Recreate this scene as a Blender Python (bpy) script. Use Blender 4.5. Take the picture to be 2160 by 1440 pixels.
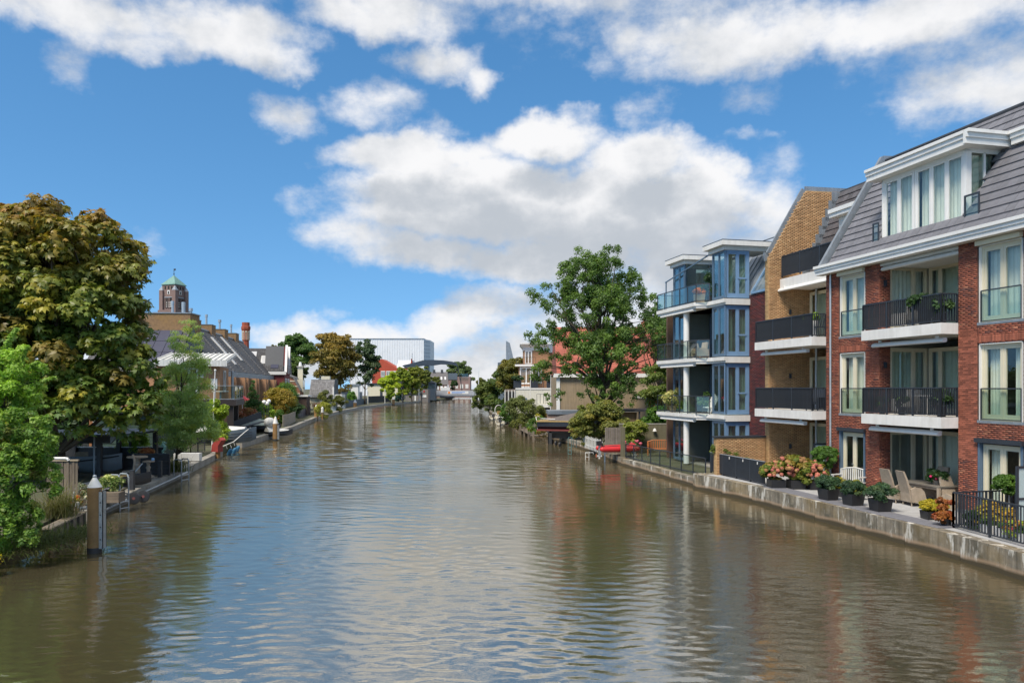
import bpy, math, random
import numpy as np
from mathutils import Vector, Matrix
R = math.radians
SC = bpy.context.scene
for _o in list(bpy.data.objects):
    bpy.data.objects.remove(_o)
# ------------------------------------------------------------ camera
F, CU, HV, H = 1600.0, 1080.0, 818.0, 4.83     # focal length and horizon in photo pixels, eye height in metres
cam_d = bpy.data.cameras.new('camera')
cam = bpy.data.objects.new('camera', cam_d)
SC.collection.objects.link(cam)
cam.location = (0, 0, H)
cam.rotation_euler = (R(90), 0, 0)
cam_d.sensor_width = 36.0
cam_d.lens = 36.0 * F / 2160.0
cam_d.shift_y = (HV - 720.0) / 2160.0
cam_d.clip_start = 0.1
cam_d.clip_end = 6000
SC.camera = cam
# ------------------------------------------------------------ exposure
SC.view_settings.view_transform = 'Standard'
SC.view_settings.look = 'None'
SC.view_settings.gamma = 1.0
SC.view_settings.exposure = 1.62
SC.view_settings.use_curve_mapping = False
SC.cycles.max_bounces = 8
SC.cycles.transparent_max_bounces = 16
SC.cycles.caustics_reflective = False
SC.cycles.caustics_refractive = False
# ------------------------------------------------------------ sun
SUN_EL, SUN_AZ = R(54), R(214)                 # azimuth clockwise from +Y (north)
sd = bpy.data.lights.new('sun', 'SUN')
sd.energy = 1.5
sd.angle = R(20)
sd.color = (1.0, 0.91, 0.77)
sun = bpy.data.objects.new('sun', sd)
SC.collection.objects.link(sun)
sdir = Vector((math.sin(SUN_AZ) * math.cos(SUN_EL), math.cos(SUN_AZ) * math.cos(SUN_EL), math.sin(SUN_EL)))
sun.rotation_euler = sdir.to_track_quat('Z', 'Y').to_euler()
# ------------------------------------------------------------ sky with broken cloud
world = bpy.data.worlds.new('World')
SC.world = world
world.use_nodes = True
world.cycles.sampling_method = 'MANUAL'
world.cycles.sample_map_resolution = 256
W = world.node_tree
W.nodes.clear()
def wn(t, typ, **kw):
    n = t.nodes.new(typ)
    for k, v in kw.items():
        setattr(n, k, v)
    return n
def azel(u, v):
    a = math.atan2(u - CU, F)
    return a, math.atan2((HV - v) * math.cos(a), F)
CLOUDS = [  # azimuth/elevation of each cloud mass given by where it stands over the town: u, v, half width, half height, weight
    (140, 5, 330, 48, 1), (470, 60, 210, 62, 1), (560, 120, 105, 42, .95), (300, 75, 150, 42, .8), (800, 25, 210, 52, 1), (900, 50, 90, 40, .7),
    (150, 125, 55, 45, .45), (935, 130, 105, 42, .75), (1012, 170, 50, 32, .7), (600, 245, 85, 40, .6), (790, 215, 115, 52, .65),
    (930, 262, 55, 22, .35), (1530, 85, 240, 75, 1), (1680, 70, 110, 62, 1), (1330, 60, 80, 50, .7), (1270, 130, 70, 36, .45),
    (1960, 30, 320, 66, 1), (1100, -10, 330, 40, .7), (2090, 185, 190, 70, .8), (1960, 120, 160, 40, .45), (1780, 105, 60, 30, .5), (1930, 150, 60, 30, .35),
    (880, 325, 215, 55, 1.3), (1150, 290, 165, 55, 1.3), (1340, 325, 150, 62, 1.3), (1480, 380, 110, 70, 1.2), (1000, 425, 330, 100, 1.5),
    (1250, 440, 300, 110, 1.5), (1430, 450, 170, 100, 1.4), (770, 500, 135, 55, .85), (900, 530, 210, 55, 1.1), (1170, 550, 260, 60, 1.3),
    (1420, 560, 260, 100, 1), (650, 415, 60, 36, .4), (1600, 480, 110, 90, .8), (1640, 380, 60, 60, .3), (1370, 225, 60, 42, .45),
    (1560, 205, 90, 32, .35), (620, 700, 120, 40, .85), (760, 710, 140, 42, .9), (950, 695, 90, 55, 1), (1010, 665, 75, 40, .95), (1000, 780, 260, 60, 1), (700, 770, 260, 50, .9), (1050, 640, 130, 50, .8),
    (1060, 740, 140, 60, .9), (850, 780, 420, 50, .8), (1300, 690, 320, 130, .9), (285, 515, 40, 32, .3), (1900, 560, 260, 110, .8),
    (250, 760, 330, 45, .7), (700, 660, 40, 16, .4), (1215, 240, 70, 22, .5), (1580, 290, 60, 14, .3)]
BL = [azel(u, v) + (w / F * .93, h / F * .93, k) for u, v, w, h, k in CLOUDS]
_r = random.Random(5)
for _ in range(50):                            # the same kind of sky all round and overhead
    a = _r.uniform(R(40), R(320))
    BL.append(((a if a < math.pi else a - 2 * math.pi), _r.uniform(R(8), R(60)), _r.uniform(.14, .34), _r.uniform(.05, .12), 1))
for _ in range(12):
    BL.append((_r.uniform(-.9, .9), R(_r.uniform(31, 80)), _r.uniform(.3, .6), _r.uniform(.07, .13), 1))
for a, e in ((-.6, .60), (-.2, .64), (.2, .60), (.6, .64), (-.4, .82), (.05, .86), (.5, .84), (-1.1, .7), (1.1, .7), (-1.7, .75), (1.8, .8), (2.6, .75), (-2.5, .8), (0, 1.15), (1.6, 1.2), (-1.6, 1.2), (3.0, 1.2)):
    BL.append((a, e, .48 if e < 1.1 else 1.0, .18 if e < 1.1 else .32, .85))        # a ceiling of thin cloud overhead, as the pale water shows
G = bpy.data.node_groups.new('cloud_density', 'ShaderNodeTree')
G.interface.new_socket('P', in_out='INPUT', socket_type='NodeSocketVector')
G.interface.new_socket('D', in_out='OUTPUT', socket_type='NodeSocketFloat')
gi, go = G.nodes.new('NodeGroupInput'), G.nodes.new('NodeGroupOutput')
L = G.links.new
w1 = wn(G, 'ShaderNodeTexNoise'); w1.inputs['Scale'].default_value = 9; w1.inputs['Detail'].default_value = 5; w1.inputs['Roughness'].default_value = .62
L(gi.outputs[0], w1.inputs['Vector'])
ws = wn(G, 'ShaderNodeVectorMath', operation='MULTIPLY_ADD')
L(w1.outputs['Color'], ws.inputs[0]); ws.inputs[1].default_value = (.10, .07, 0); ws.inputs[2].default_value = (-.05, -.035, 0)
wa = wn(G, 'ShaderNodeVectorMath', operation='ADD')
L(gi.outputs[0], wa.inputs[0]); L(ws.outputs[0], wa.inputs[1])
last = None
for a, e, ra, re, k in BL:
    s1 = wn(G, 'ShaderNodeVectorMath', operation='SUBTRACT'); L(wa.outputs[0], s1.inputs[0]); s1.inputs[1].default_value = (a, e, 0)
    s2 = wn(G, 'ShaderNodeVectorMath', operation='MULTIPLY'); L(s1.outputs[0], s2.inputs[0]); s2.inputs[1].default_value = (1 / ra, 1 / re, 0)
    s3 = wn(G, 'ShaderNodeVectorMath', operation='DOT_PRODUCT'); L(s2.outputs[0], s3.inputs[0]); L(s2.outputs[0], s3.inputs[1])
    s4 = wn(G, 'ShaderNodeMath', operation='MULTIPLY_ADD'); L(s3.outputs['Value'], s4.inputs[0]); s4.inputs[1].default_value = -k * .8; s4.inputs[2].default_value = k
    if last is None:
        last = s4
    else:
        m = wn(G, 'ShaderNodeMath', operation='SMOOTH_MAX'); m.inputs[2].default_value = .3
        L(last.outputs[0], m.inputs[0]); L(s4.outputs[0], m.inputs[1]); last = m
n2 = wn(G, 'ShaderNodeTexNoise'); n2.inputs['Scale'].default_value = 16; n2.inputs['Detail'].default_value = 7; n2.inputs['Roughness'].default_value = .6
st = wn(G, 'ShaderNodeVectorMath', operation='MULTIPLY'); L(gi.outputs[0], st.inputs[0]); st.inputs[1].default_value = (1, 1.5, 1)
L(st.outputs[0], n2.inputs['Vector'])
nf = wn(G, 'ShaderNodeMath', operation='MULTIPLY_ADD'); L(n2.outputs['Fac'], nf.inputs[0]); nf.inputs[1].default_value = 1.6; nf.inputs[2].default_value = -.83
cl = wn(G, 'ShaderNodeMath', operation='MAXIMUM'); L(last.outputs[0], cl.inputs[0]); cl.inputs[1].default_value = -.6
ad = wn(G, 'ShaderNodeMath', operation='ADD'); L(cl.outputs[0], ad.inputs[0]); L(nf.outputs[0], ad.inputs[1])
L(ad.outputs[0], go.inputs[0])
tc = wn(W, 'ShaderNodeTexCoord')
nrm = wn(W, 'ShaderNodeVectorMath', operation='NORMALIZE'); W.links.new(tc.outputs['Generated'], nrm.inputs[0])
sx = wn(W, 'ShaderNodeSeparateXYZ'); W.links.new(nrm.outputs[0], sx.inputs[0])
az = wn(W, 'ShaderNodeMath', operation='ARCTAN2'); W.links.new(sx.outputs['X'], az.inputs[0]); W.links.new(sx.outputs['Y'], az.inputs[1])
el = wn(W, 'ShaderNodeMath', operation='ARCSINE'); W.links.new(sx.outputs['Z'], el.inputs[0])
ela = wn(W, 'ShaderNodeMath', operation='ABSOLUTE'); W.links.new(el.outputs[0], ela.inputs[0])
cx = wn(W, 'ShaderNodeCombineXYZ'); W.links.new(az.outputs[0], cx.inputs[0]); W.links.new(ela.outputs[0], cx.inputs[1])
g0 = wn(W, 'ShaderNodeGroup'); g0.node_tree = G; W.links.new(cx.outputs[0], g0.inputs[0])
up = wn(W, 'ShaderNodeVectorMath', operation='ADD'); W.links.new(cx.outputs[0], up.inputs[0]); up.inputs[1].default_value = (-.012, .05, 0)
g1 = wn(W, 'ShaderNodeGroup'); g1.node_tree = G; W.links.new(up.outputs[0], g1.inputs[0])
msk = wn(W, 'ShaderNodeMapRange', interpolation_type='SMOOTHSTEP'); W.links.new(g0.outputs[0], msk.inputs['Value'])
msk.inputs['From Min'].default_value = -.06; msk.inputs['From Max'].default_value = .95
sh = wn(W, 'ShaderNodeMapRange', interpolation_type='SMOOTHSTEP'); nz = wn(W, 'ShaderNodeTexNoise'); nz.inputs['Scale'].default_value = 13; nz.inputs['Detail'].default_value = 6; W.links.new(cx.outputs[0], nz.inputs['Vector'])
nm = wn(W, 'ShaderNodeMath', operation='MULTIPLY_ADD'); W.links.new(nz.outputs['Fac'], nm.inputs[0]); nm.inputs[1].default_value = -1.6; nm.inputs[2].default_value = .8
na = wn(W, 'ShaderNodeMath', operation='ADD'); W.links.new(g1.outputs[0], na.inputs[0]); W.links.new(nm.outputs[0], na.inputs[1]); W.links.new(na.outputs[0], sh.inputs['Value'])
sh.inputs['From Min'].default_value = -.15; sh.inputs['From Max'].default_value = 1.5
cr = wn(W, 'ShaderNodeMix', data_type='RGBA'); W.links.new(sh.outputs[0], cr.inputs['Factor'])
SKY_K = .054
def over(c):
    return tuple(x / SKY_K for x in c) + (1,)
cr.inputs['A'].default_value = over((.31, .31, .314)); cr.inputs['B'].default_value = over((.172, .186, .205))
sky = wn(W, 'ShaderNodeTexSky', sky_type='NISHITA'); sky.sun_disc = False
sky.sun_elevation = SUN_EL; sky.sun_rotation = SUN_AZ
sky.altitude = 0; sky.air_density = 1.0; sky.dust_density = .35; sky.ozone_density = 1.6
lift = wn(W, 'ShaderNodeCombineXYZ'); lz = wn(W, 'ShaderNodeMath', operation='MULTIPLY_ADD'); W.links.new(sx.outputs['Z'], lz.inputs[0]); lz.inputs[1].default_value = .9; lz.inputs[2].default_value = .17
lm = wn(W, 'ShaderNodeMath', operation='MAXIMUM'); W.links.new(lz.outputs[0], lm.inputs[0]); lm.inputs[1].default_value = .12
W.links.new(sx.outputs['X'], lift.inputs[0]); W.links.new(sx.outputs['Y'], lift.inputs[1]); W.links.new(lm.outputs[0], lift.inputs[2])
ln = wn(W, 'ShaderNodeVectorMath', operation='NORMALIZE'); W.links.new(lift.outputs[0], ln.inputs[0]); W.links.new(ln.outputs[0], sky.inputs[0])
hs = wn(W, 'ShaderNodeHueSaturation'); hs.inputs['Saturation'].default_value = 1.28; hs.inputs['Value'].default_value = 1.12; hs.inputs['Hue'].default_value = .494
W.links.new(sky.outputs[0], hs.inputs['Color'])
mx = wn(W, 'ShaderNodeMix', data_type='RGBA'); W.links.new(msk.outputs[0], mx.inputs['Factor'])
W.links.new(hs.outputs[0], mx.inputs['A']); W.links.new(cr.outputs['Result'], mx.inputs['B'])
bg = wn(W, 'ShaderNodeBackground'); bg.inputs['Strength'].default_value = SKY_K
W.links.new(mx.outputs['Result'], bg.inputs['Color'])
wo = wn(W, 'ShaderNodeOutputWorld'); W.links.new(bg.outputs[0], wo.inputs['Surface'])
# ------------------------------------------------------------ helpers
COL = SC.collection
RN = random.Random(11)
NP = np.random.default_rng(7)
def gp(u, v, z=0.0):
    """Point on the level z seen at photo pixel u, v."""
    y = F * (H - z) / (v - HV)
    return Vector(((u - CU) / F * y, y, z))
def wp(u, v, y):
    """Point at distance y seen at photo pixel u, v."""
    return Vector(((u - CU) / F * y, y, H + (HV - v) / F * y))
def ux(u, y):
    return (u - CU) / F * y
def vz(v, y):
    return H + (HV - v) / F * y
def tag(o, label=None, cat=None, group=None, kind=None):
    if label: o['label'] = label
    if cat: o['category'] = cat
    if group: o['group'] = group
    if kind: o['kind'] = kind
    return o
def thing(name, label, cat, loc=(0, 0, 0), rz=0.0, group=None):
    o = bpy.data.objects.new(name, None)
    COL.objects.link(o)
    o.empty_display_size = .2
    o.location = loc
    o.rotation_euler = (0, 0, rz)
    if name.split('_')[-1] in ('wall', 'fence', 'tower', 'bridge', 'jetty', 'deck'): o['kind'] = 'thing'
    return tag(o, label, cat, group)
def dup(o, parent=None, loc=None, rz=None, label=None, scale=None):
    c = o.copy()
    COL.objects.link(c)
    if parent is not None:
        c.parent = parent
    if loc is not None: c.location = loc
    if rz is not None: c.rotation_euler = (0, 0, rz)
    if scale is not None: c.scale = (scale,) * 3 if not hasattr(scale, '__len__') else scale
    if label: c['label'] = label
    for ch in list(o.children):
        dup(ch, c)
    return c
def inst(src, parent, M, name=None):
    """Another piece that shares src's mesh."""
    c = bpy.data.objects.new(name or src.name.split('.')[0], src.data if hasattr(src, 'data') else src)
    COL.objects.link(c)
    c.parent = parent
    c.matrix_local = M
    return c
class MB:
    def __init__(s, M=None):
        s.v, s.f, s.c, s.mi = [], [], [], []
        s.M = M
        s.col = None
    def pts(s, P):
        n = len(s.v)
        if s.M is None:
            s.v.extend((p[0], p[1], p[2]) for p in P)
        else:
            s.v.extend(tuple(s.M @ Vector(p)) for p in P)
        return n
    def face(s, P):
        n = s.pts(P)
        s.f.append(tuple(range(n, n + len(P)))); s.c.append(s.col)
        return s
    def addf(s, fs, n):
        for q in fs:
            s.f.append(tuple(n + i for i in q)); s.c.append(s.col)
    def box(s, x0, x1, y0, y1, z0, z1):
        n = s.pts([(x0, y0, z0), (x1, y0, z0), (x1, y1, z0), (x0, y1, z0), (x0, y0, z1), (x1, y0, z1), (x1, y1, z1), (x0, y1, z1)])
        s.addf([(0, 3, 2, 1), (4, 5, 6, 7), (0, 1, 5, 4), (1, 2, 6, 5), (2, 3, 7, 6), (3, 0, 4, 7)], n)
        return s
    def cbox(s, c, d, rz=0.0, ry=0.0, rx=0.0):
        """Box of size d about c, turned."""
        m = Matrix.Translation(c) @ Matrix.Rotation(rz, 4, 'Z') @ Matrix.Rotation(ry, 4, 'Y') @ Matrix.Rotation(rx, 4, 'X')
        a, b, e = d[0] / 2, d[1] / 2, d[2] / 2
        n = s.pts([m @ Vector(p) for p in [(-a, -b, -e), (a, -b, -e), (a, b, -e), (-a, b, -e), (-a, -b, e), (a, -b, e), (a, b, e), (-a, b, e)]])
        s.addf([(0, 3, 2, 1), (4, 5, 6, 7), (0, 1, 5, 4), (1, 2, 6, 5), (2, 3, 7, 6), (3, 0, 4, 7)], n)
        return s
    def beam(s, p, q, w, h, up=(0, 0, 1)):
        """Square bar from p to q."""
        p, q = Vector(p), Vector(q)
        d = (q - p).normalized()
        u = Vector(up)
        if abs(d.dot(u)) > .98: u = Vector((1, 0, 0))
        a = d.cross(u).normalized() * w / 2
        b = a.cross(d).normalized() * h / 2
        n = s.pts([p - a - b, p + a - b, p + a + b, p - a + b, q - a - b, q + a - b, q + a + b, q - a + b])
        s.addf([(0, 1, 2, 3), (7, 6, 5, 4), (0, 4, 5, 1), (1, 5, 6, 2), (2, 6, 7, 3), (3, 7, 4, 0)], n)
        return s
    def cyl(s, p, q, r0, r1=None, n=10, cap=True):
        p, q = Vector(p), Vector(q)
        r1 = r0 if r1 is None else r1
        d = (q - p).normalized()
        u = Vector((0, 0, 1)) if abs(d.z) < .95 else Vector((1, 0, 0))
        a = d.cross(u).normalized(); b = d.cross(a)
        P = []
        for c, r in ((p, r0), (q, r1)):
            for i in range(n):
                t = 2 * math.pi * i / n
                P.append(c + a * (math.cos(t) * r) + b * (math.sin(t) * r))
        k = s.pts(P)
        s.addf([(i, (i + 1) % n, n + (i + 1) % n, n + i) for i in range(n)], k)
        if cap:
            s.addf([tuple(range(n - 1, -1, -1)), tuple(range(n, 2 * n))], k)
        return s
    def tube(s, P, r, n=8):
        rr = r if hasattr(r, '__len__') else [r] * len(P)
        for i in range(len(P) - 1):
            s.cyl(P[i], P[i + 1], rr[i], rr[i + 1], n, cap=(i in (0, len(P) - 2)))
        return s
    def lathe(s, prof, c=(0, 0, 0), n=16):
        P = [(c[0] + r * math.cos(2 * math.pi * i / n), c[1] + r * math.sin(2 * math.pi * i / n), c[2] + z) for r, z in prof for i in range(n)]
        k = s.pts(P)
        for j in range(len(prof) - 1):
            s.addf([(j * n + i, j * n + (i + 1) % n, (j + 1) * n + (i + 1) % n, (j + 1) * n + i) for i in range(n)], k)
        s.addf([tuple(range(n - 1, -1, -1)), tuple((len(prof) - 1) * n + i for i in range(n))], k)
        return s
    def prism(s, P, axis, a, b):
        """Outline P (2-D) swept along an axis from a to b."""
        def mk(p, t):
            return {'x': (t, p[0], p[1]), 'y': (p[0], t, p[1]), 'z': (p[0], p[1], t)}[axis]
        m = len(P)
        k = s.pts([mk(p, a) for p in P] + [mk(p, b) for p in P])
        s.addf([(i, (i + 1) % m, m + (i + 1) % m, m + i) for i in range(m)], k)
        s.addf([tuple(range(m - 1, -1, -1)), tuple(range(m, 2 * m))], k)
        return s
    def ball(s, c, r, n=10, m=6):
        rx, ry, rz = r if hasattr(r, '__len__') else (r, r, r)
        P = [(c[0], c[1], c[2] - rz)]
        for j in range(1, m):
            t = math.pi * j / m
            for i in range(n):
                a = 2 * math.pi * i / n
                P.append((c[0] + rx * math.sin(t) * math.cos(a), c[1] + ry * math.sin(t) * math.sin(a), c[2] - rz * math.cos(t)))
        P.append((c[0], c[1], c[2] + rz))
        k = s.pts(P)
        s.addf([(0, 1 + (i + 1) % n, 1 + i) for i in range(n)], k)
        for j in range(m - 2):
            s.addf([(1 + j * n + i, 1 + j * n + (i + 1) % n, 1 + (j + 1) * n + (i + 1) % n, 1 + (j + 1) * n + i) for i in range(n)], k)
        e = 1 + (m - 1) * n; q = 1 + (m - 2) * n
        s.addf([(q + i, q + (i + 1) % n, e) for i in range(n)], k)
        return s
    def loft(s, secs, closed=True, cap=True):
        m = len(secs[0])
        k = s.pts([p for q in secs for p in q])
        for j in range(len(secs) - 1):
            s.addf([(j * m + i, j * m + (i + 1) % m, (j + 1) * m + (i + 1) % m, (j + 1) * m + i) for i in range(m if closed else m - 1)], k)
        if cap:
            s.addf([tuple(range(m - 1, -1, -1)), tuple((len(secs) - 1) * m + i for i in range(m))], k)
        return s
    def mesh(s, name, mat=None, smooth=False):
        me = bpy.data.meshes.new(name)
        me.from_pydata(s.v, [], s.f)
        if any(c is not None for c in s.c):
            at = me.attributes.new('col', 'FLOAT_COLOR', 'FACE')
            at.data.foreach_set('color', np.array([(c or (1, 1, 1)) + (1,) for c in s.c], dtype=np.float32).ravel())
        if smooth:
            me.polygons.foreach_set('use_smooth', [True] * len(me.polygons))
            try: me.set_sharp_from_angle(angle=R(40))
            except Exception: pass
        if mat: me.materials.append(mat)
        return me
    def build(s, name, mat=None, parent=None, smooth=False, kind=None, loc=None, rot=None, label=None):
        o = bpy.data.objects.new(name, s.mesh(name, mat, smooth))
        COL.objects.link(o)
        if parent is not None: o.parent = parent
        if loc is not None: o.location = loc
        if rot is not None: o.rotation_euler = rot
        if kind: o['kind'] = kind
        if label: o['label'] = label
        return o
def np_mesh(name, V, Fq, mat, cols=None, parent=None, kind=None, smooth=False):
    """V (n,3), Fq (m,k) faces of k corners, cols (m,3) one colour per face."""
    me = bpy.data.meshes.new(name)
    k = Fq.shape[1]
    me.vertices.add(len(V)); me.vertices.foreach_set('co', V.astype(np.float32).ravel())
    me.loops.add(Fq.size); me.loops.foreach_set('vertex_index', Fq.astype(np.int32).ravel())
    me.polygons.add(len(Fq))
    me.polygons.foreach_set('loop_start', np.arange(0, Fq.size, k, dtype=np.int32))
    if smooth: me.polygons.foreach_set('use_smooth', np.ones(len(Fq), dtype=bool))
    if cols is not None:
        at = me.attributes.new('col', 'FLOAT_COLOR', 'FACE')
        at.data.foreach_set('color', np.concatenate([cols, np.ones((len(cols), 1))], 1).astype(np.float32).ravel())
    me.update(calc_edges=True)
    me.materials.append(mat)
    o = bpy.data.objects.new(name, me)
    COL.objects.link(o)
    if parent is not None: o.parent = parent
    if kind: o['kind'] = kind
    return o
BOXF = np.array([(0, 3, 2, 1), (4, 5, 6, 7), (0, 1, 5, 4), (1, 2, 6, 5), (2, 3, 7, 6), (3, 0, 4, 7)])
# ------------------------------------------------------------ materials
MATS = {}
def pmat(name, col, rough=.7, var=.12, scale=3.0, bump=0.0, bscale=30.0, metal=0.0, attr=False, streak=0.0, spec=.5, dirt=None, dscale=1.2, damt=.5, obj_rand=0.0, stretch=(1, 1, 1)):
    """Surface with its own colour, patchy tone, optional rain streaks, dirt of another colour and fine relief."""
    m = bpy.data.materials.new(name); m.use_nodes = True
    t = m.node_tree; b = t.nodes['Principled BSDF']; K = t.links.new
    tc = wn(t, 'ShaderNodeTexCoord')
    mp = wn(t, 'ShaderNodeMapping'); mp.inputs['Scale'].default_value = stretch
    K(tc.outputs['Object'], mp.inputs[0])
    n1 = wn(t, 'ShaderNodeTexNoise'); n1.inputs['Scale'].default_value = scale; n1.inputs['Detail'].default_value = 6; n1.inputs['Roughness'].default_value = .65
    K(mp.outputs[0], n1.inputs['Vector'])
    if attr:
        a = wn(t, 'ShaderNodeAttribute', attribute_name='col'); base = a.outputs['Color']
    else:
        a = wn(t, 'ShaderNodeRGB'); a.outputs[0].default_value = tuple(col) + (1,); base = a.outputs[0]
    f = wn(t, 'ShaderNodeMapRange'); f.inputs['From Min'].default_value = .25; f.inputs['From Max'].default_value = .75
    f.inputs['To Min'].default_value = 1 - var * 1.6; f.inputs['To Max'].default_value = 1 + var * 1.6
    K(n1.outputs['Fac'], f.inputs['Value']); fac = f.outputs[0]
    if obj_rand:
        oi = wn(t, 'ShaderNodeObjectInfo')
        r = wn(t, 'ShaderNodeMath', operation='MULTIPLY_ADD'); K(oi.outputs['Random'], r.inputs[0]); r.inputs[1].default_value = 2 * obj_rand; r.inputs[2].default_value = 1 - obj_rand
        q = wn(t, 'ShaderNodeMath', operation='MULTIPLY'); K(fac, q.inputs[0]); K(r.outputs[0], q.inputs[1]); fac = q.outputs[0]
    if streak:
        m2 = wn(t, 'ShaderNodeMapping'); m2.inputs['Scale'].default_value = (7, 7, .5); K(tc.outputs['Object'], m2.inputs[0])
        n2 = wn(t, 'ShaderNodeTexNoise'); n2.inputs['Scale'].default_value = 1; n2.inputs['Detail'].default_value = 5; K(m2.outputs[0], n2.inputs['Vector'])
        s2 = wn(t, 'ShaderNodeMapRange'); s2.inputs['From Min'].default_value = .4; s2.inputs['From Max'].default_value = .7; s2.inputs['To Min'].default_value = 1; s2.inputs['To Max'].default_value = 1 - streak
        K(n2.outputs['Fac'], s2.inputs['Value'])
        q = wn(t, 'ShaderNodeMath', operation='MULTIPLY'); K(fac, q.inputs[0]); K(s2.outputs[0], q.inputs[1]); fac = q.outputs[0]
    mul = wn(t, 'ShaderNodeVectorMath', operation='SCALE'); K(base, mul.inputs[0]); K(fac, mul.inputs['Scale'])
    out = mul.outputs[0]
    if dirt:
        n3 = wn(t, 'ShaderNodeTexNoise'); n3.inputs['Scale'].default_value = dscale; n3.inputs['Detail'].default_value = 8; n3.inputs['Roughness'].default_value = .7
        K(mp.outputs[0], n3.inputs['Vector'])
        s3 = wn(t, 'ShaderNodeMapRange'); s3.inputs['From Min'].default_value = .47; s3.inputs['From Max'].default_value = .68; s3.inputs['To Max'].default_value = damt
        K(n3.outputs['Fac'], s3.inputs['Value'])
        mxd = wn(t, 'ShaderNodeMix', data_type='RGBA'); K(s3.outputs[0], mxd.inputs['Factor']); K(out, mxd.inputs['A']); mxd.inputs['B'].default_value = tuple(dirt) + (1,)
        out = mxd.outputs['Result']
    K(out, b.inputs['Base Color'])
    b.inputs['Roughness'].default_value = rough
    b.inputs['Metallic'].default_value = metal
    b.inputs['Specular IOR Level'].default_value = spec
    if bump:
        nb = wn(t, 'ShaderNodeTexNoise'); nb.inputs['Scale'].default_value = bscale; nb.inputs['Detail'].default_value = 4
        K(mp.outputs[0], nb.inputs['Vector'])
        bp = wn(t, 'ShaderNodeBump'); bp.inputs['Strength'].default_value = 1; bp.inputs['Distance'].default_value = bump
        K(nb.outputs['Fac'], bp.inputs['Height']); K(bp.outputs[0], b.inputs['Normal'])
    MATS[name] = m
    return m
def leafmat(name, trans=.38, rough=.5):
    m = bpy.data.materials.new(name); m.use_nodes = True
    t = m.node_tree; b = t.nodes['Principled BSDF']; K = t.links.new
    a = wn(t, 'ShaderNodeAttribute', attribute_name='col')
    K(a.outputs['Color'], b.inputs['Base Color'])
    b.inputs['Roughness'].default_value = rough
    b.inputs['Specular IOR Level'].default_value = .35
    tr = wn(t, 'ShaderNodeBsdfTranslucent')
    bright = wn(t, 'ShaderNodeVectorMath', operation='MULTIPLY'); K(a.outputs['Color'], bright.inputs[0]); bright.inputs[1].default_value = (1.25, 1.35, .7)
    K(bright.outputs[0], tr.inputs['Color'])
    mx = wn(t, 'ShaderNodeMixShader'); mx.inputs[0].default_value = trans
    K(b.outputs[0], mx.inputs[1]); K(tr.outputs[0], mx.inputs[2])
    K(mx.outputs[0], t.nodes['Material Output'].inputs['Surface'])
    return m
def glassmat(name, tint=(.93, .97, .955), ior=1.5, extra=0.0, rough=.0):
    """A single pane: lets light through and mirrors the sky by its angle."""
    m = bpy.data.materials.new(name); m.use_nodes = True
    t = m.node_tree; K = t.links.new
    t.nodes.remove(t.nodes['Principled BSDF'])
    tr = wn(t, 'ShaderNodeBsdfTransparent'); tr.inputs[0].default_value = tuple(tint) + (1,)
    gl = wn(t, 'ShaderNodeBsdfGlossy'); gl.inputs['Roughness'].default_value = rough
    fr = wn(t, 'ShaderNodeLayerWeight'); fr.inputs[0].default_value = .5
    pw = wn(t, 'ShaderNodeMath', operation='POWER'); K(fr.outputs['Facing'], pw.inputs[0]); pw.inputs[1].default_value = 4.2
    f0 = ((ior - 1) / (ior + 1)) ** 2
    ad = wn(t, 'ShaderNodeMath', operation='MULTIPLY_ADD'); ad.use_clamp = True; K(pw.outputs[0], ad.inputs[0]); ad.inputs[1].default_value = 1 - f0; ad.inputs[2].default_value = f0 + extra
    mx = wn(t, 'ShaderNodeMixShader'); K(ad.outputs[0], mx.inputs[0]); K(tr.outputs[0], mx.inputs[1]); K(gl.outputs[0], mx.inputs[2])
    K(mx.outputs[0], t.nodes['Material Output'].inputs['Surface'])
    return m
M_white = pmat('white_paint', (.76, .745, .71), .5, .05, 1.0, streak=.05)
M_whitedirt = pmat('weathered_white', (.7, .69, .65), .6, .08, 2, streak=.25)
M_cream = pmat('cream_paint', (.68, .62, .46), .45, .04, 2)
M_concrete = pmat('concrete', (.34, .32, .28), .85, .2, 2.5, .004, 40, dirt=(.13, .12, .09), damt=.6)
M_slab = pmat('painted_slab', (.75, .73, .69), .65, .06, .8, streak=.09, dirt=(.5, .47, .4), dscale=1.5, damt=.3)
M_anth = pmat('anthracite_metal', (.03, .036, .046), .45, .1, 3)
M_black = pmat('black_wood', (.028, .028, .030), .6, .25, 4, .002, 30)
M_zinc = pmat('zinc', (.27, .30, .33), .45, .12, 2.2, metal=.35, streak=.15)
M_steel = pmat('galvanised_steel', (.42, .45, .47), .4, .12, 6, metal=.5)
M_blue = pmat('blue_frame', (.18, .30, .46), .4, .06, 3)
M_bluedk = pmat('slate_blue_frame', (.10, .155, .22), .4, .06, 3)
M_pave = pmat('pale_paving', (.40, .40, .40), .8, .1, 2, dirt=(.25, .25, .24), damt=.4)
M_deckgrey = pmat('grey_decking', (.17, .17, .19), .75, .12, 4)
M_brickred = pmat('red_brick', (1, 1, 1), .88, .2, 1.3, .002, 60, attr=True, dirt=(.09, .045, .035), dscale=.7, damt=.5, streak=.25)
M_brickpart = pmat('red_brick_single', (.30, .095, .056), .88, .16, 14, .002, 60, obj_rand=.4)
M_brickyel = pmat('yellow_brick', (1, 1, 1), .88, .16, 1.2, .002, 60, attr=True, dirt=(.26, .15, .06), dscale=.6, damt=.4, streak=.2)
M_mortar = pmat('mortar', (.15, .085, .06), .9, .15, 8)
M_mortary = pmat('yellow_mortar', (.40, .27, .14), .9, .15, 8)
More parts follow.
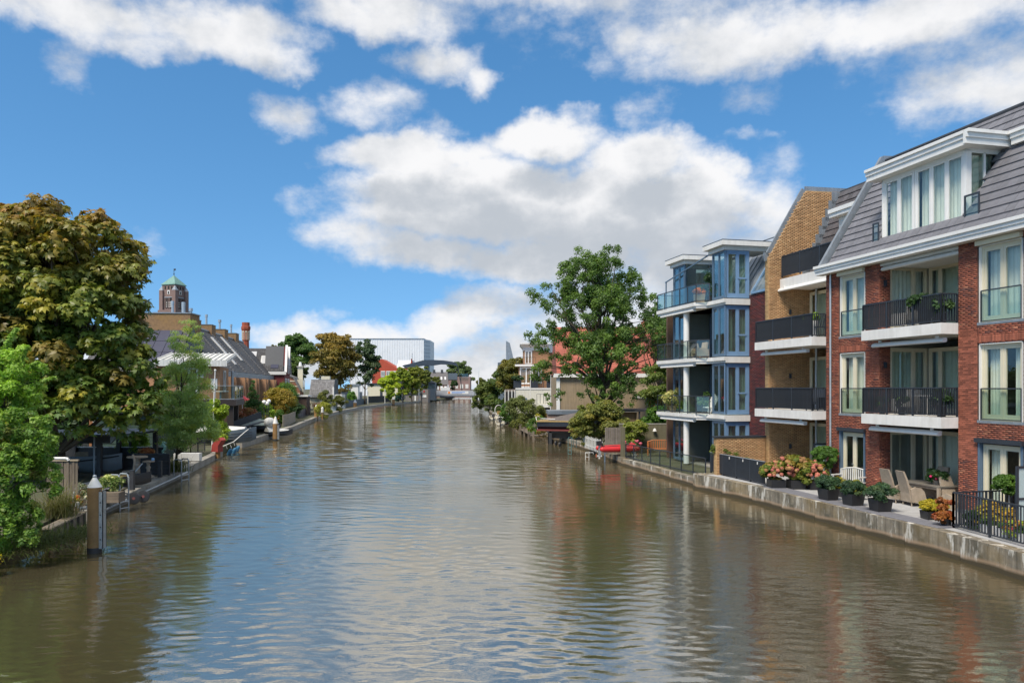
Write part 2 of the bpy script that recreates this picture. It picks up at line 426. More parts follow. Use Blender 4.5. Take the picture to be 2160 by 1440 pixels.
M_tile = pmat('roof_tile', (.165, .163, .18), .5, .14, 1.6, .0015, 50, obj_rand=.10, dirt=(.12, .115, .10), dscale=.8, damt=.4)
M_tilestuff = pmat('roof_tile_run', (1, 1, 1), .5, .14, 5, .0015, 50, attr=True)
M_curtain = pmat('curtain_cloth', (.87, .85, .76), .9, .06, 2)
M_curtaing = pmat('green_curtain_cloth', (.50, .54, .43), .9, .08, 2)
M_room = pmat('room_plaster', (.30, .28, .24), .9, .15, 1)
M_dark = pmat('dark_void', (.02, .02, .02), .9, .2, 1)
M_glass = glassmat('window_glass', extra=.02)
M_glassrail = glassmat('balustrade_glass', (.88, .95, .925), 1.45, .03)
M_glassteal = glassmat('teal_tinted_glass', (.82, .93, .92), 1.5, .16)
M_frost = glassmat('frosted_glass', (.55, .68, .66), 1.45, .10, .35)
M_timber = pmat('weathered_timber', (.17, .135, .10), .85, .22, 3, .004, 25, stretch=(1, 1, .25), obj_rand=.18)
M_timberpale = pmat('pale_timber', (.36, .29, .20), .85, .2, 3, .003, 25, obj_rand=.15)
M_bark = pmat('bark', (.085, .065, .045), .9, .3, 3, .02, 12)
M_leaf = leafmat('leaf')
M_leafglossy = leafmat('chestnut_leaf', .3, .42)
M_plastic = pmat('black_plastic', (.02, .02, .022), .45, .1, 5)
M_red = pmat('red_rubber', (.55, .018, .022), .42, .06, 3)
M_rust = pmat('rust_brown_steel', (.30, .17, .065), .75, .18, 2.5, .003, 20, dirt=(.12, .09, .05), dscale=1.0, damt=.35)
# ------------------------------------------------------------ foliage
def palette(cols):
    c = np.array([x[:3] for x in cols], float); w = np.array([x[3] for x in cols], float)
    return c, w / w.sum()
def leaf_verts(C, N, T, size, fold=.25, wid=.55):
    """One folded four-corner leaf per centre: N leaf normal, T leaf axis."""
    B = np.cross(N, T)
    s = size[:, None]
    base = C - T * s * .5
    tip = C + T * s * .5 - N * s * .12
    l = C + B * s * wid * .5 - N * s * fold * .35 - T * s * .05
    r = C - B * s * wid * .5 - N * s * fold * .35 - T * s * .05
    return np.stack([base, r, tip, l], 1)
def unit(a):
    return a / np.maximum(np.linalg.norm(a, axis=1, keepdims=True), 1e-6)
def clump_points(env, nclump, rel, rng, inner=.45):
    """Centres of leaf clumps through a crown made of ellipsoids (cx,cy,cz,rx,ry,rz)."""
    env = np.array(env, float)
    vol = np.prod(env[:, 3:], 1) ** (2 / 3.)
    k = rng.choice(len(env), nclump, p=vol / vol.sum())
    d = unit(rng.normal(size=(nclump, 3)))
    d[:, 2] = np.where((d[:, 2] < -.3) & (rng.random(nclump) < .5), -d[:, 2], d[:, 2])
    r = inner + (1 - inner) * rng.random(nclump) ** .5
    P = env[k, :3] + d * env[k, 3:] * r[:, None]
    R_ = env[k, 3:].mean(1) * rel * RELK * rng.uniform(.65, 1.3, nclump)
    return P, R_, d
DENS, LEAFK, LEAFGAIN, RELK = 2.3, 1.3, 1.8, 1.22
def foliage(name, P, Rc, nleaf, size, pal, mat, parent, rng, flat=.7, droop=.3, palm=0, top=None, hue=.22, kind=None, wid=.55, up=.5):
    """Leaves spread through clumps; palm > 0 gives hands of that many leaflets."""
    nleaf = int(nleaf * DENS)
    n = len(P)
    per = np.maximum(1, (Rc ** 2 / (Rc ** 2).sum() * nleaf)).astype(int)
    ci = np.repeat(np.arange(n), per)
    m = len(ci)
    d = unit(rng.normal(size=(m, 3)))
    d[:, 2] = np.where((d[:, 2] < -.2) & (rng.random(m) < .6), -d[:, 2], d[:, 2])
    rr = rng.random(m) ** .38
    C = P[ci] + d * (Rc[ci] * rr)[:, None] * np.array([1, 1, flat])
    N = unit(d * .8 + np.array([0, 0, up]) + rng.normal(size=(m, 3)) * .38)
    T = unit(np.cross(N, rng.normal(size=(m, 3))))
    T = unit(T + np.array([0, 0, -droop]) * rng.random((m, 1)))
    N = unit(N - T * (N * T).sum(1, keepdims=True))
    pc, pw = palette(pal)
    cc = pc[rng.choice(len(pc), n, p=pw)]
    lc = pc[rng.choice(len(pc), m, p=pw)]
    col = cc[ci] * .62 + lc * .38
    if top is not None:
        z = C[:, 2]; z0, z1 = np.percentile(z, 35), np.percentile(z, 99)
        o = np.clip((z - z0) / (z1 - z0), 0, 1) * rr * (.35 + .65 * rng.random(m)) * (rng.random(n)[ci] * .7 + .5)
        col = col * (1 - o[:, None]) + np.array(top) * o[:, None]
    col = col * (1 + (rng.random((m, 1)) - .5) * 2 * hue)
    col = col * LEAFGAIN
    sz = size * LEAFK * rng.uniform(.65, 1.35, m)
    if palm:
        B = np.cross(N, T)
        Vs, cs = [], []
        for j in range(palm):
            a = (j - (palm - 1) / 2) * R(200 / palm)
            Tj = unit(T * math.cos(a) + B * math.sin(a) - N * .28)
            Nj = unit(N - Tj * (N * Tj).sum(1, keepdims=True))
            f = 1 - .3 * abs(j - (palm - 1) / 2) / ((palm - 1) / 2)
            Vs.append(leaf_verts(C + Tj * (sz * f * .55)[:, None], Nj, Tj, sz * f, .2, .42)); cs.append(col * (1 + (rng.random((m, 1)) - .5) * .16))
        V = np.concatenate(Vs).reshape(-1, 3); col = np.concatenate(cs)
    else:
        V = leaf_verts(C, N, T, sz, wid=wid).reshape(-1, 3)
    Fq = np.arange(len(V)).reshape(-1, 4)
    return np_mesh(name, V, Fq, mat, np.clip(col, .003, .9), parent, kind)
def limbs(mb, base, top, r0, P, nb, rng, tr=.35):
    """Trunk from base to top, branches to some of the clumps."""
    base, top = Vector(base), Vector(top)
    k = 7
    tp = [base.lerp(top, i / k) + Vector((rng.normal() * r0 * .5, rng.normal() * r0 * .5, 0)) * (1 if 0 < i else 0) for i in range(k + 1)]
    rad = [r0 * (1.25 if i == 0 else 1) * (1 - (1 - tr) * i / k) for i in range(k + 1)]
    mb.tube(tp, rad, 9)
    idx = rng.choice(len(P), min(nb, len(P)), replace=False)
    for i in idx:
        q = Vector(P[i])
        j = int(rng.integers(2, k + 1))
        while j > 1 and tp[j].z > q.z - .1 * (top.z - base.z): j -= 1
        s = tp[j]
        mid = s.lerp(q, .5) + Vector((rng.normal() * .1, rng.normal() * .1, .12)) * (q - s).length
        r = rad[j] * .45
        mb.tube([s, s.lerp(mid, .55) + Vector((0, 0, .02)), mid, q], [r, r * .75, r * .55, r * .15], 6)
def tree(name, label, cat, base, env, pal, nclump=90, rel=.3, nleaf=9000, size=.25, r0=.2, nb=30, mat=None, seed=1, group=None, palm=0, top=None, topz=.75, inner=.45, flat=.7, droop=.3, wid=.55, hue=.22, trunk=True, up=.5, pname='crown'):
    rng = np.random.default_rng(seed)
    t = thing(name, label, cat, base, 0, group)
    b = Vector(base)
    env = [(e[0] - b.x, e[1] - b.y, e[2] - b.z) + tuple(e[3:]) for e in env]
    P, Rc, _ = clump_points(env, nclump, rel, rng, inner)
    foliage(pname, P, Rc, nleaf, size, pal, mat or M_leaf, t, rng, flat, droop, palm, top, hue, None, wid, up)
    if trunk:
        zt = max(e[2] + e[5] for e in env) * topz
        ax = sum(e[0] for e in env) / len(env); ay = sum(e[1] for e in env) / len(env)
        mb = MB(); limbs(mb, (0, 0, -.05), (ax * .8, ay * .8, zt), r0, P, nb, rng)
        mb.build('trunk', M_bark, t, smooth=True)
    return t
GREEN = [(.045, .085, .018, 3), (.06, .11, .022, 2), (.032, .062, .016, 2)]
DKGREEN = [(.022, .048, .016, 3), (.03, .06, .02, 2), (.04, .075, .02, 1)]
LIME = [(.13, .21, .022, 3), (.16, .23, .025, 2), (.09, .16, .02, 2)]
FRESH = [(.052, .105, .016, 3), (.07, .13, .02, 2), (.036, .075, .014, 2)]
YELLOW = [(.30, .24, .02, 3), (.26, .22, .025, 2), (.16, .18, .02, 1)]
OLIVE = [(.085, .095, .018, 3), (.11, .11, .02, 2), (.06, .075, .016, 2)]
RUSTY = [(.15, .10, .02, 3), (.11, .09, .018, 2), (.19, .12, .02, 2), (.07, .07, .016, 1)]
# ------------------------------------------------------------ brickwork
def bricks(regions, org, eu, ev, en, cols, rng, L=.21, Hh=.053, J=.011, dep=.012, clear=None):
    """Running-bond bricks over rectangles (u0,u1,v0,v1): returns box corners (n,8,3) and colours."""
    A = []
    for (u0, u1, v0, v1) in regions:
        r0, r1 = int(math.floor(v0 / (Hh + J))), int(math.ceil(v1 / (Hh + J)))
        for r in range(r0, r1):
            a, b = max(v0, r * (Hh + J)), min(v1, r * (Hh + J) + Hh)
            if b - a < .012: continue
            x = math.floor(u0 / (L + J)) * (L + J) - (.5 * (L + J) if r % 2 else 0)
            while x < u1:
                p, q = max(u0, x), min(u1, x + L)
                if q - p > .02 and not (clear and clear((p + q) / 2, (a + b) / 2)): A.append((p, q, a, b))
                x += L + J
    A = np.array(A)
    n = len(A)
    o, eu, ev, en = map(np.array, (org, eu, ev, en))
    out = dep + rng.uniform(-.002, .003, n)
    def cor(u, v, w):
        return o + u[:, None] * eu + v[:, None] * ev + w[:, None] * en
    z = np.full(n, -.01)
    V = np.stack([cor(A[:, 0], A[:, 2], z), cor(A[:, 1], A[:, 2], z), cor(A[:, 1], A[:, 3], z), cor(A[:, 0], A[:, 3], z),
                  cor(A[:, 0], A[:, 2], out), cor(A[:, 1], A[:, 2], out), cor(A[:, 1], A[:, 3], out), cor(A[:, 0], A[:, 3], out)], 1)
    pc, pw = palette(cols)
    c = pc[rng.choice(len(pc), n, p=pw)] * (1 + rng.uniform(-.16, .16, (n, 1)))
    return A, V, c
def boxes_mesh(name, V, c, mat, parent, kind='stuff', faces=(1, 2, 3, 4, 5)):
    n = len(V)
    Fq = (BOXF[list(faces)][None] + (np.arange(n) * 8)[:, None, None]).reshape(-1, 4)
    return np_mesh(name, V.reshape(-1, 3), Fq, mat, np.repeat(c, len(faces), 0), parent, kind)
REDB = [(.29, .088, .052, 5), (.34, .108, .062, 4), (.22, .068, .045, 2), (.16, .062, .05, 1), (.40, .16, .095, 1)]
YELB = [(.52, .30, .145, 4), (.48, .275, .13, 3), (.55, .335, .165, 2), (.43, .24, .11, 1)]
MARB = [(.10, .026, .03, 3), (.075, .022, .028, 2), (.15, .03, .03, 2)]
BROB = [(.25, .15, .075, 3), (.30, .18, .09, 2), (.20, .12, .06, 2)]
# ------------------------------------------------------------ windows and railings
def sheet(w, h, y, amp=.03, n=26, x0=0, z0=0):
    """A curtain hanging in folds."""
    P = []
    for j in (0, 1):
        for i in range(n + 1):
            P.append((x0 + w * i / n, y + amp * math.sin(i * 1.9) * (1 if j == 0 else .6), z0 + h * j))
    mb = MB(); k = mb.pts(P)
    mb.addf([(i, i + 1, n + 2 + i, n + 1 + i) for i in range(n)], k)
    return mb
def window(parent, loc, rz, w, h, n=2, mat=None, fw=.07, sw=.06, curtain=1, sill=None, depth=.10, cmat=None, glass=None, splits=None, transom=None, name='window', swing=True):
    """Framed window: x along the opening, y inwards, z up."""
    mat = mat or M_cream
    f = MB()
    f.box(0, fw, 0, depth, 0, h); f.box(w - fw, w, 0, depth, 0, h); f.box(fw, w - fw, 0, depth, 0, fw); f.box(fw, w - fw, 0, depth, h - fw, h)
    xs = splits or [fw + (w - 2 * fw) * i / n for i in range(n + 1)]
    if splits: n = len(splits) - 1
    for x in xs[1:-1]:
        f.box(x - .02, x + .02, .01, depth - .01, fw, h - fw)
    wo = f.build(name, mat, parent, loc=loc, rot=(0, 0, rz))
    for i in range(n):
        a, b = xs[i] + (.02 if i else 0), xs[i + 1] - (.02 if i < n - 1 else 0)
        z0, z1 = fw, h - fw
        if swing:
            s = MB(); y0, y1 = .02, depth - .02
            s.box(a, a + sw, y0, y1, z0, z1); s.box(b - sw, b, y0, y1, z0, z1); s.box(a + sw, b - sw, y0, y1, z0, z0 + sw * 1.4); s.box(a + sw, b - sw, y0, y1, z1 - sw, z1)
            if transom: s.box(a + sw, b - sw, y0, y1, z0 + transom, z0 + transom + sw)
            s.build('sash', mat, wo)
            a, b, z0, z1 = a + sw, b - sw, z0 + sw * 1.4, z1 - sw
        MB().box(a, b, .05, .056, z0, z1).build('pane', glass or M_glass, wo)
    if curtain:
        cm = cmat or M_curtain
        if curtain == 1:
            sheet(w - 2 * fw, h - 2 * fw, .26, .03, int(w * 16), fw, fw).build('curtain', cm, wo, smooth=True)
        elif curtain == 2:
            for a, b in ((fw, fw + w * .3), (w - fw - w * .3, w - fw)):
                sheet(b - a, h - 2 * fw, .26, .035, 12, a, fw).build('curtain', cm, wo, smooth=True)
        elif curtain == 3:
            sheet(w * .34, h - 2 * fw, .26, .035, 12, fw, fw).build('curtain', cm, wo, smooth=True)
    if sill:
        MB().box(-.08, w + .08, -.12, .03, -.09, -.003).build('sill', M_zinc, wo)
    return wo
BARMESH = {}
def railing(parent, pts, z, h=1.0, mat=None, gap=.105, bw=.012, bd=.045, name='railing', post=1.4, bottom=.06, closed=False):
    """Flat upright bars between a top and a bottom rail along a path of (x, y); each bar a piece."""
    mat = mat or M_anth
    mb = MB()
    segs = list(zip(pts[:-1], pts[1:]))
    for (x0, y0), (x1, y1) in segs:
        mb.beam((x0, y0, z + h - .02), (x1, y1, z + h - .02), .05, .04)
        mb.beam((x0, y0, z + bottom + .015), (x1, y1, z + bottom + .015), .04, .03)
        ln = math.hypot(x1 - x0, y1 - y0); k = max(1, round(ln / post))
        for i in range(k + 1):
            t = i / k
            mb.cbox((x0 + (x1 - x0) * t, y0 + (y1 - y0) * t, z + h / 2 - .02), (.05, .05, h - .04))
    ro = mb.build(name, mat, parent)
    key = (round(h, 2), round(bw, 3), round(bd, 3), mat.name)
    if key not in BARMESH:
        BARMESH[key] = MB().box(-bw / 2, bw / 2, -bd / 2, bd / 2, bottom + .03, h - .04).mesh('bar', mat)
    for (x0, y0), (x1, y1) in segs:
        ln = math.hypot(x1 - x0, y1 - y0); a = math.atan2(y1 - y0, x1 - x0)
        n = int(ln / gap)
        for i in range(1, n):
            t = i / n
            b = bpy.data.objects.new('bar', BARMESH[key]); COL.objects.link(b); b.parent = ro
            b.location = (x0 + (x1 - x0) * t, y0 + (y1 - y0) * t, z); b.rotation_euler = (0, 0, a)
    return ro
def glass_railing(parent, pts, z, h=1.0, mat=None, step=.95, name='railing', glass=None):
    mat = mat or M_anth
    mb = MB()
    panes = []
    for (x0, y0), (x1, y1) in zip(pts[:-1], pts[1:]):
        mb.beam((x0, y0, z + h - .02), (x1, y1, z + h - .02), .05, .04)
        mb.beam((x0, y0, z + .08), (x1, y1, z + .08), .04, .05)
        ln = math.hypot(x1 - x0, y1 - y0); k = max(1, round(ln / step)); a = math.atan2(y1 - y0, x1 - x0)
        for i in range(k + 1):
            t = i / k
            mb.cbox((x0 + (x1 - x0) * t, y0 + (y1 - y0) * t, z + h / 2 - .02), (.045, .045, h - .04), a)
        for i in range(k):
            t = (i + .5) / k
            panes.append(((x0 + (x1 - x0) * t, y0 + (y1 - y0) * t), ln / k - .07, a))
    ro = mb.build(name, mat, parent)
    for (c, w, a) in panes:
        MB().box(-w / 2, w / 2, -.005, .005, .11, h - .05).build('pane', glass or M_glassrail, ro, loc=(c[0], c[1], z), rot=(0, 0, a))
    return ro
# ------------------------------------------------------------ water and ground
LB = [(-12.9, 10), (-13.6, 18), (-14.6, 24), (-15.3, 27.5), (-16, 31), (-16.9, 36), (-18, 41.8), (-20.5, 53.7), (-21.7, 60.9), (-23.2, 74), (-25.4, 90), (-29.0, 112), (-32.8, 145), (-35.3, 180), (-34.6, 221), (-31, 262), (-27.5, 290), (-30, 420)]
RB = [(13.6, 10), (12.95, 17), (12.8, 19), (12.37, 22.4), (11.87, 24.35), (11.2, 27.2), (10.3, 31.8), (8.8, 36.5), (8.95, 37.4), (6.86, 47.7), (5.85, 58.5), (3.6, 72.2), (.75, 88.8), (-1, 107), (-4.8, 154), (-9, 215), (-13.4, 286), (-17, 420)]
def water_material():
    m = bpy.data.materials.new('canal_water'); m.use_nodes = True
    t = m.node_tree; b = t.nodes['Principled BSDF']; K = t.links.new
    tc = wn(t, 'ShaderNodeTexCoord')
    b.inputs['Base Color'].default_value = (.075, .064, .037, 1)
    b.inputs['Roughness'].default_value = .04
    b.inputs['IOR'].default_value = 6.5
    b.inputs['Specular Tint'].default_value = (1.0, .93, .81, 1)
    def noise(sc, det, stretch, rough=.55):
        mp = wn(t, 'ShaderNodeMapping'); mp.inputs['Scale'].default_value = stretch; mp.inputs['Rotation'].default_value = (0, 0, R(12))
        K(tc.outputs['Object'], mp.inputs[0])
        n = wn(t, 'ShaderNodeTexNoise'); n.inputs['Scale'].default_value = sc; n.inputs['Detail'].default_value = det; n.inputs['Roughness'].default_value = rough
        K(mp.outputs[0], n.inputs['Vector']); return n.outputs['Fac']
    a = noise(1.15, 3, (.62, 1.25, 1)); c = noise(5.2, 4, (.7, 1.35, 1), .6); g = noise(.05, 3, (.6, 1.6, 1))
    pt = wn(t, 'ShaderNodeMapRange', interpolation_type='SMOOTHSTEP'); pt.inputs['From Min'].default_value = .42; pt.inputs['From Max'].default_value = .62; pt.inputs['To Min'].default_value = .5; pt.inputs['To Max'].default_value = 1.6
    K(g, pt.inputs['Value'])
    s1 = wn(t, 'ShaderNodeMath', operation='MULTIPLY'); K(a, s1.inputs[0]); s1.inputs[1].default_value = .008
    s2 = wn(t, 'ShaderNodeMath', operation='MULTIPLY_ADD'); K(c, s2.inputs[0]); s2.inputs[1].default_value = .0075; K(s1.outputs[0], s2.inputs[2])
    s3 = wn(t, 'ShaderNodeMath', operation='MULTIPLY'); K(s2.outputs[0], s3.inputs[0]); K(pt.outputs[0], s3.inputs[1])
    bp = wn(t, 'ShaderNodeBump'); bp.inputs['Strength'].default_value = 1; bp.inputs['Distance'].default_value = 1
    K(s3.outputs[0], bp.inputs['Height']); K(bp.outputs[0], b.inputs['Normal'])
    return m
def interp_line(line, y):
    ys = np.array([p[1] for p in line]); xs = np.array([p[0] for p in line]); return np.interp(y, ys, xs)
rw = np.random.default_rng(77)
rows = [-40., -20, 0, 6]
while rows[-1] < 300: rows.append(rows[-1] + max(.075, .0044 * rows[-1]))
rows = np.array(rows + [330., 420.]); NX = 220
xl, xr_ = interp_line(LB, rows) - 1.2, interp_line(RB, rows) + 1.2
q = np.linspace(0, 1, NX)
X = xl[:, None] + (xr_ - xl)[:, None] * q[None]; Y = np.repeat(rows[:, None], NX, 1)
X[1:-1, 1:-1] += rw.normal(size=X[1:-1, 1:-1].shape) * .015
Z = np.zeros_like(X)
dy = np.gradient(rows)[:, None]
pat = sum(np.sin(X * a + Y * b + c) for a, b, c in ((.11, .047, .3), (.05, -.083, 1.2), (.19, .031, 2.2), (.07, .15, .7)))
pat = np.clip(.85 + .28 * pat, .35, 1.7)                      # calmer and more ruffled water
for k in range(96):                                            # crests lie mostly across the canal, each with its own length and heading
    lam = .26 * (9.0 / .26) ** rw.random()
    th = R(88) + rw.normal() * .62
    kx, ky, ph = math.cos(th) * 2 * math.pi / lam, math.sin(th) * 2 * math.pi / lam, rw.uniform(0, 6.28)
    fade = np.clip((lam / dy - 2.6) / 2.0, 0, 1) * np.clip((Y / (34.0 * lam) - .25), 0, 1)
    Z += np.interp(lam, (.3, .8, 2.5), (.017, .0105, .005)) * lam / (2 * math.pi) * np.sin(kx * X + ky * Y + ph) * fade * rw.uniform(.6, 1.4)
Z *= pat * np.clip((rows[:, None] - 6) / 2, 0, 1)
V = np.stack([X, Y, Z], -1).reshape(-1, 3)
i0 = (np.arange(len(rows) - 1)[:, None] * NX + np.arange(NX - 1)[None]).ravel()
Fq = np.stack([i0, i0 + 1, i0 + 1 + NX, i0 + NX], 1)
tag(np_mesh('water', V, Fq, water_material(), smooth=True), 'brown canal water with fine ripples and soft reflections', None, None, 'structure')
M_soil = pmat('garden_ground', (.09, .085, .05), .95, .3, .8, .02, 6, dirt=(.05, .075, .02), dscale=.35, damt=.9)
def bank(name, line, out, z, label, mat, zb=-1.5):
    mb = MB()
    P = [(x, y) for x, y in line]
    n = len(P)
    for i in range(n - 1):
        (x0, y0), (x1, y1) = P[i], P[i + 1]
        mb.face([(x0, y0, z), (out, y0, z), (out, y1, z), (x1, y1, z)])
        mb.face([(x0, y0, zb), (x0, y0, z), (x1, y1, z), (x1, y1, zb)])
    return tag(mb.build(name, mat), label, None, None, 'structure')
LBi = [(x - .5, y) for x, y in LB]
bank('ground', [(-13.4, -40)] + LBi, -900, .45, 'garden ground along the canal on the side of the chestnut tree', M_soil)
RBi = [(x + .45, y) for x, y in RB]
i36 = RBi.index((8.8 + .45, 36.5))
bank('ground', [(14, -40)] + RBi[:i36 + 1], 900, .60, 'ground under the brick apartment building', M_soil)
bank('ground', RBi[i36:], 900, .38, 'ground of the gardens beyond the blue apartment building', M_soil)
far = MB(); far.box(-900, 900, 418, 2500, -1, .5)
tag(far.build('ground', M_soil), 'far ground beyond the bridge', None, None, 'structure')
# quay wall of weathered concrete panels on the terrace side
def quaymat():
    m = pmat('quay_concrete', (.27, .235, .18), .9, .3, 1.6, .006, 18, dirt=(.075, .07, .05), dscale=1.1, damt=.9, streak=.6, obj_rand=.14)
    t = m.node_tree; K = t.links.new; b = t.nodes['Principled BSDF']
    src = b.inputs['Base Color'].links[0].from_socket
    tc = wn(t, 'ShaderNodeTexCoord'); geo = wn(t, 'ShaderNodeNewGeometry')
    def patch(scale, stretch, lo, hi, col, amt, prev):
        mp = wn(t, 'ShaderNodeMapping'); mp.inputs['Scale'].default_value = stretch; K(geo.outputs['Position'], mp.inputs[0])
        n = wn(t, 'ShaderNodeTexNoise'); n.inputs['Scale'].default_value = scale; n.inputs['Detail'].default_value = 6; n.inputs['Roughness'].default_value = .65; K(mp.outputs[0], n.inputs['Vector'])
        r = wn(t, 'ShaderNodeMapRange'); r.inputs['From Min'].default_value = lo; r.inputs['From Max'].default_value = hi; r.inputs['To Max'].default_value = amt; K(n.outputs['Fac'], r.inputs['Value'])
        mx = wn(t, 'ShaderNodeMix', data_type='RGBA'); K(r.outputs[0], mx.inputs['Factor']); K(prev, mx.inputs['A']); mx.inputs['B'].default_value = tuple(col) + (1,)
        return mx.outputs['Result']
    o = patch(.28, (1, 1, 1), .5, .7, (.27, .17, .035), .6, src)          # ochre lichen
    o = patch(3.2, (1, 1, .22), .54, .62, (.62, .59, .52), .9, o)          # white lime runs
    sz = wn(t, 'ShaderNodeSeparateXYZ'); K(geo.outputs['Position'], sz.inputs[0])
    nz = wn(t, 'ShaderNodeTexNoise'); nz.inputs['Scale'].default_value = 1.5; nz.inputs['Detail'].default_value = 4
    zz = wn(t, 'ShaderNodeMath', operation='MULTIPLY_ADD'); K(nz.outputs['Fac'], zz.inputs[0]); zz.inputs[1].default_value = -.16; K(sz.outputs['Z'], zz.inputs[2])
    w = wn(t, 'ShaderNodeMapRange'); w.inputs['From Min'].default_value = .10; w.inputs['From Max'].default_value = .02; K(zz.outputs[0], w.inputs['Value'])
    mx = wn(t, 'ShaderNodeMix', data_type='RGBA'); K(w.outputs[0], mx.inputs['Factor']); K(o, mx.inputs['A']); mx.inputs['B'].default_value = (.055, .043, .022, 1)
    w2 = wn(t, 'ShaderNodeMapRange'); w2.inputs['From Min'].default_value = .19; w2.inputs['From Max'].default_value = .11; w2.inputs['To Max'].default_value = .6; K(zz.outputs[0], w2.inputs['Value'])
    mx2 = wn(t, 'ShaderNodeMix', data_type='RGBA'); K(w2.outputs[0], mx2.inputs['Factor']); K(o, mx2.inputs['A']); mx2.inputs['B'].default_value = (.40, .27, .17, 1)
    K(mx2.outputs['Result'], mx.inputs['A'])
    K(mx.outputs['Result'], b.inputs['Base Color'])
    return m
M_quay = quaymat()
def along(line, step, y0=None, y1=None):
    """Points every step metres along a polyline."""
    pts = [Vector((x, y)) for x, y in line if (y0 is None or y >= y0 - 1e-6) and (y1 is None or y <= y1 + 1e-6)]
    out = [pts[0].copy()]; need = step
    for a, b in zip(pts[:-1], pts[1:]):
        L_ = (b - a).length; d = (b - a) / L_; pos = 0
        while L_ - pos >= need:
            pos += need; out.append(a + d * pos); need = step
        need -= L_ - pos
    out.append(pts[-1].copy())
    return out
def wall_panels(parent, pts, side, z0, z1, th, mat, name='panel', gap=.012):
    for a, b in zip(pts[:-1], pts[1:]):
        d = b - a; L_ = d.length
        if L_ < .12: continue
        y0, y1 = (0, th) if side > 0 else (-th, 0)
        o = MB().box(gap, L_ - gap, y0, y1, z0, z1)
        n = o.build(name, mat, parent, loc=(a.x - parent.location.x, a.y - parent.location.y, RN.uniform(-.006, .006)), rot=(0, 0, math.atan2(d.y, d.x)))
t = thing('quay_wall', 'stained concrete quay wall in panels below the brick apartment terrace', 'quay wall', (12.4, 22.4, 0))
QL = [p for p in RB if p[1] <= 36.6]
wall_panels(t, along(QL, 2.25), -1, -1.2, .69, .42, M_quay)
mb = MB(); mb.M = Matrix.Translation((-12.4, -22.4, 0)); mb.box(8.8, 9.8, 36.52, 36.9, -1.2, .69); mb.build('panel', M_quay, t)
t = thing('quay_wall', 'low concrete quay wall under the glass garden railing of the blue building', 'quay wall', (8, 42, 0))
wall_panels(t, along([(8.95, 37.1), (6.86, 47.7)], 3.1), -1, -1.2, .42, .4, M_quay)
t = thing('quay_wall', 'rough garden quay wall running from the red dinghy towards the white boats', 'quay wall', (5, 60, 0))
wall_panels(t, along([p for p in RB if 47 < p[1] < 160], 4.0), -1, -1.2, .46, .4, M_quay)
# terrace floor and its dark edging boards
tf = MB(); P = [(x + .35, y) for x, y in QL]
for a, b in zip(P[:-1], P[1:]):
    tf.face([(a[0], a[1], .672), (24, a[1] + 2, .672), (24, b[1] + 2, .672), (b[0], b[1], .672)])
tf = tag(tf.build('terrace_floor', M_pave), 'pale grey paved terrace in front of the brick apartments', None, None, 'structure')
ed = along([(x + .2, y) for x, y in QL if 21 < y < 33], 1.0)
for a, b in zip(ed[:-1], ed[1:]):
    d = b - a
    if d.length < .3: continue
    wd = .75
    MB().box(.006, d.length - .006, -wd, 0, .674, .705).build('edging_board', M_deckgrey, tf, loc=(a.x, a.y, 0), rot=(0, 0, math.atan2(d.y, d.x)))
# ------------------------------------------------------------ red brick apartment building (x towards the bridge, y into the building)
ROT = math.atan2(-.974, .2265)
OA = (15.15, 24.73, 0)
A = thing('apartment_building', 'red and yellow brick apartment building with mansard roof and black balconies', 'apartment building', OA, ROT)
G0, L1, L2, EV = .69, 3.85, 7.01, 9.62
reg = [(-7.78, -6.94, G0, EV), (-5.32, -4.57, G0, EV), (-.737, .03, G0, EV), (1.75, 7.5, G0, EV)]
for x0, x1 in ((-6.94, -5.32), (.03, 1.75)):
    reg += [(x0, x1, 3.08, 3.72), (x0, x1, 6.27, 6.90), (x0, x1, 9.43, EV)]
mb = MB()
for r in reg: mb.box(r[0], r[1], 0, .32, r[2], r[3])
mb.box(-4.9, -4.575, .32, .5, G0, EV); mb.box(-.73, -.4, .32, 2.3, G0, EV); mb.box(-7.78, -7.45, .32, 2.2, G0, EV)
mb.build('wall', M_mortar, A)
rng = np.random.default_rng(3)
AA, V, c = bricks(reg, (0, 0, 0), (1, 0, 0), (0, 0, 1), (0, -1, 0), REDB, rng)
near = np.argsort(np.where((AA[:, 0] > -.75) & (AA[:, 1] < .06), np.abs(AA[:, 2] - 4.6), 99))[:300]
keep = np.ones(len(AA), bool); keep[near] = False
A2, V2, c2 = bricks([(0, .5, G0, EV)], (-4.57, 0, 0), (0, 1, 0), (0, 0, 1), (1, 0, 0), REDB, rng)
A3, V3, c3 = bricks([(0, .34, 3.08, 3.72), (0, .2, 6.3, 6.85)], (-5.32, 0, 0), (0, 1, 0), (0, 0, 1), (-1, 0, 0), REDB, rng)
boxes_mesh('brickwork', np.concatenate([V[keep], V2]), np.concatenate([c[keep], c2]), M_brickred, A)
bm_ = {}
for i in near:
    w, h = round(AA[i, 1] - AA[i, 0], 2), round(AA[i, 3] - AA[i, 2], 3)
    if (w, h) not in bm_: bm_[(w, h)] = MB().box(0, w, -.013, .01, 0, h).mesh('brick', M_brickpart)
    b = bpy.data.objects.new('brick', bm_[(w, h)]); COL.objects.link(b); b.parent = A; b.location = (AA[i, 0], RN.uniform(-.002, .002), AA[i, 2])
# soldier-course lintels over the upper windows
sm = MB().box(.004, .06, -.018, .01, 0, .21).mesh('lintel_brick', M_brickpart)
# grey plinth
for a, b in ((-7.8, -6.95), (-5.31, -4.56), (-.75, .04), (1.74, 7.5)): MB().box(a, b, -.03, .3, .66, .80).build('plinth', M_zinc, A)
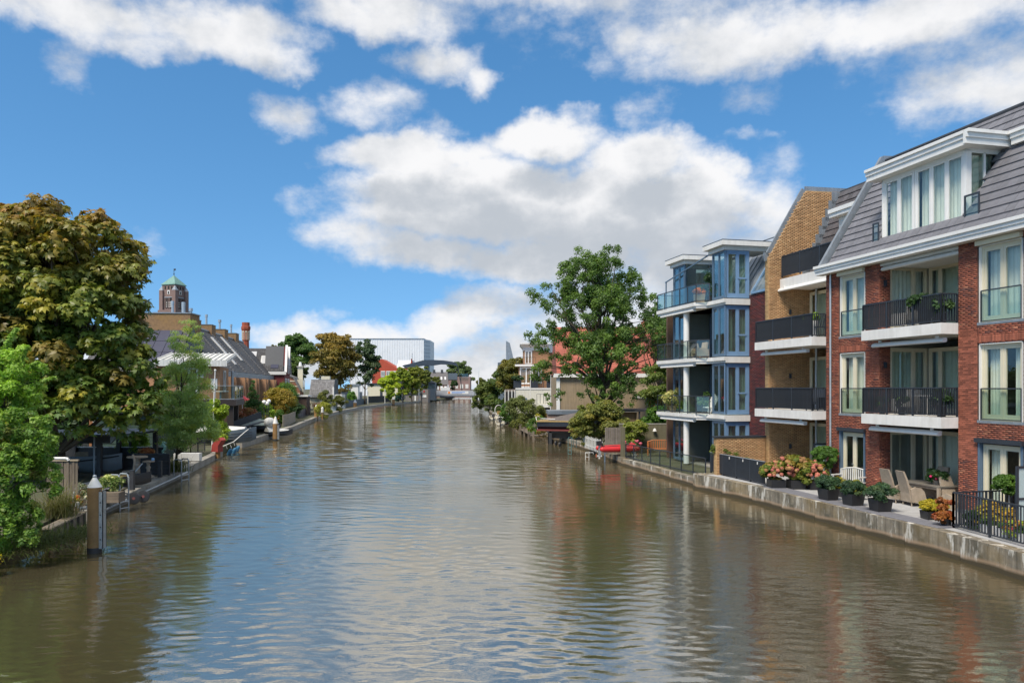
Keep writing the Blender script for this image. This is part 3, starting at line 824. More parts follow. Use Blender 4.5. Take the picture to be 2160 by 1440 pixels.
# rooms behind the openings
mb = MB()
mb.box(-7.4, -4.9, 3.2, 3.3, G0, EV); mb.box(-.4, 7.5, 3.2, 3.3, G0, EV); mb.box(-12.2, -7.5, 5.2, 5.3, G0, 12); mb.box(-4.9, -.5, 4.6, 4.7, G0, EV)
for z in (.6, L1 - .3, L2 - .3, EV + .05):
    mb.box(-7.4, -4.9, .34, 3.2, z, z + .1); mb.box(-.4, 7.5, .34, 3.2, z, z + .1); mb.box(-4.57, -.74, 2.5, 4.6, z, z + .1); mb.box(-12.1, -7.8, 2.6, 5.2, z, z + .1)
mb.box(-4.98, -4.9, .5, 4.6, G0, EV); mb.box(-7.45, -7.38, .35, 3.2, G0, EV); mb.box(-.4, -.3, 2.3, 4.6, G0, EV)
mb.build('interior', M_room, A)
# windows: two columns of French casements with glass guards, doors below
def french(x, w, z, h, door=False, cur=1, n=2):
    wo = window(A, (x, .10, z), 0, w, h, n, M_cream, .075, .085, cur, sill=not door, transom=None)
    g = MB()
    if not door:
        g.box(.02, .055, -.09, -.055, .02, 1.02); g.box(w - .055, w - .02, -.09, -.055, .02, 1.02); g.box(.055, w - .055, -.09, -.055, 1.0, 1.04); g.box(.055, w - .055, -.09, -.055, .02, .05)
        g.build('guard_frame', M_anth, wo)
        MB().box(.055, w - .055, -.078, -.07, .05, 1.0).build('guard_glass', M_glassrail, wo)
        MB().box(-.02, 0, -.10, .0, 0, h).box(w, w + .02, -.1, 0, 0, h).box(0, w, -.1, 0, h, h + .03).build('trim', M_white, wo)
    else:
        g.box(-.1, -.02, -.12, .05, 0, h + .05); g.build('door_surround', M_bluedk, wo); MB().box(w + .02, w + .1, -.12, .05, 0, h + .05).build('door_surround', M_bluedk, wo)
        MB().box(-.16, w + .16, -.22, .03, h + .05, h + .19).build('lintel_hood', M_anth, wo)
        MB().box(w / 2 - .13, w / 2 - .03, -.03, .0, 1.0, 1.03).build('handle', M_steel, wo)
    return wo
for x, w in ((-6.86, 1.46), (.11, 1.56)):
    french(x, w, 6.95, 2.44); french(x, w, 3.79, 2.44, cur=1 if x < 0 else 2); french(x + .05, w - .1, .74, 2.28, True, 0 if x < 0 else 3)
    MB().box(x - .05, x + w + .05, -.14, .04, 9.43, 9.58).build('shutter_box', M_cream, A)
    for z in (3.08, 6.30):
        if z > 6:
            n = int((w + .3) / .063)
            for i in range(n):
                o = bpy.data.objects.new('lintel_brick', sm); COL.objects.link(o); o.parent = A; o.location = (x - .12 + i * .063, 0, z + .02)
# loggia glazing: side wall of glass then back wall, on three floors
for k, (z, h) in enumerate(((.72, 2.45), (L1 + .03, 2.5), (L2 + .03, 2.5))):
    window(A, (-4.62, .5, z), R(90), 1.75, h, 2, M_cream, .08, .07, 1 if k else 0, splits=[.08, 1.12, 1.67], cmat=M_curtain if k != 1 else M_curtaing)
    window(A, (-4.57, 2.25, z), 0, 3.8, h, 4, M_cream, .08, .07, 2, splits=[.08, .55, 1.75, 2.85, 3.72], cmat=M_curtaing if k else M_curtain)
# loggia ceilings and wall lamps
mb = MB(); mb.box(-4.57, -.74, .05, 2.3, EV - .12, EV - .02); mb.build('loggia_ceiling', M_white, A)
for z in (5.6, 8.75):
    MB().box(-4.56, -4.46, .2, .28, z, z + .22).build('wall_lamp', M_anth, A)
# balconies
def balcony(x0, x1, z, yf=-.686, yb=2.2, rail_near=True, th=.37, yr=0):
    mb = MB(); mb.box(x0, x1, yf, 0 if yr == 0 else yb, z - th, z)
    if yr == 0: mb.box(x0 + .03, x1 + .0, 0, yb, z - .28, z - .004)
    s = mb.build('balcony', M_slab, A)
    pts = [(x0 + .04, 0), (x0 + .04, yf + .05), (x1 - .05, yf + .05), (x1 - .05, 0)]
    railing(s, pts if yr == 0 else pts[1:3], z, 1.0, gap=.092, bd=.06)
    return s
for z in (L1, L2): balcony(-4.69, -.75, z)
for z in (L1, L2): balcony(-12.30, -7.80, z, yb=2.1)
# awning cassettes under the slabs and eave
def awning(x0, x1, y, z):
    mb = MB(); mb.prism([(y - .10, z - .05), (y - .05, z - .085), (y + .08, z - .07), (y + .10, z + .06), (y + .03, z + .09), (y - .07, z + .03)], 'x', x0, x1)
    mb.box(x0 + .3, x0 + .4, y - .02, y + .05, z + .08, z + .16).box(x1 - .4, x1 - .3, y - .02, y + .05, z + .08, z + .16)
    mb.build('awning_cassette', M_white, A)
awning(-4.45, -.95, -.35, L2 - .56); awning(-4.5, -1.1, -.42, L1 - .56); awning(-4.5, -.76, .12, EV - .22)
awning(-12.1, -8.5, -.40, L2 - .56); awning(-12.1, -8.6, -.45, L1 - .56)
# far loggia: yellow gable wall on its end
ts = 1.69
gab = [(.0, G0), (4.4, G0), (4.4, 14.5), (2.08, 14.47), (.09, 11.2), (0, 11.15)]
mb = MB(); mb.prism(gab, 'x', -12.5, -12.2); mb.build('gable_wall', M_mortary, A)
def outside(u, v): return v > 11.15 and (v - 11.15) > (u - .02) * 1.655
AG, VG, cG = bricks([(0, 4.4, G0, 14.43)], (-12.2, 0, 0), (0, 1, 0), (0, 0, 1), (1, 0, 0), YELB, rng, clear=outside)
AF, VF, cF = bricks([(-12.5, -12.2, G0, 11.1)], (0, 0, 0), (1, 0, 0), (0, 0, 1), (0, -1, 0), [(.55, .36, .17, 1), (.48, .3, .14, 1)], rng)
boxes_mesh('brickwork', np.concatenate([VG, VF]), np.concatenate([cG, cF]), M_brickyel, A)
mb = MB()
for (y0, z0), (y1, z1) in zip([(-.15, 11.18), (.1, 11.2), (2.08, 14.5), (4.5, 14.53)][:-1], [(-.15, 11.18), (.1, 11.2), (2.08, 14.5), (4.5, 14.53)][1:]):
    mb.beam((-12.36, y0, z0), (-12.36, y1, z1), .42, .09, (1, 0, 0))
mb.build('gable_coping', M_zinc, A)
window(A, (-12.15, 2.2, .74), 0, 4.3, 2.4, 3, M_cream, .08, .07, 2, cmat=M_curtaing); window(A, (-12.15, 2.2, L1 + .02), 0, 4.3, 2.45, 3, M_cream, .08, .07, 2, cmat=M_curtaing)
window(A, (-12.15, 2.2, L2 + .02), 0, 4.3, 2.45, 3, M_cream, .08, .07, 2, cmat=M_curtaing)
mb = MB(); mb.cyl((-11.5, 2.1, G0), (-11.5, 2.1, 9.6), .05); mb.build('drainpipe', M_steel, A)
mb = MB(); mb.cyl((-7.42, -.06, G0), (-7.42, -.06, EV - .02), .045); mb.build('drainpipe', M_steel, A)
for z in (1.9, 5.3, 8.4): MB().box(-12.19, -12.12, 1.1, 1.2, z, z + .22).build('wall_lamp', M_anth, A)
# top terrace of the far bay
mb = MB(); mb.box(-12.18, -7.6, .6, 2.4, 9.62, 10.08); mb.box(-12.18, -7.8, 2.4, 3, 9.9, 10.08); ttop = mb.build('balcony', M_slab, A)
railing(ttop, [(-12.1, .66), (-7.7, .66)], 10.15, 1.05, gap=.092, bd=.06)
awning(-12.15, -8.1, .55, 9.55)
# eave cornice with a moulded profile
cp = [(-.06, 9.60), (-.43, 9.60), (-.43, 9.75), (-.47, 9.75), (-.47, 9.86), (-.53, 9.87), (-.53, 9.98), (-.06, 9.99)]
mb = MB(); mb.prism(cp, 'x', -7.95, 7.5); mb.box(-7.9, 7.5, -.05, .3, 9.63, 9.98); mb.build('cornice', M_white, A)
# mansard roof: boards below, separate tiles above
y0r, z0r, y1r, z1r = -.1, 9.99, 2.80, 14.6
sl = math.atan2(z1r - z0r, y1r - y0r); ln = math.hypot(z1r - z0r, y1r - y0r)
mb = MB()
for a, b in ((-7.75, -4.93), (-.80, 7.5)): mb.prism([(y0r + .1, z0r), (y1r + .1, z1r), (8.5, 14.9), (8.5, 9.8), (.3, 9.8)], 'x', a, b)
mb.prism([(y0r + .1, z0r), (.22, 10.33), (1.62, 10.33), (1.62, 12.6), (y1r + .1, z1r), (8.5, 14.9), (8.5, 9.8), (.3, 9.8)], 'x', -4.93, -.80)
mb.prism([(2.1, 10.0), (4.0, 14.45), (8.5, 14.6), (8.5, 10.0)], 'x', -12.2, -7.76)
mb.build('roof', M_anth, A)
def roof_tiles(x0, x1, yb, zb, slope, length, skip, cw=.335, ex=.37, nind=0):
    rows = int(length / ex); out = []
    for r in range(rows + 1):
        q0 = r * ex; q1 = min(length, q0 + ex + .04)
        if q1 - q0 < .1: continue
        x = x0 - (cw / 2 if r % 2 else 0)
        while x < x1:
            a, b = max(x0, x), min(x1, x + cw)
            if b - a > .04 and not skip((a + b) / 2, q0 + ex / 2): out.append((a, b, q0, q1))
            x += cw
    return out
def dorm(x, q):
    y = y0r + q * math.cos(sl); z = z0r + q * math.sin(sl)
    if -5.05 < x < -.75 and 10.60 < z < 13.2 : return True
    return False
TL = roof_tiles(-7.6, 3.2, y0r, z0r, sl, ln, dorm)
near = set(sorted(range(len(TL)), key=lambda i: -TL[i][0])[:300]) if len(TL) > 300 else set(range(len(TL)))
tm = {}
def tile_M(a, q0, yb, zb, s):
    return Matrix.Translation((a, yb + q0 * math.cos(s), zb + q0 * math.sin(s))) @ Matrix.Rotation(s - R(7), 4, 'X') @ Matrix.Translation((0, 0, .03))
def tile_box(w, l): return MB().box(.004, w - .004, 0, l, .0, .05)
for i in sorted(near):
    a, b, q0, q1 = TL[i]; key = (round(b - a, 2), round(q1 - q0, 2))
    if key not in tm: tm[key] = tile_box(*key).mesh('tile', M_tile)
    o = bpy.data.objects.new('tile', tm[key]); COL.objects.link(o); o.parent = A
    o.matrix_local = tile_M(a, q0, y0r + .06, z0r + RN.uniform(0, .006), sl)
mb = MB()
for i, (a, b, q0, q1) in enumerate(TL):
    if i in near: continue
    g = RN.uniform(.145, .185); mb.col = (g, g * .985, g * 1.09); mb.M = tile_M(a, q0, y0r + .06, z0r, sl); mb.box(.004, b - a - .004, 0, q1 - q0, 0, .05)
sl2 = math.atan2(4.45, 1.9)
for a, b, q0, q1 in roof_tiles(-12.15, -7.8, 2.1, 10.1, sl2, 4.75, lambda x, q: x > -10.1 and q < 3.0):
    g = RN.uniform(.07, .11); mb.col = (g, g * .93, g); mb.M = tile_M(a, q0, 2.1, 10.1, sl2); mb.box(.004, b - a - .004, 0, q1 - q0, 0, .05)
mb.build('tiles', M_tilestuff, A, kind='stuff')
mb = MB(); mb.beam((-7.78, -.2, 9.95), (-7.78, 2.82, 14.75), .34, .16, (1, 0, 0)); mb.beam((-7.78, 2.8, 14.72), (-7.78, 8.5, 14.95), .34, .1, (1, 0, 0)); mb.build('verge', M_zinc, A)
mb = MB(); mb.cyl((-7.6, 2.83, 14.64), (7.5, 2.83, 14.64), .09, n=8); mb.cyl((-12.2, 4.0, 14.5), (-7.8, 4.0, 14.5), .08, n=8); mb.build('ridge_capping', M_anth, A)
mb = MB(); mb.box(-2.2, -1.7, 2.05, 2.3, 13.62, 13.72); mb.build('roof_vent', M_anth, A)
# stepped lead flashing on the gable
mb = MB()
for i in range(10):
    q = i * .46; y = 2.1 + q * math.cos(sl2); z = 10.1 + q * math.sin(sl2)
    mb.box(-12.185, -12.15, y - .28, y + .22, z - .02, z + .56)
mb.build('flashing', M_zinc, A)
# dormer
D = MB()
D.box(-4.9, -.83, .40, .52, 10.36, 10.45); D.box(-.95, -.83, .40, .60, 10.45, 12.92); D.box(-4.9, -4.84, .40, .6, 10.45, 12.92); D.box(-4.9, -.83, .40, 1.9, 12.85, 12.93)
dm = D.build('dormer', M_white, A)
window(A, (-4.84, .42, 10.45), 0, 1.62, 2.42, 2, M_white, .07, .075, 1, name='dormer_window')
window(A, (-3.20, .42, 10.45), 0, 2.25, 2.42, 3, M_white, .07, .075, 1, name='dormer_window')
dside = [(.55, 10.5), (.55, 12.9), (1.75, 12.9)]
MB().prism([(.62, 10.75), (.62, 12.85), (1.75, 12.85)], 'x', -.868, -.86).build('dormer_side_pane', M_glass, A)
mb = MB(); mb.box(-.90, -.84, .5, .62, 10.45, 12.88); mb.box(-.90, -.84, 1.12, 1.20, 11.7, 12.88); mb.box(-.90, -.84, .62, 1.8, 12.80, 12.9); mb.build('dormer_side_frame', M_white, A)
sheet(1.2, 2.2, 0, .04, 14).build('curtain', M_curtaing, A, True, loc=(-1.1, .62, 10.6), rot=(0, 0, R(90)))
MB().box(-4.8, -1.0, 1.55, 1.6, 10.4, 12.9).build('dormer_room', M_room, A)
dc = [(.02, 12.92), (.02, 13.12), (-.03, 13.12), (-.03, 13.27), (-.09, 13.27), (-.09, 13.38), (.5, 13.40), (.5, 12.92)]
mb = MB(); mb.prism(dc, 'x', -5.3, -.45); mb.box(-5.25, -.5, .5, 2.2, 12.93, 13.37)
mb.prism([(-.46, 12.92), (-.36, 12.92), (-.36, 13.12), (-.3, 13.12), (-.3, 13.27), (-.22, 13.27), (-.22, 13.38), (-.46, 13.38)], 'y', -.09, 2.0); mb.build('dormer_cornice', M_white, A)
mb = MB(); mb.prism([(y + 1.55, z) for y, z in dc], 'x', -.2, 1.35); mb.box(-.2, 1.3, 1.9, 3.2, 12.95, 13.37); mb.build('cornice', M_white, A)
for x0, x1 in ((-5.28, -4.93), (-.8, -.18)):
    g = MB(); g.box(x0, x0 + .05, .27, .31, 10.3, 11.3); g.box(x1 - .05, x1, .27, .31, 10.3, 11.3); g.box(x0 + .05, x1 - .05, .27, .31, 11.24, 11.3); gf = g.build('guard_frame', M_anth, A)
    MB().box(x0 + .05, x1 - .05, .285, .295, 10.35, 11.24).build('guard_glass', M_glassrail, gf)
# small dormer over the top terrace
mb = MB()
for i in range(9): mb.box(-10.0, -7.95, 2.25, 2.35 - .01 * (i % 2), 10.1 + i * .29, 10.1 + i * .29 + .285)
mb.box(-10.0, -9.9, 2.3, 3.6, 10.1, 12.7); mb.build('dormer', M_whitedirt, A)
mb = MB(); mb.prism([(2.3, 12.7), (1.95, 12.7), (1.95, 12.88), (1.88, 12.88), (1.88, 13.06), (2.3, 13.08)], 'x', -10.3, -7.9); mb.box(-10.3, -7.9, 2.3, 3.6, 12.7, 13.05); mb.build('dormer_cornice', M_white, A)
window(A, (-9.4, 2.2, 10.15), 0, 1.2, 2.3, 2, M_white, .06, .06, 0, name='dormer_window')
# yellow garden wall running out from the gable
t = thing('garden_wall', 'yellow brick garden wall beside the black panel fence', 'garden wall', OA, ROT)
MB().box(-12.75, -12.45, -2.6, -.02, .45, 2.45).build('wall', M_mortary, t)
_, VG, cG = bricks([(-2.6, -.02, .45, 2.44)], (-12.45, 0, 0), (0, 1, 0), (0, 0, 1), (1, 0, 0), YELB, rng)
_, VF, cF = bricks([(-12.75, -12.45, .45, 2.44)], (0, -2.6, 0), (1, 0, 0), (0, 0, 1), (0, -1, 0), [(.55, .36, .17, 1), (.48, .3, .14, 1)], rng)
boxes_mesh('brickwork', np.concatenate([VG, VF]), np.concatenate([cG, cF]), M_brickyel, t)
MB().box(-12.8, -12.4, -2.68, 0, 2.45, 2.52).build('coping', M_anth, t)
# ------------------------------------------------------------ apartment building with blue frames (same axes as the brick one)
B = thing('apartment_building', 'apartment building with blue framed glass bays and glass balconies', 'apartment building', OA, ROT)
TB = [3.37, 6.5, 9.6]
mb = MB()
mb.box(-16.2, -12.5, 1.33, 1.6, .4, 9.85); mb.build('wall', M_mortar, B)
_, V, c = bricks([(-16.2, -12.5, .5, 9.84)], (0, 1.33, 0), (1, 0, 0), (0, 0, 1), (0, -1, 0), MARB, rng, L=.29, Hh=.06)
boxes_mesh('brickwork', V, c, M_brickred, B)
# dark back walls and floors so that the rooms read as rooms
mb = MB()
mb.box(-22.6, -16.2, 4.4, 4.5, .4, 12.2)
for z in (.4, 3.05, 6.2, 9.3): mb.box(-22.5, -16.3, .05, 4.4, z - .02, z + .05)
mb.box(-24.2, -22.75, 1.6, 8, .4, 12.0)
mb.build('interior', M_room, B)
ring = [(-16.1, 1.34), (-16.1, -.22), (-17.35, -.22), (-18.0, -.30), (-18.25, -.86), (-23.4, -.86), (-23.4, 1.6), (-16.1, 1.6)]
for i, z in enumerate(TB):
    mb = MB(); mb.prism(ring, 'z', z - .20, z)
    r2 = [(x + (.06 if x > -17 else 0) * 0, y + .10) if y < 0 else (x, y) for x, y in ring]
    mb.prism(r2, 'z', z - .32, z - .20)
    s = mb.build('balcony', M_slab, B)
    glass_railing(s, [(-17.72, -.22), (-18.18, -.80), (-23.34, -.80), (-23.34, .6)], z, 1.02, M_anth, .95)
    MB().prism([(-.80, z - .42), (-.74, z - .46), (-.6, z - .44), (-.58, z - .34), (-.76, z - .33)], 'x', -23.0, -18.6).build('awning_cassette', M_white, B)
# bays: each storey a frame of blue posts with panes
M_panel = pmat('grey_green_panel', (.11, .12, .105), .35, .1, 1)
def bay(x0, x1, y0, y1, z0, z1, camera_side=True):
    w, h = x1 - x0, z1 - z0
    if camera_side:
        wo = window(B, (x1, y0, z0), R(90), y1 - y0, h, 2, M_blue, .13, .08, 2, splits=[.13, (y1 - y0) * .52, y1 - y0 - .13], cmat=M_curtaing, name='bay_window', glass=M_glassteal)
        MB().box((y1 - y0) * .52, y1 - y0 - .13, -.01, .09, h * .40, h * .40 + .09).build('transom', M_blue, wo)
    window(B, (x0, y0 - .0, z0), 0, w, h, 2, M_bluedk, .07, .05, 0, splits=[.07, w / 2, w - .07], name='bay_window', glass=M_glassteal)
for z0, z1 in ((.5, 3.02), (3.42, 6.15), (6.55, 9.25), (9.66, 12.2)):
    bay(-17.65, -16.22, -.1, 1.33, z0, z1)
    bay(-22.6, -21.05, -.1, 1.4, z0, z1, False)
    MB().box(-21.05, -20.98, .05, 1.45, z0, z1).build('side_panel', M_panel if z0 < 9 else M_frost, B)
    MB().box(-22.62, -22.55, -.1, 1.4, z0, z1).build('corner_post', M_bluedk, B)
    window(B, (-20.98, 1.5, z0), 0, 3.3, z1 - z0, 3, M_bluedk, .08, .06, 2 if z0 < 9 else 0, cmat=M_curtaing)
# slender round columns
for a, b in ((.45, 3.05), (3.37, 6.2), (6.5, 9.3)):
    MB().cyl((-19.98, -.5, a), (-19.98, -.5, b), .17, n=16).build('column', M_white, B, smooth=True)
# projecting flat roofs over the bays
for x0, x1, y1 in ((-18.15, -15.9, 2.6), (-23.1, -20.6, 2.6)):
    mb = MB(); mb.box(x0, x1, -.42, y1, 12.42, 12.68); mb.box(x0 + .25, x1 - .25, -.2, y1, 12.2, 12.42); mb.build('roof_slab', M_slab, B)
    MB().box(x0 - .01, x1 + .01, -.43, y1, 12.68, 12.71).build('roof_edge', M_anth, B)
# top floor wind screen with a sloping rail
mb = MB(); mb.beam((-17.7, -.14, 12.25), (-23.3, -.3, 11.4), .06, .06); mb.cbox((-23.2, -.3, 10.5), (.06, .06, 1.9)); mb.cbox((-20.9, -.2, 10.7), (.05, .05, 2.2)); wsn = mb.build('wind_screen', M_bluedk, B)
MB().prism([(-20.95, 9.7), (-17.75, 9.7), (-17.75, 12.2), (-20.95, 11.72)], 'y', .93, .945).build('screen_glass', M_frost, B)
# standing-seam zinc roof with a slanted blue rooflight
mb = MB(); mb.prism([(1.3, 9.8), (3.3, 12.9), (9, 13.6), (9, 9.7), (1.7, 9.7)], 'x', -24.2, -12.5); rf = mb.build('roof', M_zinc, B)
for i in range(24):
    x = -24 + i * .5
    MB().beam((x, 1.33, 9.86), (x, 3.3, 12.93), .04, .06, (1, 0, 0)).build('seam', M_zinc, rf)
mb = MB(); a0, a1 = Vector((0, 1.28, 9.9)), Vector((0, 2.45, 11.75))
for x in (-15.9, -14.5, -13.1): mb.beam(a0 + Vector((x, 0, 0)), a1 + Vector((x, 0, 0)), .10, .12, (1, 0, 0))
for p in (a0, a1): mb.beam(p + Vector((-15.9, 0, 0)), p + Vector((-13.1, 0, 0)), .1, .12)
rl = mb.build('rooflight', M_blue, B)
MB().face([(-15.85, 1.25, 9.95), (-13.15, 1.25, 9.95), (-13.15, 2.4, 11.75), (-15.85, 2.4, 11.75)]).build('pane', M_glass, rl)
mb = MB(); mb.cbox((-17.5, 3.8, 13.35), (1.9, 1.1, .06), 0, 0, .35); mb.cbox((-17.5, 4.2, 13.15), (.06, .06, .6)); mb.build('roof_panel', M_zinc, B)
mb = MB(); mb.box(-24.25, -24.1, .2, 9, .4, 9.8); mb.box(-24.2, -22.6, 1.4, 1.6, .4, 9.8); mb.build('end_wall', M_mortar, B)
# things on the balconies
def pot_plant(name, label, loc, r, h, pr, ph, pal, mat, seed, cat='potted plant', square=False, group=None, leaf=.09, n=500, par=None):
    t = thing(name, label, cat, loc, RN.uniform(-.2, .2), group)
    mb = MB()
    if square:
        mb.loft([[(-pr * f, -pr * f, z), (pr * f, -pr * f, z), (pr * f, pr * f, z), (-pr * f, pr * f, z)] for f, z in ((.84, 0), (1, ph), (.9, ph), (.88, ph - .04))])
    else:
        mb.lathe([(pr * .7, 0), (pr, ph), (pr * .9, ph), (pr * .88, ph - .04)], n=14)
    mb.build('pot', mat, t, smooth=not square)
    rg = np.random.default_rng(seed)
    P, Rc, _ = clump_points([(0, 0, ph + h * .45, r, r, h * .55)], max(8, n // 40), .42, rg, .3)
    foliage('foliage', P, Rc, n, leaf, pal, M_leaf, t, rg, flat=.9, droop=.1)
    return t
def LA(x, y, z):
    """Building axes to the world."""
    c, s_ = math.cos(ROT), math.sin(ROT)
    return Vector((OA[0] + c * x - s_ * y, OA[1] + s_ * x + c * y, z))
M_terra = pmat('sandstone_pot', (.42, .30, .2), .8, .1, 4)
M_wicker = pmat('grey_brown_wicker', (.36, .29, .215), .8, .15, 6, .004, 70)
pot_plant('potted_plant', 'orange flowering plant in a square sandstone pot on the top glass balcony', LA(-18.7, -.35, 9.6), .32, .3, .3, .5, [(.45, .16, .03, 2), (.3, .2, .03, 1)], M_terra, 3, square=True)
pot_plant('potted_plant', 'tall dark leafy plant behind the frosted screen on the top glass balcony', LA(-18.6, .3, 9.6), .4, 1.3, .2, .4, DKGREEN, M_plastic, 4)
pot_plant('potted_plant', 'pale pampas plume plant on the lowest glass balcony of the blue building', LA(-21.8, -.5, 3.37), .5, 1.0, .25, .4, [(.4, .35, .15, 1), (.09, .12, .03, 1)], M_terra, 5)
pot_plant('potted_plant', 'small green bush in a pot on the lowest glass balcony before the dark panel', LA(-19.0, .2, 3.37), .4, .8, .22, .4, GREEN, M_plastic, 6)
def armchair(name, label, loc, rz, mat, group=None):
    t = thing(name, label, 'chair', loc, rz, group)
    MB().box(-.3, .3, -.3, .3, .28, .42).build('seat', mat, t)
    MB().cbox((0, .33, .62), (.6, .09, .6), 0, 0, -.18).build('backrest', mat, t)
    for s in (-1, 1): MB().box(s * .33 - .05, s * .33 + .05, -.3, .32, .12, .58).build('armrest', mat, t)
    for x in (-.27, .27):
        for y in (-.25, .27): MB().cbox((x, y, .14), (.04, .04, .28)).build('leg', mat, t)
    return t
armchair('armchair', 'tan wicker armchair at the front corner of the middle glass balcony', LA(-18.8, -.3, 6.5), ROT, M_terra)
armchair('armchair', 'tan wicker armchair deeper in on the middle glass balcony', LA(-19.9, .6, 6.5), ROT + 2.6, M_terra)
t = thing('deck_chair', 'white folding deck chair leaning on the lowest glass balcony', 'deck chair', LA(-18.35, .35, 3.37), ROT + .2)
MB().beam((-.5, 0, .12), (.25, 0, 1.0), .5, .05, (0, 1, 0)).build('back_panel', M_white, t)
for s in (-1, 1): MB().beam((.35, s * .24, .0), (.1, s * .24, .95), .035, .035).build('leg', M_white, t)
MB().box(-.6, -.1, -.25, .25, .34, .40).build('seat', M_white, t)
t = thing('garden_bench', 'orange slatted bench against the olive garden wall', 'bench', wp(1392, 940, 49.5) - Vector((0, 0, .62)), R(-8))
M_orange = pmat('orange_oiled_wood', (.42, .13, .03), .6, .12, 4)
for i in range(4): MB().box(-.8, .8, -.25 + i * .13, -.14 + i * .13, .42, .45).build('slat', M_orange, t)
for i in range(11): MB().cbox((-.7 + i * .14, .3, .68), (.05, .025, .42 + .1 * math.sin(i / 10 * math.pi))).build('back_slat', M_orange, t)
mb = MB(); mb.tube([(-.8, .3, .86), (-.4, .3, .98), (.4, .3, .98), (.8, .3, .86)], .035, 6); mb.build('top_rail', M_orange, t)
for x in (-.78, .78):
    MB().box(x - .03, x + .03, -.28, -.22, 0, .64).build('leg', M_orange, t); MB().box(x - .03, x + .03, .27, .33, 0, .88).build('leg', M_orange, t); MB().box(x - .035, x + .035, -.3, .3, .64, .68).build('armrest', M_orange, t)
# ------------------------------------------------------------ terrace by the brick apartments
TZ = .675
t = thing('panel_fence', 'black ribbed metal panel fence on the quay end beside the yellow garden wall', 'fence', (9.75, 37.2, .69)); t['kind'] = 'thing'
p0, p1 = Vector((9.72, 37.25)), Vector((10.78, 32.45)); dv = p1 - p0; ang = math.atan2(dv.y, dv.x); Lf = dv.length
for i in range(4):
    a = i * Lf / 4 + .01; w = Lf / 4 - .02
    mb = MB(); mb.box(a, a + w, -.012, .012, .06, .98)
    for k in range(int(w / .075)): mb.box(a + .02 + k * .075, a + .05 + k * .075, -.03, -.012, .07, .97)
    mb.build('panel', M_anth, t, rot=(0, 0, ang))
    MB().box(a - .03, a + .02, -.03, .05, 0, 1.0).build('post', M_anth, t, rot=(0, 0, ang))
    MB().cbox((a + w * .55, -.04, .88), (.03, .03, .11)).build('clip', M_white, t, rot=(0, 0, ang))
MB().box(0, Lf, -.035, .03, .98, 1.01).build('top_rail', M_steel, t, rot=(0, 0, ang))
# hydrangea in planter boxes, each flower head its own piece
rg = np.random.default_rng(21)
t = thing('hydrangea_bush', 'wide hydrangea bush with salmon pink flower heads in black planters', 'hydrangea', (11.75, 31.4, TZ))
HE = [(-.55, .35, .62, .75, .62, .42), (.55, -.05, .62, .75, .6, .48), (0, .2, .85, .9, .6, .45)]
P, Rc, _ = clump_points(HE, 70, .28, rg, .5)
foliage('foliage', P, Rc, 5200, .105, [(.10, .125, .02, 3), (.15, .14, .025, 2), (.20, .13, .03, 1), (.07, .11, .02, 2)], M_leaf, t, rg, droop=.2)
M_flower = pmat('hydrangea_flower', (.46, .15, .10), .8, .2, 18, .02, 45, obj_rand=.22)
M_flower2 = pmat('hydrangea_flower_old', (.36, .19, .07), .8, .2, 18, .02, 45, obj_rand=.25)
def flower_mesh(m, seed):
    rr = np.random.default_rng(seed); mb = MB(); mb.ball((0, 0, 0), (.1, .1, .085), 12, 8)
    mb.v = [tuple(np.array(p) * (1 + rr.uniform(-.14, .14))) for p in mb.v]
    return mb.mesh('flower_head', m)
fm = [flower_mesh(M_flower, 1), flower_mesh(M_flower, 2), flower_mesh(M_flower2, 3)]
for i in range(78):
    e = HE[i % 3]; a = rg.uniform(0, 2 * math.pi); q = rg.uniform(-.15, 1.25); f = rg.uniform(.92, 1.08)
    if math.sin(a) > .5: a = -a
    o = bpy.data.objects.new('flower_head', fm[int(rg.choice(3, p=[.35, .3, .35]))]); COL.objects.link(o); o.parent = t
    o.location = (e[0] + e[3] * math.cos(a) * math.cos(q) * f, e[1] + e[4] * math.sin(a) * math.cos(q) * f, e[2] + e[5] * math.sin(q) * f)
    s_ = rg.uniform(.6, 1.05); o.scale = (s_, s_, s_ * rg.uniform(.9, 1.2)); o.rotation_euler = (rg.uniform(-.5, .5), rg.uniform(-.5, .5), rg.uniform(0, 6))
for x in (-.75, 0, .72): MB().box(x - .3, x + .3, -.3 - x * .25, .3 - x * .25, 0, .36).build('planter_box', M_plastic, t)
# clipped ball tree
def ball_tree(label, loc, r, zc, seed, pal, pole=M_whitedirt):
    t = thing('ball_tree', label, 'potted tree', loc)
    rr = np.random.default_rng(seed)
    P, Rc, _ = clump_points([(0, 0, zc, r, r, r * .92)], 60, .3, rr, .75)
    foliage('crown', P, Rc, 4200, .075, pal, M_leaf, t, rr, droop=.25)
    MB().cyl((0, 0, .2), (0, 0, zc), .025).build('stem', M_bark, t)
    MB().cbox((.05, 0, zc * .42), (.05, .05, zc * .8)).build('stake', pole, t)
    MB().loft([[(-q, -q, z), (q, -q, z), (q, q, z), (-q, q, z)] for q, z in ((.17, 0), (.22, .4), (.19, .4), (.19, .36))]).build('pot', M_plastic, t)
    return t
ball_tree('round clipped bay tree on a stem between the hydrangea and the white bench', (13.0, 31.5, TZ), .46, 1.3, 31, FRESH)
ball_tree('round clipped tree on a stem by the frosted glass screen', (14.75, 22.6, TZ), .30, 1.28, 32, FRESH)
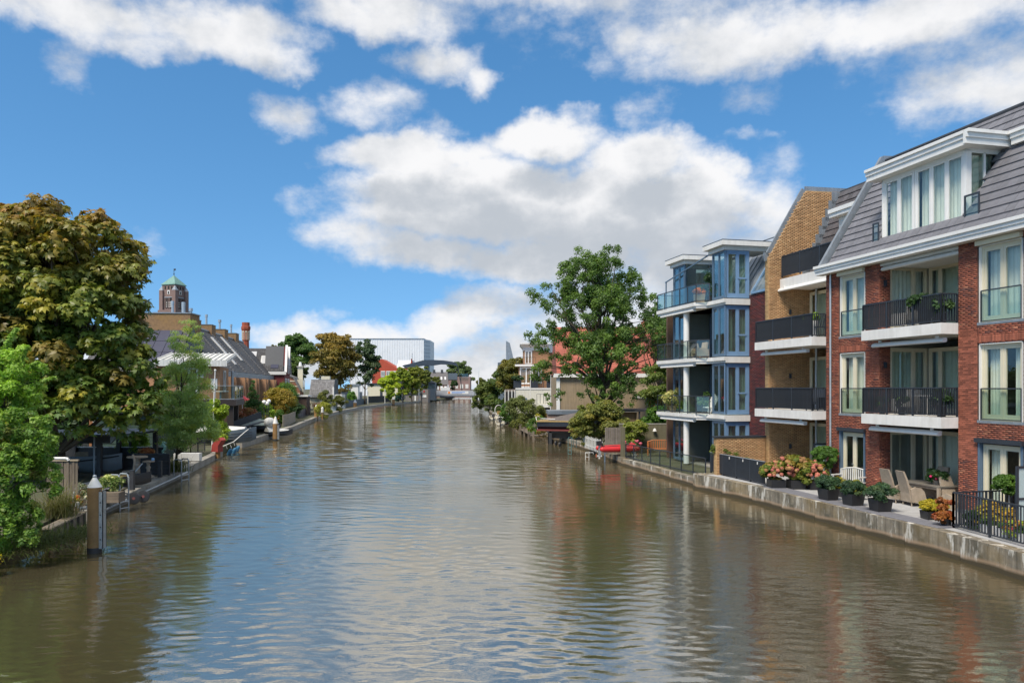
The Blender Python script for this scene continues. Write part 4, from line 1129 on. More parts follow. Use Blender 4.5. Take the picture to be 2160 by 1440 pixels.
# white bench
t = thing('garden_bench', 'weathered white slatted bench in front of the ground floor doors', 'bench', (13.55, 30.4, TZ), ROT + .25)
for i in range(5): MB().box(-.65, .65, -.24 + i * .095, -.16 + i * .095, .41, .435).build('slat', M_whitedirt, t)
for i in range(13):
    MB().cbox((-.56 + i * .093, .27, .67), (.04, .02, .40 + .09 * math.sin(i / 12 * math.pi))).build('back_slat', M_whitedirt, t)
mb = MB(); mb.tube([(-.65, .27, .84), (-.33, .27, .92), (0, .27, .96), (.33, .27, .92), (.65, .27, .84)], .032, 6); mb.build('top_rail', M_whitedirt, t)
for x in (-.63, .63):
    MB().box(x - .03, x + .03, -.26, -.2, 0, .62).build('leg', M_whitedirt, t); MB().box(x - .03, x + .03, .24, .3, 0, .86).build('leg', M_whitedirt, t); MB().box(x - .04, x + .04, -.3, .26, .62, .66).build('armrest', M_whitedirt, t)
# dark planters with juniper
JUN = [(.030, .062, .030, 3), (.045, .085, .035, 2), (.022, .045, .024, 2), (.08, .11, .04, .6)]
def planter(label, loc, seed, r=.42, pal=JUN, group=None):
    t = thing('planter', label, 'planter', loc, ROT + RN.uniform(-.1, .1), group)
    MB().loft([[(-q, -q, z), (q, -q, z), (q, q, z), (-q, q, z)] for q, z in ((.23, 0), (.28, .44), (.25, .44), (.25, .40))]).build('pot', M_plastic, t)
    rr = np.random.default_rng(seed)
    P, Rc, _ = clump_points([(0, 0, .62, r, r, .27)], 36, .34, rr, .55)
    foliage('foliage', P, Rc, 3400, .07, pal, M_leaf, t, rr, droop=-.5, wid=.35)
GJ = 'black planters with juniper along the terrace edge'
planter('black planter with bushy juniper next to the hydrangea, farthest of three', (11.72, 28.1, TZ), 41, .40, group=GJ)
planter('black planter with bushy juniper, middle of the three on the terrace edge', (12.05, 26.8, TZ), 42, .36, group=GJ)
planter('black planter with large bushy juniper, nearest of three to the wicker chairs', (12.38, 25.5, TZ), 43, .45, group=GJ)
def trough(label, loc, rz, l, w, h, fh, pal, seed, n=2600, leaf=.07):
    t = thing('planter', label, 'planter', loc, rz)
    MB().loft([[(-l * f, -w * f, z), (l * f, -w * f, z), (l * f, w * f, z), (-l * f, w * f, z)] for f, z in ((.92, 0), (1, h), (.92, h), (.92, h - .05))]).build('pot', M_plastic, t)
    rr = np.random.default_rng(seed)
    P, Rc, _ = clump_points([(-l * .5, 0, h + fh * .4, l * .6, w * 1.2, fh * .6), (l * .5, 0, h + fh * .4, l * .6, w * 1.2, fh * .6)], 40, .35, rr, .5)
    foliage('foliage', P, Rc, n, leaf, pal, M_leaf, t, rr, droop=0)
trough('low black planter with clipped yellow shrub behind the junipers', (12.75, 28.9, TZ), ROT, .8, .22, .3, .36, [(.22, .19, .02, 3), (.15, .16, .02, 2), (.30, .23, .02, 1)], 51)
trough('low black planter with bright yellow foliage in front of the dining table', (13.42, 24.1, TZ), .05, .36, .22, .26, .34, YELLOW, 52)
t = thing('acer_shrub', 'small orange and red maple shrub at the corner of the black railing', 'shrub', (13.1, 22.9, TZ))
rr = np.random.default_rng(53)
P, Rc, _ = clump_points([(.02, .05, .62, .24, .25, .26), (-.12, -.1, .25, .30, .25, .22)], 30, .34, rr, .4)
foliage('foliage', P, Rc, 1500, .085, [(.20, .05, .022, 2), (.23, .09, .022, 2), (.16, .07, .025, 1)], M_leaf, t, rr, droop=.5)
mb = MB(); limbs(mb, (0, 0, 0), (0, 0, .6), .018, P, 10, rr); mb.build('stem', M_bark, t)
MB().lathe([(.13, 0), (.17, .24), (.15, .24), (.15, .2)], n=12).build('pot', M_plastic, t)
# dining set
t = thing('dining_table', 'long grey wicker dining table on the terrace', 'table', LA(-2.55, .5, TZ), ROT)
MB().box(-.95, .95, -.5, .5, .69, .74).build('table_top', pmat('grey_table_top', (.20, .18, .15), .6, .15, 4), t)
MB().box(-.9, .9, -.45, .45, .6, .69).build('apron', M_wicker, t)
for x in (-.9, .9):
    for y in (-.45, .45): MB().cbox((x, y, .35), (.09, .09, .7)).build('leg', M_wicker, t)
def wicker_chair(label, loc, rz, group):
    t = thing('wicker_chair', label, 'chair', loc, rz, group)
    mb = MB(); mb.box(-.27, .27, -.26, .26, .14, .42); mb.build('seat', M_wicker, t)
    mb = MB(); mb.loft([[(-w, y, z), (w, y, z), (w, y + .07, z), (-w, y + .07, z)] for w, y, z in ((.27, .2, .14), (.28, .24, .45), (.27, .36, .9), (.23, .47, 1.22))]); mb.build('backrest', M_wicker, t)
    for s in (-1, 1):
        mb = MB(); mb.prism([(.25, .14), (.30, .6), (.12, .68), (-.08, .64), (-.2, .52), (-.26, .3), (-.26, .14)], 'x', s * .30 - .045, s * .30 + .045); mb.build('armrest', M_wicker, t)
        for y in (-.22, .22): MB().cyl((s * .25, y, 0), (s * .25, y, .15), .022, n=8).build('leg', M_wicker, t)
    return t
GC = 'wicker chairs round the dining table'
wicker_chair('high-backed wicker chair at the far end of the table on the canal side', LA(-3.15, -.42, TZ), ROT + R(180), GC)
wicker_chair('high-backed wicker chair on the canal side next to the yellow planter', LA(-2.35, -.38, TZ), ROT + R(172), GC)
wicker_chair('high-backed wicker chair behind the table against the dark glass', LA(-3.2, 1.25, TZ), ROT + R(6), GC)
wicker_chair('high-backed wicker chair behind the table beside the table plant', LA(-2.0, 1.2, TZ), ROT - R(8), GC)
wicker_chair('low wicker chair seen from behind at the near end of the table', LA(-1.3, .45, TZ - .16), ROT + R(92), GC)
t = pot_plant('potted_plant', 'bushy green plant with two pink blooms on the dining table', LA(-2.1, .4, TZ + .74), .33, .32, .16, .16, DKGREEN, M_wicker, 61, n=900)
M_pink = pmat('pink_petal', (.75, .03, .16), .6, .1, 5)
for x, y, z in ((-.3, -.1, .3), (-.18, -.22, .24)): MB().ball((x, y, z), .045, 8, 6).build('bloom', M_pink, t)
# railing at the near corner
t = thing('terrace_railing', 'black vertical bar railing at the near corner of the terrace', 'railing', (0, 0, 0))
c0 = Vector((13.12, 22.55)); e1 = c0 + Vector((.974, .2265)) * 2.35; e0 = Vector((13.42, 19.6)); e00 = Vector((13.75, 16.6))
railing(t, [tuple(e1), tuple(c0), tuple(e0), tuple(e00)], .69, 1.06, gap=.115, bw=.014, bd=.04, post=1.5)
t = thing('glass_screen', 'frosted glass privacy screen in a dark frame behind the black railing', 'screen', (14.22, 21.35, TZ), R(13))
f = MB(); f.box(0, .06, 0, .06, 0, 1.95); f.box(1.3, 1.36, 0, .06, 0, 1.95); f.box(.06, 1.3, 0, .06, 1.89, 1.95); f.box(.06, 1.3, 0, .06, 1.0, 1.06); f.build('frame', M_anth, t)
M_opal = pmat('opal_glass', (.42, .52, .52), .25, .05, 2)
MB().box(.06, 1.3, .025, .035, 1.06, 1.89).build('pane', M_opal, t); MB().box(.06, 1.3, .025, .035, .1, 1.0).build('pane', M_opal, t)
t = thing('glass_screen', 'dark framed teal glass screen behind the clipped bay tree', 'screen', (13.15, 33.0, TZ), R(13))
f = MB(); f.box(0, .06, 0, .06, 0, 1.75); f.box(.9, .96, 0, .06, 0, 1.75); f.box(.06, .9, 0, .06, 1.69, 1.75); f.build('frame', M_anth, t)
MB().box(.06, .9, .025, .035, .1, 1.69).build('pane', M_opal, t)
def shrub(name, label, cat, base, env, pal, seed, n=1800, size=.09, nc=40, rel=.34, inner=.5, group=None, droop=.2, stem=True, mat=None, wid=.55, flat=.85, up=.5, r0=.03, hue=.22):
    """env: ellipsoids in metres about the base."""
    t = thing(name, label, cat, base, 0, group)
    rr = np.random.default_rng(seed)
    P, Rc, _ = clump_points(env, nc, rel, rr, inner)
    foliage('foliage', P, Rc, n, size, pal, mat or M_leaf, t, rr, flat, droop, hue=hue, wid=wid, up=up)
    if stem:
        mb = MB(); limbs(mb, (0, 0, -.05), (env[0][0] * .6, env[0][1] * .6, max(.15, env[0][2])), r0, P, 9, rr); mb.build('stem', M_bark, t)
    return t
def dome(x, y, r, h): return [(0, 0, h * .5, r, r, h * .52)]
shrub('shrub', 'yellowing shrub just behind the near black railing', 'shrub', (13.95, 22.15, TZ), dome(0, 0, .3, .85), [(.3, .19, .03, 2), (.25, .22, .03, 1), (.1, .13, .02, 1)], 71, 900, .07)
shrub('shrub', 'golden shrub in the middle behind the near black railing', 'shrub', (14.2, 21.75, TZ), dome(0, 0, .28, .7), [(.34, .22, .03, 2), (.16, .16, .03, 1)], 72, 800, .07)
shrub('shrub', 'red and lime bedding plant low behind the near black railing', 'plant', (13.9, 20.9, TZ), dome(0, 0, .3, .45), [(.3, .04, .04, 1), (.2, .3, .03, 2)], 73, 800, .06)
shrub('shrub', 'dark leafy plant low behind the corner of the black railing', 'plant', (13.6, 22.3, TZ), dome(0, 0, .3, .5), DKGREEN, 74, 800, .06)
for i in range(3):
    t = thing('planter_box', f'white flower box low behind the near black railing, ' + ['by its corner post', 'in the middle of the row', 'nearest the picture edge'][i], 'flower box', (13.75 + i * .06, 21.9 - i * .62, TZ), R(96), 'white flower boxes behind the railing')
    MB().loft([[(-.24 * f, -.1 * f, z), (.24 * f, -.1 * f, z), (.24 * f, .1 * f, z), (-.24 * f, .1 * f, z)] for f, z in ((.9, 0), (1, .22), (.9, .22), (.9, .18))]).build('box', M_white, t)
    rr = np.random.default_rng(80 + i); P, Rc, _ = clump_points([(0, 0, .28, .25, .12, .12)], 10, .4, rr, .3)
    foliage('foliage', P, Rc, 220, .06, GREEN, M_leaf, t, rr)
shrub('climbing_shrub', 'feathery green shrub leaning against the yellow garden wall', 'shrub', (10.55, 36.2, .6), [(-.55, .3, 1.2, .38, .3, .35), (-.05, 0, .9, .5, .3, .38), (.5, -.2, .55, .5, .3, .3)], [(.07, .10, .02, 2), (.10, .12, .02, 1)], 75, 1800, .08, wid=.3)
# balcony plants, chairs and tables of the brick building
BZ = [(L1, 'lower'), (L2, 'upper')]
for z, w in BZ:
    pot_plant('potted_plant', f'leafy flowering plant in the near corner of the {w} front balcony', LA(-1.1, -.35, z), .3, .55, .18, .35, DKGREEN, M_plastic, 90 + int(z), n=700)
    t = thing('balcony_table', f'small white balcony table behind the bars of the {w} front balcony', 'table', LA(-2.6, .35, z), ROT)
    MB().box(-.4, .4, -.3, .3, .68, .72).build('table_top', M_white, t)
    for x in (-.35, .35):
        for y in (-.25, .25): MB().cbox((x, y, .34), (.04, .04, .68)).build('leg', M_white, t)
    armchair('armchair', f'white balcony chair beside the table on the {w} front balcony', LA(-3.5, .3, z), ROT - 1.5, M_white)
pot_plant('potted_plant', 'trailing plant on the rail side of the upper front balcony by the glazing', LA(-1.9, -.3, L2), .42, .5, .25, .6, DKGREEN, M_plastic, 97, n=900)
for x, z, w in ((-2.9, L1, 'middle'), (-3.9, L1, 'far end')):
    pot_plant('potted_plant', f'small green plant at the {w} of the lower front balcony', LA(x, -.4, z), .2, .4, .14, .3, FRESH, M_plastic, 98 + int(x), n=260)
pot_plant('potted_plant', 'lime coloured plant in a pale pot on the upper far balcony', LA(-8.35, -.25, L2), .3, .28, .22, .72, LIME, M_whitedirt, 101)
M_bal = M_anth
t = thing('bistro_chair', 'black wire chair on the upper far balcony next to the lime plant', 'chair', LA(-8.2, -.1, L2), ROT)
mb = MB()
for a in range(7): mb.tube([(-.24 + a * .08, .2, .45), (-.24 + a * .08, .26, .9)], .01, 5)
mb.tube([(-.26, .2, .42), (-.26, .27, .93), (.26, .27, .93), (.26, .2, .42)], .014, 6); mb.build('backrest', M_anth, t)
MB().lathe([(.24, .42), (.25, .45), (.2, .46)], n=14).build('seat', M_anth, t)
for x in (-.2, .2):
    for y in (-.2, .2): MB().cyl((x, y, 0), (x * .9, y * .9, .43), .013, n=6).build('leg', M_anth, t)
armchair('armchair', 'dark lounge chair behind the bars of the lower far balcony', LA(-8.4, -.1, L1), ROT + .4, M_anth)
# ------------------------------------------------------------ gardens and houses beyond the blue building
t = thing('garden_railing', 'black framed glass railing along the low quay of the blue building', 'railing')
glass_railing(t, [(9.62, 37.7), (8.3, 42.6), (7.15, 47.6)], .44, .92, step=1.25)
M_olive = pmat('olive_render', (.15, .135, .085), .9, .14, 1.5, streak=.2, dirt=(.09, .08, .045), damt=.5)
t = thing('garden_wall', 'olive rendered garden wall behind the orange bench', 'garden wall', (7.4, 52.2, .38), R(2))
MB().box(0, 6.5, 0, .25, 0, 1.95).build('wall', M_olive, t); MB().box(0, 6.5, -.02, .27, 1.95, 2.0).build('coping', M_concrete, t)
t = thing('wall_lamp', 'white wall lamp on the olive garden wall', 'lamp', wp(1381, 906, 52.1), 0)
MB().lathe([(.14, -.1), (.1, .02), (.03, .1)], n=10).build('shade', M_white, t); MB().box(-.02, .02, 0, .14, .02, .07).build('bracket', M_anth, t)
t = thing('concrete_pillar', 'square concrete pillar at the end of the glass garden railing', 'pillar', (7.02, 48.1, .4)); t['kind'] = 'thing'
MB().box(-.13, .13, -.13, .13, 0, 1.95).build('shaft', M_olive, t)
M_fence = pmat('grey_fence_board', (.19, .165, .135), .85, .2, 3, obj_rand=.15)
t = thing('wooden_fence', 'weathered upright board fence between the big bush and the pillar', 'fence', (6.2, 50.5, .4))
for i in range(10): MB().box(i * .12, i * .12 + .1, 0, .03, 0, 1.8).build('board', M_fence, t)
t = thing('picket_fence', 'white picket fence on the quay edge below the big bush', 'fence', gp(1230, 944, .5))
q = gp(1270, 958, .5) - gp(1230, 944, .5)
a_ = math.atan2(q.y, q.x); n_ = 13
for i in range(n_): MB().box(-.09, .09, -.012, .012, .05, .95 - .02 * (i % 3)).build('picket', M_whitedirt, t, loc=(q.x * i / n_, q.y * i / n_, 0), rot=(0, 0, a_))
for z in (.25, .75): MB().box(0, q.length, .012, .04, z, z + .07).build('rail', M_whitedirt, t, rot=(0, 0, a_))
# red inflatable dinghy on davits
t = thing('inflatable_dinghy', 'red inflatable dinghy with black outboard hanging over the quay', 'dinghy', (6.75, 49.0, .92), R(8))
mb = MB(); r = .21
for s in (-1, 1):
    mb.tube([(-1.05, s * .52, .0), (.45, s * .52, .02), (.85, s * .4, .1), (1.1, 0, .16)], [.16, r, r * .95, r * .9], 14)
    mb.ball((-1.05, s * .52, 0), (.2, .16, .16), 10, 8); mb.ball((.45, s * .52, .02), r, 12, 8); mb.ball((.85, s * .4, .1), r * .95, 12, 8)
mb.ball((1.1, 0, .16), r * .9, 12, 8); mb.build('tube', M_red, t, smooth=True)
MB().box(-.95, .8, -.42, .42, -.2, -.12).build('floor', M_red, t); MB().box(-.92, -.86, -.4, .4, -.2, .2).build('transom', M_plastic, t)
MB().box(-.2, .1, -.45, .45, .12, .17).build('seat', M_anth, t)
mb = MB(); mb.tube([(-1.0, -.53, .16), (-.2, -.53, .23), (.5, -.53, .23)], .02, 6); mb.build('grab_rope', M_anth, t)
e = MB(); e.loft([[(-1.32, -.14, z), (-1.02 + .02 * k, -.14, z), (-1.02 + .02 * k, .14, z), (-1.32, .14, z)] for k, z in enumerate((.22, .42, .5))]); eo = e.build('outboard_motor', M_plastic, t)
MB().cbox((-1.12, 0, -.1), (.14, .1, .66)).build('shaft', M_steel, eo); mb = MB(); mb.cbox((-1.14, 0, -.46), (.34, .05, .1)); mb.cbox((-1.14, 0, -.55), (.1, .03, .2)); mb.build('skeg', M_whitedirt, eo)
for k in range(3): MB().cbox((-1.34, .08 * math.cos(k * 2.1), -.46 + .08 * math.sin(k * 2.1)), (.03, .05, .14), 0, 0, k * 2.1).build('blade', pmat('orange_blade', (.5, .12, .04), .5) if k == 0 else MATS['orange_blade'], eo)
t = thing('boat_davit', 'steel davit frame under the red dinghy at the quay edge', 'davit', (6.75, 49.0, -.3))
for x in (-.7, .6):
    MB().beam((x, .5, 0), (x, .5, 1.0), .08, .08).build('post', M_steel, t); MB().beam((x, .6, 1.0), (x, -.5, 1.0), .07, .07).build('arm', M_steel, t)
def ladder(name, label, loc, rz, w, h, hoop, mat, steps=4, r=.022):
    t = thing(name, label, 'ladder', loc, rz)
    for s in (-1, 1):
        mb = MB(); mb.tube([(s * w / 2, -.05, -1.0), (s * w / 2, -.05, h * .86), (s * w / 2, .02, h), (s * w / 2, hoop * .8, h), (s * w / 2, hoop, h * .9), (s * w / 2, hoop, .0)], r, 8); mb.build('rail', mat, t, smooth=True)
    for i in range(steps): MB().cyl((-w / 2, -.05, -.7 + i * .25), (w / 2, -.05, -.7 + i * .25), r * .8, n=6).build('rung', mat, t)
    return t
ladder('quay_ladder', 'teal painted swim ladder on the quay left of the big bush', gp(1203, 944, .46), R(-60), .42, .75, .4, pmat('teal_paint', (.10, .2, .2), .5))
ladder('quay_ladder', 'white swim ladder on the quay below the white picket fence', gp(1240, 957, .40), R(-60), .4, .1, .3, M_whitedirt)
for i in range(3):
    t = thing('rubber_fender', 'black rubber tyre fender on the rough quay wall, ' + ['leftmost of three', 'middle of three', 'rightmost of three'][i], 'fender', gp(1166 + i * 8.2, 931 + i * 3, .2) + Vector((-.05, -.1, 0)), 0, 'black fenders on the quay wall')
    mb = MB(); mb.M = Matrix.Rotation(R(55), 4, 'Z') @ Matrix.Rotation(R(90), 4, 'X'); mb.lathe([(.1, -.07), (.2, -.05), (.22, 0), (.2, .05), (.1, .07)], n=14); mb.build('tyre', M_plastic, t)
# plants of the right bank; pixel of the foot, then size in metres
def rshrub(label, u, v, z, env, pal, seed, n=2200, size=.10, cat='shrub', name='shrub', **k):
    return shrub(name, label, cat, gp(u, v, z), env, pal, seed, n, size, **k)
tree('waterside_bush', 'large olive green bush with a leaning trunk overhanging the quay', 'bush', (6.6, 55.2, .4),
     [(6.2, 55.2, 2.5, 1.8, 1.5, 1.2), (5.0, 55.0, 2.0, 1.0, 1.0, .9), (7.2, 55.5, 2.0, 1.1, 1.2, 1.2), (5.7, 54.6, 1.3, .9, .8, .8), (6.2, 55.3, 3.7, .55, .5, .75)],
     [(.12, .125, .03, 3), (.15, .145, .03, 2), (.09, .11, .025, 2), (.19, .16, .03, 1)], 110, .27, 11000, .13, .10, 30, seed=201, hue=.25)
shrub('shrub', 'yellow green shrub above the pink hydrangea by the olive wall', 'shrub', (8.3, 51.3, .38), [(.05, 0, 1.5, .8, .6, .65), (0, 0, .9, .6, .5, .5)], [(.14, .16, .025, 3), (.10, .13, .02, 2), (.2, .18, .03, 1)], 202, 2300, .11)
t = shrub('hydrangea_bush', 'pink hydrangea at the start of the glass garden railing', 'hydrangea', (7.75, 49.6, .38), [(0, 0, .55, .55, .4, .4)], GREEN, 203, 700, .1)
mpk = pmat('pink_hydrangea', (.50, .10, .14), .8, .2, 18, obj_rand=.2)
mpm = flower_mesh(mpk, 9)
for i in range(16):
    o = bpy.data.objects.new('flower_head', mpm); COL.objects.link(o); o.parent = t; o.location = (rg.uniform(-.55, .6), rg.uniform(-.5, .0), rg.uniform(.65, 1.02)); s_ = rg.uniform(.7, 1.1); o.scale = (s_,) * 3
shrub('shrub', 'bright green leafy bush above the olive garden wall', 'shrub', (10.6, 54.5, .38), [(0, 0, 2.2, 1.3, .8, .8), (-.8, -.2, 1.6, .8, .6, .7), (.9, 0, 2.0, .8, .6, .8)], FRESH, 204, 3200, .16, nc=60)
tree('small_tree', 'small olive coloured tree beside the glass balconies', 'tree', (11.8, 60, .4), [(11.9, 60, 5.2, 1.5, 1.3, 1.6), (11.3, 60, 3.8, 1.2, 1.1, 1.2), (12.3, 60, 4.0, 1.2, 1.1, 1.2)], [(.09, .12, .025, 3), (.12, .14, .03, 2), (.07, .1, .02, 2)], 70, .28, 6000, .13, .1, 25, seed=205)
rshrub('green shrub with yellow blooms right of the timber jetty', 1130, 917, .45, [(0, 0, .75, .8, .7, .8), (.3, .3, 1.2, .6, .6, .6)], [(.05, .10, .018, 3), (.07, .13, .02, 2), (.35, .28, .02, .5)], 206, 2400, .1)
rshrub('grey green airy bush with white stems by the timber jetty', 1107, 902, .45, [(0, 0, 2.0, 1.9, 1.5, 1.3), (.8, 0, 1.4, 1.5, 1.3, 1.2), (-.9, 0, 2.2, 1.2, 1.2, 1.1)], [(.085, .10, .03, 3), (.11, .13, .035, 2), (.07, .085, .03, 2)], 207, 7000, .13, nc=90, rel=.26, cat='bush', name='waterside_bush')
rshrub('rust orange hedge behind the covered boat', 1192, 900, .45, [(-1.2, 0, .9, 1.6, .7, .75), (1.2, 0, .9, 1.6, .7, .7)], [(.18, .11, .02, 3), (.14, .12, .02, 2), (.10, .10, .02, 2)], 208, 3000, .12, name='hedge', cat='hedge', stem=False)
rshrub('low grey green plant on the timber jetty edge', 1092, 905, .45, [(0, 0, .5, .9, .6, .5)], OLIVE, 209, 900, .1)
rshrub('dry ochre plant on the quay beside the boat lift', 1146, 921, .45, [(0, 0, .35, .6, .4, .35)], [(.2, .12, .03, 1), (.12, .11, .03, 1)], 210, 500, .08)
rshrub('small red flowering bush behind the dark boat cover', 1192, 905, .45, [(0, 0, 1.2, .55, .4, .35)], [(.35, .05, .05, 2), (.1, .1, .02, 1)], 211, 500, .1)
tree('waterside_tree', 'bushy green tree bulging over the water at the canal bend', 'tree', (-.6, 121, .4), [(-1.6, 121, 4.2, 2.6, 2.4, 3.4), (-3.2, 121.5, 2.2, 1.9, 2, 1.6), (-.4, 121, 6.3, 2.0, 2.0, 2.0), (-.6, 118, 2.0, 2, 2, 2)],
     [(.055, .085, .018, 3), (.08, .10, .02, 2), (.04, .07, .018, 2)], 110, .24, 9000, .28, .2, 30, seed=212)
tree('waterside_tree', 'yellowish green tree in front of the dark angular house', 'tree', (.8, 112, .4), [(.2, 112, 7.0, 2.0, 2, 2.3), (-.8, 113, 5.4, 1.6, 1.6, 1.6)], [(.10, .10, .02, 3), (.13, .11, .02, 2), (.08, .09, .02, 2)], 70, .26, 5500, .24, .15, 26, seed=213)
tree('waterside_tree', 'low light green tree farthest along the right bank', 'tree', (-4.3, 150, .4), [(-5.0, 150, 3.2, 2.4, 2.2, 2.6), (-6.6, 151, 1.9, 1.6, 1.6, 1.4)], [(.09, .11, .025, 3), (.07, .095, .02, 2)], 60, .28, 4500, .3, .15, 20, seed=214)
rshrub('light green shrub beside the narrow white framed gable', 1071, 892, .45, [(0, 0, 1.2, .9, .8, 1.2)], FRESH, 215, 1500, .15)
# boats on the right
def hull(mb, L_, B_, D, sheer=.25, n=12, tumble=.0, bow=.5):
    secs = []
    for i in range(n + 1):
        q = i / n; w = B_ / 2 * (1 - max(0, (q - bow) / (1 - bow)) ** 2.2) * (.86 + .14 * min(1, q / .3)); w = max(w, .015)
        zt = D + sheer * max(0, q - .3) ** 2 * 2; zk = .0 + .35 * D * max(0, (q - .7) / .3) ** 2
        x = q * L_
        secs.append([(x, -w, zt), (x, -w * .97, zk + (zt - zk) * .5), (x, -w * .6, zk + (zt - zk) * .12), (x, 0, zk), (x, w * .6, zk + (zt - zk) * .12), (x, w * .97, zk + (zt - zk) * .5), (x, w, zt), (x, w * .86, zt), (x, w * .8, zk + (zt - zk) * .45), (x, 0, zk + (zt - zk) * .3), (x, -w * .8, zk + (zt - zk) * .45), (x, -w * .86, zt)])
    mb.loft(secs); return secs
M_navy = pmat('navy_hull', (.02, .025, .035), .35, .1, 4)
M_taupe = pmat('taupe_canvas', (.13, .11, .10), .85, .1, 3, .01, 8)
M_varn = pmat('varnished_rubbing', (.40, .27, .10), .4, .1, 6)
t = thing('motor_boat', 'dark sloop raised on a lift under a taupe canvas cover', 'boat', (2.35, 66.3, 1.12), R(-14))
mb = MB(); hull(mb, 5.2, 1.9, .82, .2, bow=.75); mb.build('hull', M_navy, t, smooth=True)
mb = MB(); mb.box(-.03, 4.6, -.98, .98, .80, .90); mb.build('rubbing_strake', M_varn, t)
mb = MB(); mb.box(.0, 4.5, -.9, .9, .02, .16); mb.build('red_bottom', pmat('red_antifouling', (.15, .03, .025), .7), t)
mb = MB(); mb.loft([[(x, -w, .9), (x, 0, h), (x, w, .9)] for x, w, h in ((.9, .55, .98), (1.9, .85, 1.3), (3.4, .9, 1.6), (4.8, .7, 1.25))]); mb.build('canvas_cover', M_taupe, t)
mb = MB(); mb.tube([(.0, -.9, .92), (-.12, -.7, 1.2), (-.12, .7, 1.2), (0, .9, .92)], .03, 6); mb.tube([(.4, -.85, 1.08), (1.6, -.85, 1.04)], .03, 6); mb.build('pushpit_rail', M_white, t)
mb = MB(); mb.cbox((-.06, 0, .42), (.08, .5, .75)); mb.build('rudder', M_whitedirt, t)
t = thing('boat_lift', 'dark timber posts carrying the covered sloop above the water', 'boat lift', (2.4, 66.2, -.6))
for x, y in ((.9, -.9), (3.3, -1.0), (.9, .9), (3.3, .8)): MB().box(x - .12, x + .12, y - .12, y + .12, 0, 1.72).build('post', M_black, t)
for y in (-.95, .85): MB().box(.6, 4.0, y - .07, y + .07, 1.58, 1.74).build('beam', M_black, t)
t = thing('garden_shed', 'low dark board shed on the quay beside the boat lift', 'shed', gp(1163, 924, .46), R(-8))
for i in range(7): MB().box(0, 2.1, -.01 * (i % 2), .04, i * .16, i * .16 + .15).build('board', M_black, t)
MB().box(.02, 2.1, .05, 1.5, 0, 1.1).build('body', M_black, t); MB().box(-.05, 2.2, -.05, 1.6, 1.13, 1.18).build('roof', M_anth, t)
t = thing('parasol', 'folded white parasol in front of the rust hedge', 'parasol', gp(1170, 897, .45))
MB().cyl((0, 0, 0), (0, 0, 2.3), .03).build('pole', M_white, t); MB().cyl((0, 0, .9), (0, 0, 2.25), .22, .03, 10).build('canopy', M_whitedirt, t)
def flagpole(label, base, top, r=.055, cap=None):
    t = thing('flagpole', label, 'flagpole', base)
    d = Vector(top) - Vector(base)
    MB().cyl((0, 0, 0), tuple(d), r, r * .6, 10).build('pole', M_white, t, smooth=True)
    MB().ball(tuple(d), (r * 1.3, r * 1.3, r * 1.6), 8, 6).build('cap', cap or M_white, t)
    return t
flagpole('white flagpole behind the covered sloop', gp(1161, 893, .45), wp(1162, 785, gp(1161, 893, .45).y))
flagpole('white flagpole standing before the white house terrace', (2.25, 92, .45), wp(1119, 783, 92))
M_boatw = pmat('boat_gelcoat', (.62, .58, .48), .35, .06, 3)
def white_boat(label, loc, rz, L_=4.2, cover=None, motor=True):
    t = thing('motor_boat', label, 'boat', loc, rz)
    mb = MB(); hull(mb, L_, 1.7, .62, .2); mb.build('hull', M_boatw, t, smooth=True)
    mb = MB(); mb.loft([[(L_ * .55, -.6, .64), (L_ * .55, .6, .64), (L_ * .6, .45, .95), (L_ * .6, -.45, .95)], [(L_ * .85, -.3, .72), (L_ * .85, .3, .72), (L_ * .82, .2, .8), (L_ * .82, -.2, .8)]]); mb.build('foredeck', M_white, t)
    MB().box(.6, 1.0, -.6, .6, .42, .5).build('seat', M_white, t)
    mb = MB(); mb.tube([(L_ * .3, -.72, .7), (L_ * .34, -.66, 1.0), (L_ * .34, .66, 1.0), (L_ * .3, .72, .7)], .025, 6); mb.build('rail', M_steel, t)
    if motor:
        m = MB().cbox((-.22, 0, .62), (.34, .36, .42), 0, .15).build('outboard_motor', M_plastic, t); MB().cbox((-.2, 0, .1), (.14, .1, .7)).build('shaft', M_plastic, m); MB().cyl((-.3, .0, -.22), (-.05, 0, -.22), .07).build('gearcase', pmat('red_gearcase', (.4, .06, .06), .5) if 'red_gearcase' not in MATS else MATS['red_gearcase'], m)
    return t
white_boat('cream open boat with black outboard moored nearest on the right bank', (gp(1072, 893, 0).x - .9, 95.5, .12), R(75), 4.0)
white_boat('white motor boat moored behind the cream open boat', (gp(1050, 884, 0).x - .5, 112.5, .12), R(72), 4.6)
t = thing('lifebuoy_frame', 'oval white frame standing over the black outboard at the bend', 'frame', (-1.9, 108.2, .9), R(15))
mb = MB(); mb.tube([(.55 * math.cos(a) , 0, .75 + .75 * math.sin(a)) for a in np.linspace(0, 2 * math.pi, 17)], .06, 6); mb.build('hoop', M_whitedirt, t); MB().cbox((0, 0, .4), (.5, .2, .5)).build('seat', M_varn, t)
t = thing('timber_jetty', 'weathered timber jetty along the right bank before the cream boat', 'jetty', (0, 0, 0)); t['kind'] = 'thing'
ja, jb = gp(1085, 898, .5), gp(1128, 920, .5); jd = jb - ja; jr = math.atan2(jd.y, jd.x); nj = int(jd.length / .32)
for i in range(nj): MB().box(-.14, .14, -.15, 1.1, -.03, .03).build('plank', M_timber, t, loc=ja + jd * (i / nj), rot=(0, 0, jr))
for i in range(6): MB().box(-.08, .08, -.2, -.04, -1.2, .45).build('pile', M_timber, t, loc=ja + jd * (i / 5), rot=(0, 0, jr))
